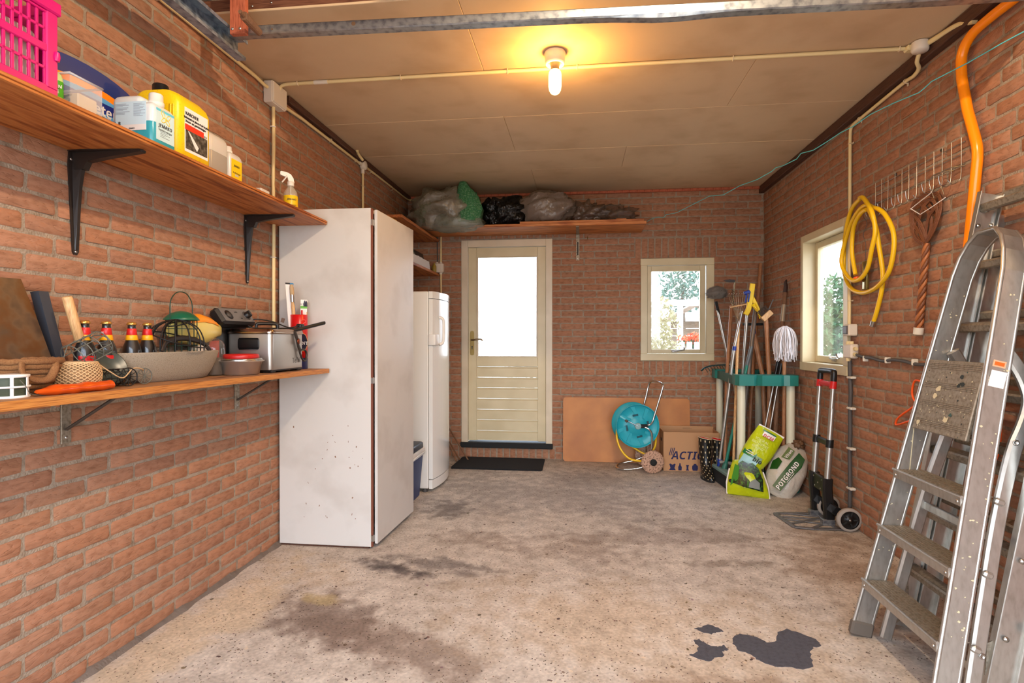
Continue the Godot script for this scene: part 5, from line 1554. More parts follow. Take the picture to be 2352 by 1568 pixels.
	one("jar", st, mat(Color(0.82, 0.56, 0.22), 0.2, 0.5), "amber jar behind the black wire dome", "jar")
	# yellow bag on a white jar, glass dome, red box
	st = ns(); lathe(st, [[0.04, 0.0], [0.042, 0.006], [0.042, 0.13], [0.038, 0.137], [0.001, 0.137]], 22, Vector3(-1.695, 1.033, -2.36))
	one("jar", st, mat(Color(0.78, 0.74, 0.7), 0.4), "pale jar carrying the yellow bag behind the bird feeder", "jar")
	t = thing("food_bag", "crumpled pale yellow plastic bag with an orange top lying behind the bird feeder", "bag", Vector3(-1.69, 1.17, -2.35))
	st = ns()
	rings = []
	for q in [[-2.17, 0.022, 0.03], [-2.2, 0.034, 0.05], [-2.27, 0.04, 0.062], [-2.34, 0.042, 0.068], [-2.41, 0.036, 0.055], [-2.46, 0.024, 0.035], [-2.50, 0.008, 0.026], [-2.51, 0.002, 0.02]]:
		var ring := PackedVector3Array()
		for k in 16:
			var w := TAU * k / 16
			ring.append(Vector3(-1.69 + cos(w) * q[1], 1.238 + sin(w) * q[2] * (1.0 + 0.08 * sin(k * 2.7 + q[0] * 60)), q[0]))
		rings.append(ring)
	loft(st, rings); part("bag", st, mat(Color(0.88, 0.80, 0.45), 0.3), t)
	st = ns()
	rings = []
	for q in [[-2.24, 0.03, 0.056], [-2.34, 0.0345, 0.0705], [-2.41, 0.029, 0.058], [-2.455, 0.02, 0.039]]:
		var ring := PackedVector3Array()
		for k in 9:
			var w := PI * (0.16 + 0.68 * k / 8.0)
			ring.append(Vector3(-1.69 + cos(w) * (q[1] + 0.01), 1.238 + sin(w) * (q[2] + 0.002), q[0]))
		for k in 9:
			var w := PI * (0.84 - 0.68 * k / 8.0)
			ring.append(Vector3(-1.69 + cos(w) * (q[1] + 0.008), 1.238 + sin(w) * q[2], q[0]))
		rings.append(ring)
	loft(st, rings); part("orange_top", st, mat(Color(0.97, 0.60, 0.05), 0.35), t)
	t = thing("glass_dome", "clear glass dome jar behind the steel pan", "glass jar", Vector3(-1.64, 1.033, -2.445))
	var gd := glassy(Color(0.6, 0.6, 0.56), 0.12, 0.03)
	st = ns(); lathe(st, [[0.035, 0.0], [0.044, 0.01], [0.047, 0.09], [0.047, 0.12], [0.043, 0.14], [0.033, 0.157], [0.018, 0.165], [0.001, 0.168]], 28, Vector3(-1.645, 1.033, -2.39)); part("dome", st, gd, t)
	st = ns(); lathe(st, [[0.04, 0.004], [0.042, 0.08], [0.001, 0.081]], 24, Vector3(-1.645, 1.033, -2.39)); part("filling", st, mat(Color(0.32, 0.25, 0.2), 0.6), t)
	st = ns(); span(st, Vector3(-1.70, 1.033, -2.5), Vector3(-1.692, 1.19, -2.43), 0.002)
	one("red_card", st, mat(Color(0.7, 0.16, 0.08), 0.6), "red card standing behind the glass dome jar", "card")
	# pan with red lid
	t = thing("steel_pan", "small steel pan with a red plastic lid before the fryer", "pan", Vector3(-1.575, 1.033, -2.48))
	var pc := Vector3(-1.555, 1.0335, -2.455)
	st = ns(); lathe(st, [[0.001, 0.0], [0.068, 0.0], [0.077, 0.004], [0.088, 0.058], [0.099, 0.063], [0.099, 0.066], [0.086, 0.065], [0.075, 0.008], [0.001, 0.006]], 36, pc); part("bowl", st, M.pan, t)
	st = ns(); lathe(st, [[0.09, 0.065], [0.092, 0.068], [0.088, 0.075], [0.001, 0.076]], 36, pc); part("rim_plate", st, M.steel, t)
	st = ns(); lathe(st, [[0.074, 0.075], [0.078, 0.079], [0.076, 0.091], [0.07, 0.095], [0.001, 0.096]], 36, pc); part("lid", st, mat(Color(0.72, 0.1, 0.09), 0.4), t, "red plastic lid")
	# deep fryer
	fryer()
	# red tube can with brushes
	t = thing("tube_can", "tall red tube can with a dark oval badge at the end of the lower shelf", "can", Vector3(-1.575, 1.029, -3.03))
	var cc := Vector3(-1.575, 1.029, -3.035)
	st = ns(); lathe(st, [[0.046, 0.062], [0.047, 0.062], [0.047, 0.302], [0.0445, 0.304], [0.0445, 0.03], [0.001, 0.03]], 32, cc); part("wall", st, mat(Color(0.78, 0.05, 0.06), 0.3), t)
	st = ns(); lathe(st, [[0.001, 0.0], [0.047, 0.0], [0.0472, 0.002], [0.0472, 0.062]], 32, cc, Basis.IDENTITY, false); part("foot_band", st, mat(Color(0.10, 0.12, 0.30), 0.35), t, "navy foot band")
	st = ns(); lathe(st, [[0.0472, 0.13], [0.0476, 0.131], [0.0476, 0.162], [0.0472, 0.163]], 32, cc, Basis.IDENTITY, false); part("middle_band", st, mat(Color(0.08, 0.09, 0.2), 0.35), t)
	var bb := Basis(Vector3(0.6, 0, -0.8), Vector3.UP, Vector3(0.8, 0, 0.6))
	st = ns()
	var el := []
	for i in 24: el.append(Vector2(cos(TAU * i / 24) * 0.027, sin(TAU * i / 24) * 0.05))
	prism(st, el, 0.004, cc + Vector3(0, 0.15, 0) + bb.z * 0.0445, bb); part("badge_rim", st, mat(Color(0.85, 0.68, 0.4), 0.4), t)
	st = ns()
	el = el.map(func(p): return p * 0.93)
	prism(st, el, 0.0046, cc + Vector3(0, 0.15, 0) + bb.z * 0.0445, bb); part("badge", st, mat(Color(0.09, 0.1, 0.2), 0.35), t)
	text("SINT", 0.018, M.paper, cc + Vector3(0, 0.144, 0) + bb.z * 0.0495, bb, t, "lettering", true, false, true)
	st = ns(); wire(st, curve([cc + Vector3(0, 0.27, 0) + bb.z * 0.048 - bb.x * 0.015, cc + Vector3(0, 0.275, 0) + bb.z * 0.0475 + bb.x * 0.01, cc + Vector3(0, 0.262, 0) + bb.z * 0.047 + bb.x * 0.016, cc + Vector3(0, 0.25, 0) + bb.z * 0.0475, cc + Vector3(0, 0.22, 0) + bb.z * 0.0475 + bb.x * 0.006, cc + Vector3(0, 0.19, 0) + bb.z * 0.0475 + bb.x * 0.004], 5), 0.0012); part("script_print", st, mat(Color(0.9, 0.5, 0.45), 0.4), t)
	# brushes and packs in the can
	var q0 := cc + Vector3(-0.012, 0.0, 0.012)
	t = thing("paint_brush", "paint brush with a pale handle in a clear card pack, standing in the red can", "paint brush", q0 + Vector3(0, 0.035, 0))
	var lean := Basis(Vector3(0.6, 0, -0.8), Vector3(-0.05, 1, 0.055).normalized(), Vector3(0.8, 0, 0.6))
	st = ns(); box(st, q0 + lean.y * 0.26, Vector3(0.046, 0.44, 0.0015), 0.0, lean); part("card", st, M.paper, t)
	st = ns(); box(st, q0 + lean.y * 0.477 + lean.z * 0.001, Vector3(0.046, 0.009, 0.001), 0.0, lean); part("card_print", st, M.ink, t)
	st = ns(); box(st, q0 + lean.y * 0.475 + lean.x * 0.013 + lean.z * 0.0014, Vector3(0.02, 0.012, 0.001), 0.0, lean); part("card_print", st, mat(Color(0.2, 0.5, 0.7), 0.5), t)
	st = ns(); box(st, q0 + lean.y * 0.32 + lean.x * 0.021 + lean.z * 0.001, Vector3(0.006, 0.16, 0.001), 0.0, lean); part("card_print", st, mat(Color(0.2, 0.5, 0.7), 0.5), t)
	var h0 := q0 + lean.z * 0.012 + lean.x * 0.006
	st = ns(); tube(st, [h0 + lean.y * 0.05, h0 + lean.y * 0.24, h0 + lean.y * 0.345, h0 + lean.y * 0.38], [0.006, 0.0085, 0.011, 0.008], 12); part("handle", st, M.wood_pale, t)
	st = ns(); tube(st, [h0 + lean.y * 0.375, h0 + lean.y * 0.415], [0.0125, 0.0125], 14); part("ferrule", st, M.steel, t)
	st = ns(); tube(st, [h0 + lean.y * 0.415, h0 + lean.y * 0.45, h0 + lean.y * 0.472], [0.012, 0.0115, 0.008], 14); part("bristles", st, mat(Color(0.72, 0.6, 0.45), 0.9), t)
	var q1 := cc + Vector3(0.012, 0.0, -0.014)
	t = thing("brush_pack", "white and green printed pack of brushes standing in the red can", "brush pack", q1 + Vector3(0, 0.035, 0))
	var l2 := Basis(Vector3(0.75, 0, -0.66), Vector3(0.02, 1, -0.02).normalized(), Vector3(0.66, 0, 0.75))
	st = ns(); box(st, q1 + l2.y * 0.22, Vector3(0.036, 0.34, 0.0012), 0.0, l2); part("card", st, M.paper, t)
	st = ns(); box(st, q1 + l2.y * 0.348 + l2.z * 0.001, Vector3(0.036, 0.016, 0.0008), 0.0, l2); part("card_print", st, mat(Color(0.4, 0.68, 0.28), 0.5), t)
	for k in 2:
		st = ns(); tube(st, [q1 + l2.y * 0.352 + l2.x * (0.003 + 0.011 * k) + l2.z * 0.002, q1 + l2.y * 0.375 + l2.x * (0.003 + 0.01 * k) + l2.z * 0.002, q1 + l2.y * 0.386 + l2.x * (0.003 + 0.008 * k) + l2.z * 0.002], [0.006, 0.005, 0.002], 8, false, true, 0.3); part("card_print", st, mat(Color(0.2, 0.2, 0.28), 0.5), t)
	text("nr 8", 0.008, M.ink, q1 + l2.y * 0.365 + l2.x * -0.01 + l2.z * 0.001, l2, t)
	st = ns(); tube(st, [cc + Vector3(0.02, 0.05, 0.004), cc + Vector3(0.022, 0.33, 0.008)], 0.005, 10); one("pencil", st, M.red, "red stick standing in the red can", "stick")
	st = ns(); tube(st, [cc + Vector3(0.02, 0.05, -0.025), cc + Vector3(0.03, 0.322, -0.034)], 0.004, 10); one("pencil", st, M.wood_pale, "pale wooden stick at the edge of the red can", "stick")

func fryer() -> void:
	var t := thing("deep_fryer", "stainless steel deep fryer with a black control head on the lower shelf", "deep fryer", Vector3(-1.6, 1.031, -2.75))
	var st := ns()
	var y := 1.031
	var lo := Vector3(-1.715, y + 0.016, -2.905)
	var hi := Vector3(-1.482, y + 0.192, -2.588)
	rbox(st, lo, hi, 0.022, 0.002); part("tank", st, mat(Color(0.74, 0.72, 0.69), 0.36, 0.88), t)
	for q in [[lo.x + 0.01, lo.z + 0.01], [hi.x - 0.05, lo.z + 0.01], [lo.x + 0.01, hi.z - 0.05], [hi.x - 0.05, hi.z - 0.05]]:
		st = ns(); span(st, Vector3(q[0], y, q[1]), Vector3(q[0] + 0.045, y + 0.02, q[1] + 0.045), 0.004); part("foot", st, M.black, t)
	st = ns(); span(st, Vector3(lo.x + 0.004, y + 0.008, lo.z + 0.004), Vector3(hi.x - 0.004, y + 0.018, hi.z - 0.004), 0.002); part("base", st, M.black, t)
	st = ns()
	rbox(st, Vector3(lo.x - 0.006, hi.y, lo.z - 0.006), Vector3(hi.x + 0.006, hi.y + 0.024, hi.z + 0.006), 0.028, 0.016)
	part("lid", st, mat(Color(0.66, 0.57, 0.5), 0.22, 1.0), t)
	# lid handle: a black arch
	st = ns(); tube(st, curve([Vector3(-1.64, hi.y + 0.02, -2.72), Vector3(-1.64, hi.y + 0.045, -2.722), Vector3(-1.63, hi.y + 0.052, -2.73), Vector3(-1.575, hi.y + 0.052, -2.78), Vector3(-1.565, hi.y + 0.045, -2.788), Vector3(-1.565, hi.y + 0.02, -2.79)], 4), 0.008, 8); part("lid_handle", st, M.black, t)
	# side grip recess on the end that faces the bowl
	st = ns(); rbox(st, Vector3(-1.655, y + 0.115, hi.z - 0.004), Vector3(-1.545, y + 0.172, hi.z + 0.006), 0.004, 0.012, 0.012); part("grip", st, M.black, t)
	# control head at the wall side, its face tilted up
	var cb := Basis(Vector3(0, 0, -1), Vector3(-0.57, 0.82, 0), Vector3(0.82, 0.57, 0))
	st = ns(); rbox(st, Vector3(-1.745, y + 0.03, -2.76), Vector3(-1.717, y + 0.25, -2.50), 0.01, 0.012); part("control_head", st, M.black, t)
	st = ns(); box(st, Vector3(-1.70, y + 0.268, -2.62), Vector3(0.27, 0.092, 0.05), 0.012, cb); part("control_cover", st, M.black, t)
	var pc := Vector3(-1.70, y + 0.268, -2.62) + cb.z * 0.0255
	st = ns(); box(st, pc, Vector3(0.24, 0.072, 0.002), 0.0, cb); part("panel", st, mat(Color(0.52, 0.5, 0.49), 0.35, 0.6), t)
	st = ns(); lathe(st, [[0.026, 0.0], [0.026, 0.002], [0.001, 0.002]], 28, pc - cb.x * 0.068, Basis(cb.x, cb.z, -cb.y)); part("vent", st, M.black, t)
	st = ns(); lathe(st, [[0.014, 0.0], [0.015, 0.003], [0.001, 0.003]], 28, pc - cb.x * 0.068, Basis(cb.x, cb.z, -cb.y)); part("vent", st, M.grey_cable, t)
	st = ns(); lathe(st, [[0.026, 0.0], [0.026, 0.002], [0.001, 0.002]], 28, pc + cb.x * 0.075, Basis(cb.x, cb.z, -cb.y)); part("dial", st, M.grey_cable, t)
	st = ns(); lathe(st, [[0.018, 0.0], [0.017, 0.018], [0.014, 0.021], [0.001, 0.021]], 20, pc + cb.x * 0.075, Basis(cb.x, cb.z, -cb.y)); box(st, pc + cb.x * 0.075 + cb.z * 0.024, Vector3(0.01, 0.034, 0.012), 0.003, cb); part("knob", st, M.black, t)
	text("tefal", 0.008, M.ink, pc + cb.y * 0.018 + cb.z * 0.0012, cb, t)
	st = ns(); box(st, pc + cb.x * 0.02 - cb.y * 0.018, Vector3(0.014, 0.006, 0.004), 0.001, cb); part("pilot_light", st, M.black, t)
	text("Tefal", 0.026, mat(Color(0.5, 0.48, 0.46), 0.4, 0.9), Vector3(hi.x + 0.0006, y + 0.055, -2.83), facing_x(), t, "embossed_name", true)
	# cord lying on the lid, plug dangling at the corner
	st = ns(); tube(st, curve([Vector3(-1.71, hi.y + 0.05, -2.75), Vector3(-1.66, hi.y + 0.075, -2.74), Vector3(-1.6, hi.y + 0.065, -2.8), Vector3(-1.54, hi.y + 0.035, -2.86), Vector3(-1.50, hi.y + 0.045, -2.90), Vector3(-1.5, hi.y + 0.03, -2.915)], 6), 0.0035, 7); part("cord", st, M.black, t)
	st = ns(); tube(st, curve([Vector3(-1.5, hi.y + 0.03, -2.9), Vector3(-1.56, hi.y + 0.03, -2.84), Vector3(-1.63, hi.y + 0.029, -2.7), Vector3(-1.66, hi.y + 0.04, -2.68)], 6), 0.0035, 7); part("cord", st, M.black, t)
	st = ns(); rbox(st, Vector3(-1.52, hi.y + 0.026, -2.94), Vector3(-1.49, hi.y + 0.055, -2.895), 0.008, 0.006, 0.006); part("plug", st, M.black, t)
	# basket handle sticking out over the corner, with its hinged loop
	st = ns(); tube(st, [Vector3(-1.50, hi.y + 0.018, -2.80), Vector3(-1.47, hi.y + 0.026, -2.84), Vector3(-1.40, hi.y + 0.062, -2.98)], [0.0115, 0.013, 0.0125], 12, false, true, 0.75); part("basket_handle", st, M.black, t)
	st = ns(); lathe(st, [[0.0085, 0.0], [0.009, 0.002], [0.001, 0.003]], 16, Vector3(-1.3995, hi.y + 0.0625, -2.981), Basis(Vector3(0.9, 0, 0.43), Vector3(0.43, 0.22, -0.87).normalized(), Vector3(0, 1, 0))); part("handle_end", st, mat(Color(0.2, 0.26, 0.42), 0.4), t)
	st = ns(); tube(st, curve([Vector3(-1.478, hi.y + 0.016, -2.80), Vector3(-1.472, hi.y - 0.02, -2.815), Vector3(-1.472, hi.y - 0.06, -2.83), Vector3(-1.470, hi.y - 0.09, -2.85)], 5), 0.013, 10, false, true, 0.4, Vector3(1, 0, 0)); part("hinge_arm", st, mat(Color(0.2, 0.17, 0.15), 0.4, 0.4), t)
	st = ns(); lathe(st, [[0.014, 0.0], [0.015, 0.003], [0.001, 0.004]], 20, Vector3(-1.466, hi.y - 0.038, -2.822), Basis(Vector3(0, 1, 0), Vector3(1, 0, 0), Vector3(0, 0, -1))); part("copper_disc", st, mat(Color(0.5, 0.24, 0.14), 0.3, 0.8), t)
	st = ns(); tube(st, curve([Vector3(-1.47, hi.y - 0.085, -2.845), Vector3(-1.466, hi.y - 0.085, -2.89), Vector3(-1.464, hi.y - 0.11, -2.905), Vector3(-1.464, hi.y - 0.14, -2.89), Vector3(-1.466, hi.y - 0.135, -2.865), Vector3(-1.47, hi.y - 0.1, -2.845)], 5, true), 0.0055, 8, true); part("loop", st, mat(Color(0.2, 0.17, 0.15), 0.4, 0.4), t)

# ---------------------------------------------------------------- back left corner, back shelf, floor along the back wall
func build_back() -> void:
	var X := facing_x()
	var Z := facing_z()
	var st := ns()
	# tall cupboard
	var t := thing("cupboard", "tall plain white laminate cupboard standing against the left wall", "cupboard", Vector3(-1.46, 0, -3.44))
	var shade: StandardMaterial3D = M.laminate
	st = ns(); span(st, Vector3(LX + 0.012, 0.012, -3.134), Vector3(-1.186, 1.942, -3.116), 0.0012); part("end_panel", st, shade, t)
	st = ns(); span(st, Vector3(LX + 0.012, 0.012, -3.775), Vector3(-1.186, 1.942, -3.757), 0.0012); part("end_panel", st, shade, t)
	st = ns(); span(st, Vector3(LX + 0.012, 1.92, -3.757), Vector3(-1.19, 1.94, -3.134), 0.001); part("top_panel", st, shade, t)
	st = ns(); span(st, Vector3(LX + 0.012, 0.02, -3.757), Vector3(-1.19, 0.04, -3.134), 0.001); part("bottom_panel", st, shade, t)
	st = ns(); span(st, Vector3(LX + 0.012, 0.02, -3.757), Vector3(LX + 0.02, 1.94, -3.134), 0.001); part("back_panel", st, shade, t)
	st = ns(); span(st, Vector3(-1.186, 0.012, -3.1335), Vector3(-1.176, 1.938, -3.118), 0.001); part("edge_strip", st, mat(Color(0.45, 0.23, 0.14), 0.5), t, "red-brown edge strip beside the door")
	st = ns(); span(st, Vector3(LX + 0.012, 0.0, -3.77), Vector3(-1.2, 0.013, -3.122), 0.001); part("plinth", st, M.dark_wood, t)
	var db := Basis(Vector3.UP, -0.038)
	st = ns(); box(st, Vector3(-1.172, 0.98, -3.135) + db * Vector3(0.009, 0, -0.315), Vector3(0.018, 1.91, 0.625), 0.0015, db)
	var door := part("door", st, shade, t)
	for y in [0.06, 0.96, 1.86]:
		st = ns(); span(st, Vector3(-1.187, y - 0.018, -3.136), Vector3(-1.171, y + 0.018, -3.1165), 0.002); part("hinge", st, M.steel, door)
	var kc := Vector3(-1.147, 0.977, -3.715)
	st = ns(); lathe(st, [[0.024, 0.0], [0.026, 0.004], [0.024, 0.009], [0.016, 0.007], [0.014, 0.003], [0.001, 0.003]], 24, kc, Basis(Vector3(0, 1, 0), Vector3(1, 0, 0), Vector3(0, 0, -1))); part("knob", st, M.chrome, door, "round metal pull")
	st = ns(); lathe(st, [[0.013, 0.003], [0.012, 0.0045], [0.001, 0.0045]], 18, kc, Basis(Vector3(0, 1, 0), Vector3(1, 0, 0), Vector3(0, 0, -1))); part("pull_centre", st, mat(Color(0.3, 0.08, 0.06), 0.4), door)
	st = ns(); box(st, Vector3(-1.715, 1.305, -3.1155), Vector3(0.022, 0.026, 0.0008), 0.0, Basis(Vector3(0, 0, 1), -0.3)); part("sticker", st, mat(Color(0.6, 0.48, 0.4), 0.6), t, "torn brown sticker")
	st = ns()
	for i in 26:
		box(st, Vector3(rng.randf_range(-1.72, -1.22), rng.randf_range(0.15, 0.72), -3.1157), Vector3(rng.randf_range(0.002, 0.007), rng.randf_range(0.002, 0.012), 0.0004), 0.0, Basis(Vector3(0, 0, 1), rng.randf_range(-1, 1)))
	part("scuffs", st, mat(Color(0.5, 0.36, 0.26), 0.8), t).set_meta("kind", "stuff")
	# bottle on its top
	t = thing("bottle", "yellow bottle with a white cap lying on top of the white cupboard", "bottle", Vector3(-1.27, 1.942, -3.65))
	st = ns(); tube(st, [Vector3(-1.275, 1.973, -3.56), Vector3(-1.27, 1.974, -3.57), Vector3(-1.255, 1.974, -3.72), Vector3(-1.253, 1.973, -3.73)], [0.02, 0.031, 0.031, 0.02], 18); part("body", st, M.yellow, t)
	st = ns(); tube(st, [Vector3(-1.277, 1.974, -3.53), Vector3(-1.275, 1.974, -3.562)], 0.015, 14); part("cap", st, M.white, t)
	# upright freezer
	t = thing("freezer", "tall white freezer with a bowed door behind the white cupboard", "freezer", Vector3(-1.46, 0, -4.6))
	st = ns(); span(st, Vector3(LX + 0.03, 0.03, -4.885), Vector3(-1.178, 1.566, -4.31), 0.006); part("body", st, M.appliance, t)
	var bow := func(y0: float, y1: float, back: float, inset: float) -> SurfaceTool:
		var s := ns()
		var pl := [Vector2(-1.174, 4.314 + inset), Vector2(-1.174, 4.881 - inset)]
		for k in 15:
			var f := k / 14.0
			pl.append(Vector2(back + 0.034 * (1.0 - pow(2.0 * f - 1.0, 2.0)), 4.881 - inset - f * (0.567 - 2 * inset)))
		prism(s, pl, y1 - y0, Vector3(0, y0, 0), Basis(Vector3(1, 0, 0), Vector3(0, 0, -1), Vector3(0, 1, 0)))
		return s
	part("top_band", bow.call(1.512, 1.566, -1.142, 0.0), M.appliance, t)
	part("door", bow.call(0.105, 1.507, -1.143, 0.002), M.appliance, t)
	part("foot_grille", bow.call(0.028, 0.098, -1.146, 0.004), M.appliance, t)
	st = ns()
	for k in 4: box(st, Vector3(-1.1215, 1.535, -4.74 - k * 0.022), Vector3(0.002, 0.009, 0.010), 0.0, Basis(Vector3.UP, 0.08))
	part("indicator", st, M.ink, t)
	st = ns(); rbox(st, Vector3(-1.178, 1.147, -4.42), Vector3(-1.118, 1.232, -4.30), 0.012, 0.004, 0.004); part("handle_mount", st, M.white, t)
	st = ns(); tube(st, curve([Vector3(-1.115, 1.15, -4.415), Vector3(-1.092, 1.165, -4.43), Vector3(-1.085, 1.2, -4.435), Vector3(-1.083, 1.30, -4.435), Vector3(-1.086, 1.345, -4.432), Vector3(-1.1, 1.362, -4.428), Vector3(-1.12, 1.365, -4.425)], 5), 0.0115, 10); part("handle", st, M.white, t)
	for z in [-4.34, -4.86]:
		st = ns(); lathe(st, [[0.02, 0.0], [0.022, 0.004], [0.014, 0.03]], 14, Vector3(-1.21, 0, z)); part("foot", st, M.grey_cable, t)
	# cool box
	t = thing("cool_box", "blue cool box with a white rim between the cupboard and the freezer", "cool box", Vector3(-1.39, 0, -4.06))
	st = ns(); var rings := []
	for q in [[0.0, 0.03], [0.01, 0.022], [0.32, 0.0]]:
		var a := Vector2(-1.60 + q[1], -4.235 + q[1])
		var b := Vector2(-1.198 - q[1], -3.885 - q[1])
		rings.append(PackedVector3Array([Vector3(b.x, q[0], a.y), Vector3(a.x, q[0], a.y), Vector3(a.x, q[0], b.y), Vector3(b.x, q[0], b.y)]))
	loft(st, rings, true, -1); part("body", st, mat(Color(0.10, 0.20, 0.40), 0.45), t)
	st = ns(); rbox(st, Vector3(-1.615, 0.32, -4.25), Vector3(-1.182, 0.372, -3.87), 0.02, 0.004, 0.004); part("rim", st, mat(Color(0.85, 0.84, 0.82), 0.45), t, "white rim")
	st = ns(); rbox(st, Vector3(-1.605, 0.372, -4.24), Vector3(-1.192, 0.415, -3.88), 0.025, 0.015); part("lid", st, mat(Color(0.07, 0.11, 0.2), 0.4), t)
	st = ns(); tube(st, curve([Vector3(-1.185, 0.33, -4.2), Vector3(-1.172, 0.345, -4.18), Vector3(-1.17, 0.345, -3.96), Vector3(-1.185, 0.33, -3.92)], 5), 0.006, 8); part("handle", st, mat(Color(0.85, 0.84, 0.82), 0.45), t)
	# small shelf in the corner with plates
	st = ns(); span(st, Vector3(LX + 0.002, 1.832, -5.645), Vector3(-1.425, 1.856, -4.35), 0.002)
	one("shelf_board", st, M.shelf_z, "short wooden shelf in the left back corner above the freezer, holding a number plate", "shelf")
	st = ns(); span(st, Vector3(LX + 0.002, 1.80, -5.6), Vector3(LX + 0.03, 1.831, -4.4), 0.002)
	one("shelf_batten", st, M.beam, "wooden batten under the short corner shelf", "batten")
	t = thing("traffic_sign", "black sign with a green and white ring leaning behind the number plate", "sign", Vector3(-1.50, 1.857, -5.0))
	var lean := Basis(Vector3(0, 0, -1), Vector3(-0.25, 1, 0).normalized(), Vector3(1, 0.25, 0).normalized())
	st = ns(); box(st, Vector3(-1.495, 1.937, -5.02), Vector3(0.64, 0.155, 0.006), 0.002, lean); part("board", st, M.black, t)
	var sc := Vector3(-1.495, 1.937, -5.02) + lean.z * 0.0035
	for q in [[-0.02, M.green_plastic, 0.062, 0.0], [-0.02, M.paper, 0.044, 0.001], [-0.02, M.green_plastic, 0.032, 0.002], [-0.2, M.paper, 0.062, 0.0], [-0.2, M.red, 0.05, 0.001], [-0.2, M.paper, 0.036, 0.002]]:
		st = ns(); lathe(st, [[q[2], 0.0], [q[2], 0.001], [0.001, 0.001]], 30, sc + lean.x * q[0] - lean.y * 0.005 + lean.z * q[3], Basis(lean.x, lean.z, -lean.y)); part("ring", st, q[1], t)
	text("LET OP!", 0.038, M.paper, sc + lean.x * 0.165 + lean.y * 0.01 + lean.z * 0.001, lean, t)
	t = thing("number_plate", "white car number plate with black characters on the corner shelf", "number plate", Vector3(-1.45, 1.857, -5.05))
	var l2 := Basis(Vector3(0, 0, -1), Vector3(-0.12, 1, 0).normalized(), Vector3(1, 0.12, 0).normalized())
	st = ns(); box(st, Vector3(-1.447, 1.898, -5.08), Vector3(0.54, 0.082, 0.003), 0.001, l2); part("plate", st, mat(Color(0.9, 0.88, 0.86), 0.4), t)
	text("N7-204-Z", 0.058, M.ink, Vector3(-1.447, 1.872, -5.08) + l2.z * 0.0022, l2, t)
	st = ns(); lathe(st, [[0.02, 0.0], [0.022, 0.004], [0.022, 0.06], [0.01, 0.075], [0.01, 0.09], [0.001, 0.09]], 16, Vector3(-1.445, 1.857, -5.52))
	one("bottle", st, mat(Color(0.6, 0.5, 0.2), 0.3), "small olive bottle at the end of the corner shelf", "bottle")
	st = ns(); lathe(st, [[0.035, 0.0], [0.037, 0.004], [0.037, 0.13], [0.02, 0.16], [0.015, 0.17], [0.015, 0.185], [0.001, 0.186]], 18, Vector3(-1.5, 1.857, -4.6))
	one("bottle", st, M.white, "white bottle on the corner shelf half hidden by the cupboard", "bottle")
	# shelf up in the corner and over the door
	st = ns(); span(st, Vector3(LX + 0.002, 2.176, -5.645), Vector3(-1.43, 2.2, -4.45), 0.002)
	one("shelf_board", st, M.shelf_z, "wooden board along the left wall meeting the shelf over the garden door", "shelf")
	st = ns(); span(st, Vector3(LX + 0.002, 2.228, -5.645), Vector3(0.585, 2.254, -5.21), 0.003)
	one("shelf_board", st, M.shelf_x, "wide pine shelf high over the garden door, loaded with plastic bags", "shelf")
	st = ns(); span(st, Vector3(-0.56, 2.2545, -5.60), Vector3(0.565, 2.277, -5.225), 0.002)
	one("loose_plank", st, M.shelf_x, "thinner reddish plank lying on the shelf over the door", "plank")
	st = ns(); span(st, Vector3(0.32, 2.2775, -5.33), Vector3(0.41, 2.292, -5.26), 0.002)
	one("wood_offcut", st, M.shelf_x, "small wood offcut at the right end of the high shelf", "offcut")
	t = thing("shelf_bracket", "slotted steel bracket under the high back shelf, right of the door", "bracket", Vector3(-0.03, 1.97, BZ))
	st = ns(); span(st, Vector3(-0.047, 1.968, BZ + 0.001), Vector3(-0.013, 2.226, BZ + 0.006), 0.001); part("wall_strap", st, M.alu_dull, t)
	st = ns(); span(st, Vector3(-0.036, 2.02, BZ + 0.0055), Vector3(-0.024, 2.15, BZ + 0.0068), 0.0005); part("slot", st, M.ink, t)
	st = ns(); span(st, Vector3(-0.045, 2.221, BZ + 0.001), Vector3(-0.015, 2.2275, -5.24), 0.001); part("arm", st, M.alu_dull, t)
	st = ns(); lathe(st, [[0.007, 0.0], [0.006, 0.003], [0.001, 0.004]], 10, Vector3(-0.03, 1.985, BZ + 0.006), Basis(Vector3(1, 0, 0), Vector3(0, 0, 1), Vector3(0, -1, 0))); part("screw", st, M.paper, t)
	st = ns(); tube(st, curve([Vector3(0.065, 2.193, BZ - 0.01), Vector3(0.065, 2.193, BZ + 0.02), Vector3(0.065, 2.18, BZ + 0.026), Vector3(0.065, 2.176, BZ + 0.018)], 4), 0.0045, 8)
	one("screw_hook", st, M.brass, "tiny brass hook in the back wall right of the slotted bracket", "hook")
	bags()
	# corner conduit with its socket
	t = thing("conduit", "cream conduit down the back wall left of the garden door", "conduit", Vector3(-1.405, 1.57, BZ))
	st = ns(); tube(st, [Vector3(-1.405, 2.227, -5.635), Vector3(-1.405, 1.96, -5.635)], 0.0098, 10); part("pipe", st, M.conduit, t)
	st = ns(); tube(st, [Vector3(-1.405, 1.85, -5.635), Vector3(-1.405, 1.2, -5.635)], 0.0098, 10); part("pipe", st, M.conduit, t)
	st = ns(); tube(st, [Vector3(-1.445, 2.227, -5.64), Vector3(-1.44, 1.96, -5.638)], 0.006, 8); part("flex", st, M.grey_cable, t)
	t = thing("junction_box", "white junction box on the back wall beside the corner shelf", "junction box", Vector3(-1.42, 1.86, BZ))
	st = ns(); span(st, Vector3(-1.468, 1.866, BZ), Vector3(-1.373, 1.955, BZ + 0.05), 0.006); part("body", st, M.box_white, t)
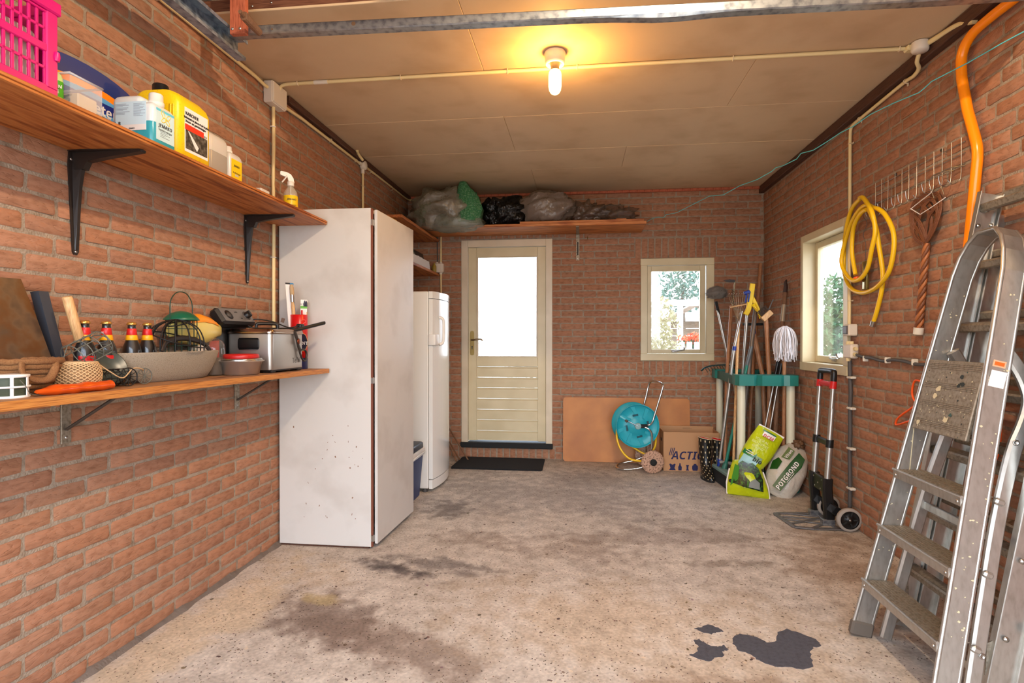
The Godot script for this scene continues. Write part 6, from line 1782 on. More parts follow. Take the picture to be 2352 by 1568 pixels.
	for q in [Vector3(-1.405, 1.96, -5.63), Vector3(-1.445, 1.96, -5.63), Vector3(-1.405, 1.86, -5.63)]:
		st = ns(); lathe(st, [[0.014, -0.012], [0.015, 0.0], [0.013, 0.012]], 12, q); part("gland", st, M.box_white, t)
	# thin sticks in the corner
	for q in [[Vector3(-1.34, 0.34, -5.60), Vector3(-1.09, 0.006, -5.47)], [Vector3(-1.34, 0.20, -5.62), Vector3(-1.17, 0.006, -5.45)], [Vector3(-1.36, 0.25, -5.58), Vector3(-1.20, 0.006, -5.42)]]:
		st = ns(); tube(st, [q[0], q[1]], 0.0075, 6)
		one("garden_stick", st, M.wood_worn, ["longest brown stick leaning between the freezer and the garden door", "brown stick leaning in the corner, the middle of three by the freezer", "brown stick leaning closest to the freezer foot"][used.get("garden_stick", 0)], "stick")
	# door mat
	st = ns()
	prism(st, [Vector2(-1.185, 5.13), Vector2(-1.19, 5.16), Vector2(-1.175, 5.60), Vector2(-1.16, 5.615), Vector2(-0.365, 5.60), Vector2(-0.35, 5.585), Vector2(-0.345, 5.15), Vector2(-0.36, 5.125)], 0.014, Vector3(0, 0.0005, 0), Basis(Vector3(1, 0, 0), Vector3(0, 0, -1), Vector3(0, 1, 0)))
	one("door_mat", st, mat(Color(0.16, 0.16, 0.17), 0.98, 0.0, M.mottle, Vector3(9, 9, 9), M.fine, 0.8), "dark grey door mat before the garden door", "mat")
	# leaning board
	st = ns()
	var pl := []
	for q in [[-0.172, 0.0], [1.037, 0.0], [1.037, 0.622], [-0.172, 0.622]]:
		var c := Vector2(q[0], q[1])
		var inw := Vector2(signf(0.43 - c.x), signf(0.31 - c.y))
		for k in 5:
			var w := PI / 2 * k / 4.0
			var off := Vector2(inw.x * 0.03 * (1 - cos(w)), inw.y * 0.03 * (1 - sin(w)))
			pl.append(c + off)
	pl = Array(Geometry2D.convex_hull(PackedVector2Array(pl))).slice(0, -1)
	prism(st, pl, 0.006, Vector3(0, 0.002, -5.575), Basis(Vector3(1, 0, 0), Vector3(0, 1, -0.085).normalized(), Vector3(0, 0.085, 1).normalized()))
	one("hardboard_sheet", st, mat(Color(0.78, 0.50, 0.22), 0.5, 0.0, noise_tex(0.008, [[0.0, Color(0.86, 0.82, 0.78)], [1, Color(1, 1, 1)]], 131, 256, 4), Vector3(1.5, 1.5, 1.5)), "orange-brown hardboard sheet leaning on the back wall behind the hose reel", "board")
	hose_reel()
	moving_box()
	boots()

func film(sd: int, c: Vector3, r: Vector3, amp: float, m: Material, called: String, label: String, inner: Array = []) -> Node3D:
	var t := thing(called, label, "plastic bag", Vector3(c.x, c.y - r.y, c.z))
	var st := ns()
	blob(st, c, r, amp, 1.1, sd, 0.86, 34, 20)
	part("film", st, m, t)
	var k := 0
	for q in inner:
		st = ns(); blob(st, q[0], q[1], 0.35, 1.0, sd + 50 + k, 0.9, 24, 14); part("contents", st, q[2], t)
		k += 1
	return t

func plastic(c: Color, a: float) -> StandardMaterial3D:
	var m := StandardMaterial3D.new()
	m.albedo_color = Color(c, a)
	m.roughness = 0.27
	m.transparency = BaseMaterial3D.TRANSPARENCY_ALPHA
	m.metallic_specular = 0.7
	m.heightmap_enabled = true
	m.heightmap_texture = M.wrinkle
	m.heightmap_scale = 1.0
	m.uv1_triplanar = true
	m.uv1_scale = Vector3(2.2, 2.2, 2.2)
	return m

func bags() -> void:
	M.wrinkle = noise_tex(0.011, [], 141, 512, 4, FastNoiseLite.TYPE_SIMPLEX)
	var leaf := mat(Color(1, 1, 1), 0.8, 0.0, noise_tex(0.04, [[0.0, Color(0.10, 0.28, 0.20)], [0.4, Color(0.25, 0.50, 0.28)], [0.52, Color(0.17, 0.42, 0.3)], [0.66, Color(0.2, 0.48, 0.32)], [0.72, Color(0.66, 0.68, 0.6)], [0.8, Color(0.3, 0.55, 0.3)], [1, Color(0.35, 0.6, 0.35)]], 143, 256, 2), Vector3(5, 5, 5))
	var dull := mat(Color(0.42, 0.38, 0.33), 0.85, 0.0, M.mottle, Vector3(4, 4, 4))
	film(1, Vector3(-1.27, 2.395, -5.26), Vector3(0.34, 0.20, 0.25), 0.34, plastic(Color(0.58, 0.55, 0.49), 0.62), "plastic_bag", "big clear plastic bag with green patterned cloth, drooping over the left of the high shelf", [[Vector3(-1.02, 2.41, -5.24), Vector3(0.10, 0.15, 0.16), leaf], [Vector3(-1.45, 2.40, -5.32), Vector3(0.13, 0.1, 0.12), leaf], [Vector3(-1.25, 2.38, -5.3), Vector3(0.2, 0.13, 0.16), dull]])
	var t := thing("patterned_cloth", "green floral cloth standing up out of the big clear bag", "cloth", Vector3(-1.02, 2.27, -5.22))
	var st := ns()
	var rings := []
	for q in [[-0.13, 0.10, 0.09, 0.0], [-0.02, 0.12, 0.10, 0.0], [0.10, 0.095, 0.07, -0.02], [0.19, 0.05, 0.045, -0.055], [0.235, 0.03, 0.02, -0.06], [0.24, 0.01, 0.008, -0.055]]:
		var ring := PackedVector3Array()
		for k in 18:
			var w := -TAU * k / 18
			var f := 1.0 + 0.16 * sin(k * 2.3 + q[0] * 9)
			ring.append(Vector3(-1.015 + q[3] + cos(w) * q[1] * f, 2.40 + q[0], -5.14 + sin(w) * q[2] * f))
		rings.append(ring)
	loft(st, rings); part("cloth", st, leaf, t)
	st = ns(); blob(st, Vector3(-1.14, 2.265, -5.16), Vector3(0.24, 0.085, 0.12), 0.25, 1.0, 12, 1.0, 30, 16)
	one("plastic_bag", st, plastic(Color(0.6, 0.62, 0.56), 0.5), "sagging fold of clear film hanging over the shelf edge above the door", "plastic bag")
	var black := mat(Color(0.045, 0.045, 0.055), 0.28); black.heightmap_enabled = true; black.heightmap_texture = M.wrinkle; black.heightmap_scale = 1.2; black.uv1_triplanar = true; black.uv1_scale = Vector3(3, 3, 3)
	st = ns(); blob(st, Vector3(-0.72, 2.385, -5.34), Vector3(0.20, 0.15, 0.15), 0.42, 1.2, 21, 0.88, 34, 20)
	one("refuse_bag", st, black, "shiny black bin bag between the clear bags on the high shelf", "plastic bag")
	film(31, Vector3(-0.33, 2.42, -5.36), Vector3(0.27, 0.155, 0.16), 0.22, plastic(Color(0.52, 0.46, 0.42), 0.72), "plastic_bag", "full greyish clear bag just right of the black bin bag", [[Vector3(-0.36, 2.41, -5.37), Vector3(0.19, 0.11, 0.11), dull]])
	film(41, Vector3(0.06, 2.36, -5.38), Vector3(0.17, 0.10, 0.13), 0.5, plastic(Color(0.42, 0.35, 0.31), 0.6), "plastic_bag", "crumpled brownish film right of the full clear bag")
	film(51, Vector3(0.33, 2.345, -5.40), Vector3(0.17, 0.085, 0.11), 0.6, plastic(Color(0.40, 0.34, 0.31), 0.45), "plastic_bag", "wispy crumpled film at the right end of the high shelf")

func hose_reel() -> void:
	var t := thing("hose_reel", "turquoise garden hose reel on a tubular cart with a yellow hose", "hose reel", Vector3(0.5, 0, -5.25))
	var fwd := Vector3(0.16, 0.0, 1.0).normalized()
	var side := Vector3.UP.cross(fwd).normalized()
	var c := Vector3(0.508, 0.415, -5.19)
	var bk := c - fwd * 0.20
	var st := ns()
	for q in [[c, 1.0], [bk, -1.0]]:
		st = ns()
		var b := Basis(side, fwd * q[1], side.cross(fwd * q[1]))
		# dished flange with a raised rim and a hub
		lathe(st, [[0.001, -0.012], [0.075, -0.012], [0.08, -0.02], [0.18, -0.016], [0.186, -0.006], [0.19, 0.004], [0.194, 0.004], [0.196, -0.004], [0.19, -0.02], [0.1, -0.03], [0.001, -0.03]], 56, q[0], b)
		var fl := part("flange", st, M.teal, t)
		if q[1] > 0:
			for k in 8:
				var w := TAU * k / 8 + 0.2
				var d := side * cos(w) + Vector3.UP * sin(w)
				var e := -side * sin(w) + Vector3.UP * cos(w)
				# wedge-shaped step between hub and rim, and a slot by the hub
				st = ns()
				prism(st, [Vector2(0.085, -0.022), Vector2(0.178, -0.006), Vector2(0.178, 0.03), Vector2(0.085, 0.0)], 0.008, q[0] - fwd * 0.0185, Basis(d, e, fwd))
				part("segment", st, M.teal, fl)
				if k % 2 == 0:
					st = ns()
					box(st, q[0] + d * 0.098 - fwd * 0.012, Vector3(0.018, 0.05, 0.006), 0.002, Basis(d, e, fwd)); part("slot", st, mat(Color(0.06, 0.28, 0.32), 0.5), fl)
	st = ns(); tube(st, [bk + fwd * 0.02, c - fwd * 0.02], 0.085, 24); part("drum", st, M.teal, t)
	st = ns()
	for k in 5:
		var r := 0.105 + 0.0
		var o := bk + fwd * (0.04 + 0.03 * k)
		tube(st, ringpts(o, side * r, Vector3.UP * r, 28), 0.012, 8, true)
	part("wound_hose", st, M.hose_yellow, t)
	st = ns(); lathe(st, [[0.028, -0.012], [0.03, 0.0], [0.028, 0.014], [0.024, 0.017], [0.001, 0.017]], 26, c, Basis(side, fwd, side.cross(fwd))); part("hub", st, mat(Color(0.55, 0.68, 0.68), 0.4), t)
	st = ns(); box(st, c + side * 0.05 + fwd * 0.004, Vector3(0.075, 0.034, 0.022), 0.006, Basis(side, Vector3.UP, fwd)); part("axle_clamp", st, M.black, t)
	st = ns(); tube(st, [c + fwd * 0.02, c + fwd * 0.022 - side * 0.06 + Vector3.UP * 0.03, c + fwd * 0.022 - side * 0.112 + Vector3.UP * 0.052], 0.0045, 8); part("crank", st, M.chrome, t)
	st = ns(); lathe(st, [[0.008, 0.0], [0.011, 0.01], [0.012, 0.04], [0.001, 0.044]], 14, c + fwd * 0.02 - side * 0.114 + Vector3.UP * 0.053, Basis(side, fwd, side.cross(fwd))); part("crank_knob", st, mat(Color(0.35, 0.28, 0.24), 0.5), t)
	st = ns(); box(st, c - side * 0.135 + Vector3.UP * 0.075 - fwd * 0.0065, Vector3(0.06, 0.012, 0.001), 0.0, Basis(side.rotated(fwd, -0.6), Vector3.UP.rotated(fwd, -0.6), fwd)); part("faded_print", st, mat(Color(0.45, 0.75, 0.78), 0.5), t)
	# the tube: from the loop on the floor up past the wheels to the hub, then up to the push bar and down the far side
	var g := c + fwd * 0.005
	var near := curve([Vector3(0.630, 0.10, -5.20), Vector3(0.628, 0.20, -5.20), Vector3(0.632, 0.30, -5.195), Vector3(0.625, 0.36, -5.19), Vector3(0.60, 0.392, -5.188), g + side * 0.06 + Vector3.UP * -0.008], 6)
	st = ns(); tube(st, near, 0.0095, 10); part("frame_tube", st, M.chrome, t)
	var up := curve([g + side * 0.05 + Vector3.UP * 0.008, g + side * 0.10 + Vector3.UP * 0.012, Vector3(0.635, 0.455, -5.19), Vector3(0.655, 0.52, -5.19), Vector3(0.69, 0.64, -5.19), Vector3(0.722, 0.75, -5.195), Vector3(0.724, 0.785, -5.205), Vector3(0.705, 0.803, -5.23), Vector3(0.67, 0.812, -5.30), Vector3(0.645, 0.808, -5.36), Vector3(0.625, 0.77, -5.385), Vector3(0.60, 0.66, -5.385), Vector3(0.565, 0.52, -5.385), bk + side * 0.05 + Vector3.UP * 0.01], 5)
	st = ns(); tube(st, up, 0.0095, 10); part("push_bar", st, M.chrome, t)
	st = ns(); tube(st, curve([bk + side * 0.05, bk + side * 0.10 + Vector3.UP * -0.04, Vector3(0.60, 0.2, -5.42), Vector3(0.60, 0.10, -5.42)], 6), 0.0095, 10); part("frame_tube", st, M.chrome, t)
	st = ns(); tube(st, curve([Vector3(0.63, 0.10, -5.20), Vector3(0.56, 0.045, -5.22), Vector3(0.45, 0.018, -5.235), Vector3(0.37, 0.013, -5.25), Vector3(0.335, 0.013, -5.29), Vector3(0.33, 0.014, -5.36), Vector3(0.37, 0.03, -5.41), Vector3(0.48, 0.055, -5.42), Vector3(0.6, 0.10, -5.42)], 6), 0.0095, 10); part("stand_loop", st, M.chrome, t)
	for q in [Vector3(0.634, 0.103, -5.165), Vector3(0.605, 0.103, -5.455)]:
		st = ns()
		var b := Basis(side, fwd, side.cross(fwd))
		var rings := []
		for l in [[0.0, 0.5], [0.012, 0.9], [0.022, 1.0], [0.034, 1.0], [0.042, 0.9], [0.046, 0.6], [0.047, 0.01]]:
			var ring := PackedVector3Array()
			for k in 112:
				var w := -TAU * k / 112
				var r: float = 0.102 * l[1] * (1.0 if l[1] < 0.7 else (1.0 + 0.022 * signf(sin(28 * w))))
				ring.append(q + b * Vector3(cos(w) * r, l[0] - 0.023, sin(w) * r))
			rings.append(ring)
		loft(st, rings)
		var wh := part("wheel", st, mat(Color(0.76, 0.60, 0.50), 0.75, 0.0, noise_tex(0.03, [[0.0, Color(0.35, 0.3, 0.28)], [0.35, Color(0.8, 0.78, 0.76)], [0.5, Color(1, 1, 1)], [1, Color(1, 1, 1)]], 151, 256, 3), Vector3(7, 7, 7)), t, "ribbed dusty pink wheel")
		st = ns(); lathe(st, [[0.03, 0.0], [0.03, 0.012], [0.012, 0.016], [0.001, 0.016]], 22, q + fwd * 0.022, b); part("hub_cap", st, M.black_rough, wh)
	# loose hose hanging round the reel to the floor, with its coupling
	st = ns(); tube(st, curve([bk + side * -0.10 + Vector3.UP * 0.05 + fwd * 0.1, Vector3(0.335, 0.40, -5.24), Vector3(0.325, 0.30, -5.22), Vector3(0.36, 0.20, -5.20), Vector3(0.43, 0.125, -5.19), Vector3(0.52, 0.103, -5.19), Vector3(0.57, 0.105, -5.21), Vector3(0.60, 0.12, -5.30)], 6), 0.0095, 9); part("loose_hose", st, M.hose_yellow, t)
	st = ns(); tube(st, curve([Vector3(0.44, 0.23, -5.33), Vector3(0.50, 0.19, -5.30), Vector3(0.58, 0.15, -5.28), Vector3(0.64, 0.16, -5.30), Vector3(0.675, 0.23, -5.30), Vector3(0.68, 0.33, -5.30)], 6), 0.0095, 9); part("loose_hose", st, M.hose_yellow, t)
	st = ns(); tube(st, curve([Vector3(0.62, 0.05, -5.34), Vector3(0.69, 0.035, -5.335), Vector3(0.735, 0.03, -5.325)], 5), 0.0095, 9); part("hose_end", st, M.hose_yellow, t)
	st = ns(); tube(st, [Vector3(0.728, 0.031, -5.327), Vector3(0.765, 0.026, -5.312)], [0.012, 0.017], 12); part("coupling", st, mat(Color(0.4, 0.37, 0.34), 0.5), t)
	st = ns(); tube(st, [Vector3(0.763, 0.026, -5.313), Vector3(0.80, 0.022, -5.30)], [0.019, 0.0185], 12); part("nozzle", st, M.orange, t, "orange hose coupling")

func moving_box() -> void:
	var t := thing("cardboard_box", "open brown cardboard moving box with blue print beside the hose reel", "box", Vector3(1.0, 0, -5.4))
	var x0 := 0.745
	var x1 := 1.236
	var z0 := -5.53
	var z1 := -5.284
	var h := 0.352
	var st := ns()
	span(st, Vector3(x0, 0.0, z1 - 0.006), Vector3(x1, h, z1), 0.002); part("front_panel", st, M.card, t)
	st = ns(); span(st, Vector3(x0, 0, z0), Vector3(x0 + 0.006, h, z1 - 0.0061), 0.002); part("side_panel", st, M.card, t)
	st = ns(); span(st, Vector3(x1 - 0.006, 0, z0), Vector3(x1, h, z1 - 0.0061), 0.002); part("side_panel", st, M.card, t)
	st = ns(); span(st, Vector3(x0, 0, z0), Vector3(x1, h + 0.022, z0 + 0.006), 0.002); part("back_panel", st, M.card, t)
	st = ns(); span(st, Vector3(x0 + 0.006, 0.001, z0 + 0.006), Vector3(x1 - 0.006, 0.007, z1 - 0.006), 0.0); part("bottom", st, M.card, t)
	st = ns(); box(st, Vector3(x0 - 0.0004, 0.265, -5.42), Vector3(0.0012, 0.028, 0.075), 0.0004); part("hand_hole", st, M.ink, t)
	var navy := mat(Color(0.09, 0.10, 0.30), 0.7)
	var Z := Basis.IDENTITY
	var slant := Basis(Vector3(1, 0, 0), Vector3(0.22, 1, 0), Vector3(0, 0, 1))
	text("ACTION", 0.072, navy, Vector3(1.005, 0.142, z1 + 0.0004), slant, t)
	for k in 3:
		st = ns(); prism(st, [Vector2(0, 0), Vector2(0.007, 0), Vector2(0.026, 0.07), Vector2(0.019, 0.07)], 0.0008, Vector3(0.792 + k * 0.015, 0.142, z1 + 0.0001), Z); part("print_stroke", st, navy, t)
	var goods := [
		[[-0.03, 0.0], [0.03, 0.0], [0.018, 0.02], [0.028, 0.055], [0.02, 0.06], [0.0, 0.05], [-0.02, 0.06], [-0.028, 0.055], [-0.018, 0.02]],
		[[-0.014, 0.0], [0.014, 0.0], [0.016, 0.03], [0.006, 0.048], [0.006, 0.064], [-0.006, 0.064], [-0.006, 0.048], [-0.016, 0.03]],
		[[-0.016, 0.0], [0.016, 0.0], [0.008, 0.012], [0.008, 0.034], [0.014, 0.05], [-0.014, 0.05], [-0.008, 0.034], [-0.008, 0.012]],
		[[-0.02, 0.0], [0.02, 0.0], [0.026, 0.02], [0.024, 0.044], [0.012, 0.052], [0.012, 0.062], [-0.012, 0.062], [-0.012, 0.052], [-0.024, 0.044], [-0.026, 0.02]],
		[[-0.014, 0.0], [0.014, 0.0], [0.014, 0.03], [0.005, 0.042], [0.016, 0.062], [-0.012, 0.062], [-0.016, 0.052], [-0.005, 0.05], [-0.005, 0.042], [-0.014, 0.03]],
	]
	for k in 5:
		st = ns(); prism(st, goods[k].map(func(p): return Vector2(p[0], p[1])), 0.0008, Vector3(0.825 + k * 0.066, 0.008, z1 + 0.0001), Z); part("print_symbol", st, navy, t)
	lines(Vector3(1.0, h + 0.006, z0 + 0.006), 0.09, 2, 0.008, Z, mat(Color(0.5, 0.38, 0.27), 0.8), t)

func boots() -> void:
	var dots := Image.create(128, 128, false, Image.FORMAT_RGB8)
	dots.fill(Color(0.09, 0.075, 0.065))
	for q in [[32, 32], [96, 96]]:
		for y in range(-15, 16):
			for x in range(-15, 16):
				if x * x + y * y < 190: dots.set_pixel(posmod(q[0] + x, 128), posmod(q[1] + y, 128), Color(0.86, 0.77, 0.58))
	var dm := StandardMaterial3D.new()
	dm.albedo_texture = ImageTexture.create_from_image(dots)
	dm.roughness = 0.3
	dm.uv1_scale = Vector3(9, 8, 1)
	for q in [[Vector3(1.062, 0, -5.05), 0.15, 1.0, "black rubber boot with cream dots and a red lining, the nearer of the pair"], [Vector3(1.19, 0, -5.17), -0.25, 0.92, "black rubber boot with cream dots and a red lining, tucked behind its mate"]]:
		var t := thing("rubber_boot", q[3], "boot", q[0], "polka dot rubber boots")
		var b := Basis(Vector3.UP, q[1]).scaled(Vector3(1, q[2], 1))
		var st := ns()
		var rings := []
		# height, half width, half length, shift of the centre towards the toe
		for l in [[0.0, 0.040, 0.108, 0.055], [0.022, 0.043, 0.112, 0.056], [0.05, 0.043, 0.103, 0.05], [0.075, 0.042, 0.088, 0.035], [0.10, 0.041, 0.068, 0.015], [0.13, 0.043, 0.056, 0.003], [0.19, 0.049, 0.055, 0.0], [0.26, 0.053, 0.057, -0.003], [0.335, 0.055, 0.058, -0.005], [0.345, 0.056, 0.059, -0.005]]:
			var ring := PackedVector3Array()
			for k in 28:
				var w := -TAU * k / 28
				ring.append(q[0] + b * Vector3(cos(w) * l[1], l[0] - (0.02 if l[0] > 0.33 else 0.0) * cos(w) * 0.5, -sin(w) * l[2] * -1.0 + l[3]))
			rings.append(ring)
		loft(st, rings, false); part("shaft", st, dm, t)
		st = ns()
		rings = []
		for l in [[0.344, 0.0545], [0.30, 0.050], [0.25, 0.046], [0.249, 0.001]]:
			var ring := PackedVector3Array()
			for k in 28:
				var w := -TAU * k / 28
				ring.append(q[0] + b * Vector3(cos(w) * l[1], l[0] - (0.02 if l[0] > 0.33 else 0.0) * cos(w) * 0.5, sin(w) * l[1] * 1.05 - 0.004))
			rings.append(ring)
		loft(st, rings, false); part("lining", st, M.red, t, "red lining")
		st = ns()
		var sole := []
		for k in 28:
			var w := TAU * k / 28
			sole.append(Vector2(cos(w) * 0.045, sin(w) * 0.115 - 0.055))
		prism(st, sole, 0.018, q[0], b * Basis(Vector3(1, 0, 0), Vector3(0, 0, -1), Vector3(0, 1, 0))); part("sole", st, M.black_rough, t)
		st = ns(); tube(st, ringpts(q[0] + b * Vector3(0, 0.343, -0.005), b * Vector3(0.0555, -0.01, 0), b * Vector3(0, 0, 0.0585), 28), 0.003, 6, true); part("piping", st, mat(Color(0.82, 0.72, 0.58), 0.4), t)

# ---------------------------------------------------------------- right wall
# strip of rectangular section along a path: wdir is the direction of its width
func ribbon(st: SurfaceTool, pts: Array, wdir: Vector3, w: float, t: float, ch := 0.2, caps := true) -> void:
	var rings := []
	var n := pts.size()
	for i in n:
		var d: Vector3 = (pts[mini(i + 1, n - 1)] - pts[maxi(i - 1, 0)]).normalized()
		var wd := (wdir - d * wdir.dot(d)).normalized()
		var u := d.cross(wd)
		var c := t * ch
		var ring := PackedVector3Array()
		for q in [[w / 2, t / 2 - c], [w / 2 - c, t / 2], [-w / 2 + c, t / 2], [-w / 2, t / 2 - c], [-w / 2, -t / 2 + c], [-w / 2 + c, -t / 2], [w / 2 - c, -t / 2], [w / 2, -t / 2 + c]]:
			ring.append(pts[i] + wd * q[0] + u * q[1])
		rings.append(ring)
	loft(st, rings, caps, -1)

func build_right() -> void:
	var st := ns()
	var t := thing("hook_rack", "bent wire rack with twelve upright wires on the right wall above the yellow hose", "hook rack", Vector3(RX, 1.95, -3.18))
	var zs := [-3.557, -3.489, -3.419, -3.348, -3.280, -3.215, -3.145, -3.074, -3.003, -2.939, -2.872, -2.802]
	for y in [2.085, 2.035, 1.985]:
		st = ns(); tube(st, [Vector3(1.713, y, -3.575), Vector3(1.713, y, -2.785)], 0.0022, 6); part("rail", st, M.steel, t)
	for k in 12:
		var z: float = zs[k]
		st = ns()
		if k % 2 == 0 or k == 5:
			tube(st, curve([Vector3(1.707, 2.108, z), Vector3(1.707, 1.99, z), Vector3(1.704, 1.93, z), Vector3(1.69, 1.905, z), Vector3(1.66, 1.915, z), Vector3(1.652, 1.955, z)], 4), 0.002, 6)
		else:
			tube(st, curve([Vector3(1.707, 2.108, z), Vector3(1.707, 1.95, z), Vector3(1.70, 1.915, z - 0.004), Vector3(1.675, 1.90, z - 0.008), Vector3(1.655, 1.92, z - 0.008)], 4), 0.002, 6)
		part("hook", st, M.steel, t)
	for z in [-3.36, -2.955]:
		st = ns(); lathe(st, [[0.009, 0.0], [0.008, 0.004], [0.003, 0.006]], 12, Vector3(1.716, 2.1, z), Basis(Vector3(0, 1, 0), Vector3(-1, 0, 0), Vector3(0, 0, 1))); part("screw", st, M.black, t)
	for q in [[-2.96, 0.0], [-2.885, 0.012]]:
		st = ns(); tube(st, curve([Vector3(1.712, 1.975, q[0] + 0.1), Vector3(1.69, 1.983, q[0] + 0.06), Vector3(1.672, 1.978, q[0] + 0.015), Vector3(1.668, 1.955, q[0] - 0.01), Vector3(1.672, 1.92, q[0] - 0.005), Vector3(1.676, 1.87, q[0] + 0.014)], 5), 0.0024, 6)
		one("s_hook", st, M.steel, ["steel S-hook at the end of the wire rack, the one hanging further along the wall", "steel S-hook at the near end of the wire rack"][0 if q[1] == 0.0 else 1], "hook")
	# yellow hose in loose loops
	t = thing("coiled_hose", "yellow garden hose hung in loose loops on the wire rack beside the right window", "hose", Vector3(1.685, 1.5, -3.6))
	var l1 := [[1.66,2.039,-3.616],[1.67,2.003,-3.767],[1.68,1.886,-3.866],[1.68,1.724,-3.895],[1.68,1.610,-3.882],[1.68,1.520,-3.804],[1.68,1.477,-3.675],[1.675,1.478,-3.536],[1.67,1.510,-3.416],[1.67,1.572,-3.327],[1.67,1.684,-3.285],[1.67,1.779,-3.294],[1.66,1.872,-3.346],[1.655,1.922,-3.410],[1.655,1.947,-3.475],[1.65,1.977,-3.539],[1.65,1.962,-3.641],[1.66,1.895,-3.767],[1.66,1.786,-3.847],[1.66,1.694,-3.882],[1.66,1.619,-3.834],[1.65,1.558,-3.719],[1.65,1.555,-3.612],[1.65,1.608,-3.522],[1.64,1.711,-3.455],[1.64,1.802,-3.418],[1.63,1.902,-3.428],[1.63,1.978,-3.490],[1.64,2.026,-3.564],[1.65,2.036,-3.62]]
	st = ns(); tube(st, curve(vec(l1), 4), 0.0125, 10); part("loop", st, M.hose_yellow, t)
	st = ns(); tube(st, curve(vec([[1.64,1.946,-3.514],[1.64,1.937,-3.589],[1.65,1.881,-3.694],[1.66,1.782,-3.738],[1.66,1.701,-3.732],[1.66,1.589,-3.692]]), 5), 0.0125, 10); part("loop", st, M.hose_yellow, t)
	st = ns(); tube(st, curve(vec([[1.645,1.949,-3.504],[1.66,1.834,-3.456],[1.67,1.708,-3.436],[1.685,1.585,-3.431],[1.69,1.488,-3.444],[1.69,1.367,-3.496],[1.69,1.30,-3.536]]), 5), 0.0125, 10); part("free_end", st, M.hose_yellow, t)
	st = ns(); tube(st, vec([[1.69, 1.302, -3.535], [1.69, 1.272, -3.549]]), [0.0145, 0.0155], 12); part("coupling", st, M.steel, t)
	st = ns(); tube(st, vec([[1.662, 1.572, -3.69], [1.665, 1.548, -3.685]]), 0.016, 12); part("coupling", st, M.orange, t, "orange coupling")
	st = ns()
	rbox(st, Vector3(1.672, 1.49, -3.64), Vector3(1.69, 1.66, -3.585), 0.006, 0.006, 0.006)
	one("blister_pack", st, mat(Color(0.5, 0.44, 0.24), 0.15, 0.6, M.mottle, Vector3(12, 12, 12)), "shiny olive blister pack hanging inside the loops of the yellow hose", "pack")
	st = ns(); tube(st, curve(vec([[1.66, 1.99, -3.56], [1.67, 1.93, -3.62], [1.675, 1.88, -3.585], [1.675, 1.82, -3.63], [1.675, 1.76, -3.6], [1.678, 1.66, -3.612]]), 7), 0.0016, 5)
	one("thin_wire", st, M.grey_cable, "thin curly wire holding the blister pack in the yellow hose", "wire")
	# rattan carpet beater
	t = thing("carpet_beater", "woven rattan carpet beater hanging head up on the right wall", "carpet beater", Vector3(1.69, 1.2, -3.06))
	var rat := mat(Color(0.50, 0.31, 0.20), 0.5, 0.0, M.grain, Vector3(14, 14, 14))
	var hc := Vector3(1.688, 1.79, -3.04)
	var up := Vector3(0, 1, 0.02)
	var sd := Vector3(0, 0, 1)
	var band := func(pts2: Array, closed: bool) -> void:
		# three canes side by side make one band
		var p3 := []
		for i in pts2.size(): p3.append(hc + sd * pts2[i].x + up * pts2[i].y + Vector3(0.007 * sin(i * PI / 2.0 + pts2[0].x * 30), 0, 0))
		var c3 := curve(p3, 5, closed)
		for off in [-0.0065, 0.0, 0.0065]:
			var s := ns()
			var moved := []
			for i in c3.size():
				var d: Vector3 = (c3[(i + 1) % c3.size()] - c3[i - 1 if (i > 0 or closed) else 0]).normalized()
				moved.append(c3[i] + d.cross(Vector3(1, 0, 0)).normalized() * off)
			tube(s, moved, 0.0036, 6, closed)
			part("cane", s, rat, t)
	band.call([Vector2(0, -0.12), Vector2(-0.085, -0.07), Vector2(-0.122, 0.02), Vector2(-0.09, 0.095), Vector2(0, 0.118), Vector2(0.09, 0.095), Vector2(0.122, 0.02), Vector2(0.085, -0.07)], true)
	for s in [-1.0, 1.0]:
		band.call([Vector2(0.0 * s, -0.13), Vector2(0.05 * s, -0.06), Vector2(0.10 * s, 0.0), Vector2(0.075 * s, 0.075), Vector2(0.0, 0.085), Vector2(-0.055 * s, 0.03), Vector2(-0.10 * s, -0.03), Vector2(-0.06 * s, -0.09), Vector2(0.01 * s, -0.13)], false)
		band.call([Vector2(0.01 * s, -0.14), Vector2(-0.03 * s, -0.07), Vector2(-0.045 * s, 0.0), Vector2(0.0, 0.06), Vector2(0.06 * s, 0.1)], false)
		band.call([Vector2(0.11 * s, 0.045), Vector2(0.05 * s, 0.01), Vector2(0.01 * s, -0.05), Vector2(0.0, -0.11)], false)
	for k in 4:
		var pts := []
		for i in 34:
			var f := i / 33.0
			var w := TAU * k / 4.0 + f * 20.0
			var c := Vector3(1.69, 1.668, -3.03).lerp(Vector3(1.694, 1.245, -3.10), f)
			pts.append(c + Vector3(cos(w), 0, sin(w)) * lerpf(0.009, 0.0125, f))
		st = ns(); tube(st, pts, 0.0088, 8); part("twisted_cane", st, mat(Color(0.66, 0.40, 0.22), 0.4) if k % 2 else rat, t)
	st = ns(); tube(st, vec([[1.694, 1.255, -3.098], [1.694, 1.222, -3.104]]), 0.0225, 14); part("end_cap", st, M.white_paint, t)
	st = ns(); tube(st, curve(vec([[1.67, 1.86, -3.13], [1.664, 1.88, -3.02], [1.662, 1.895, -2.95], [1.66, 1.9, -2.94]]), 4) , 0.0022, 6)
	tube(st, vec([[1.67, 1.862, -3.13], [1.664, 1.812, -3.035], [1.662, 1.828, -2.93], [1.67, 1.85, -2.85]]), 0.0022, 6)
	one("wire_hanger", st, M.paper, "white wire hanger bent through the head of the carpet beater", "hanger")
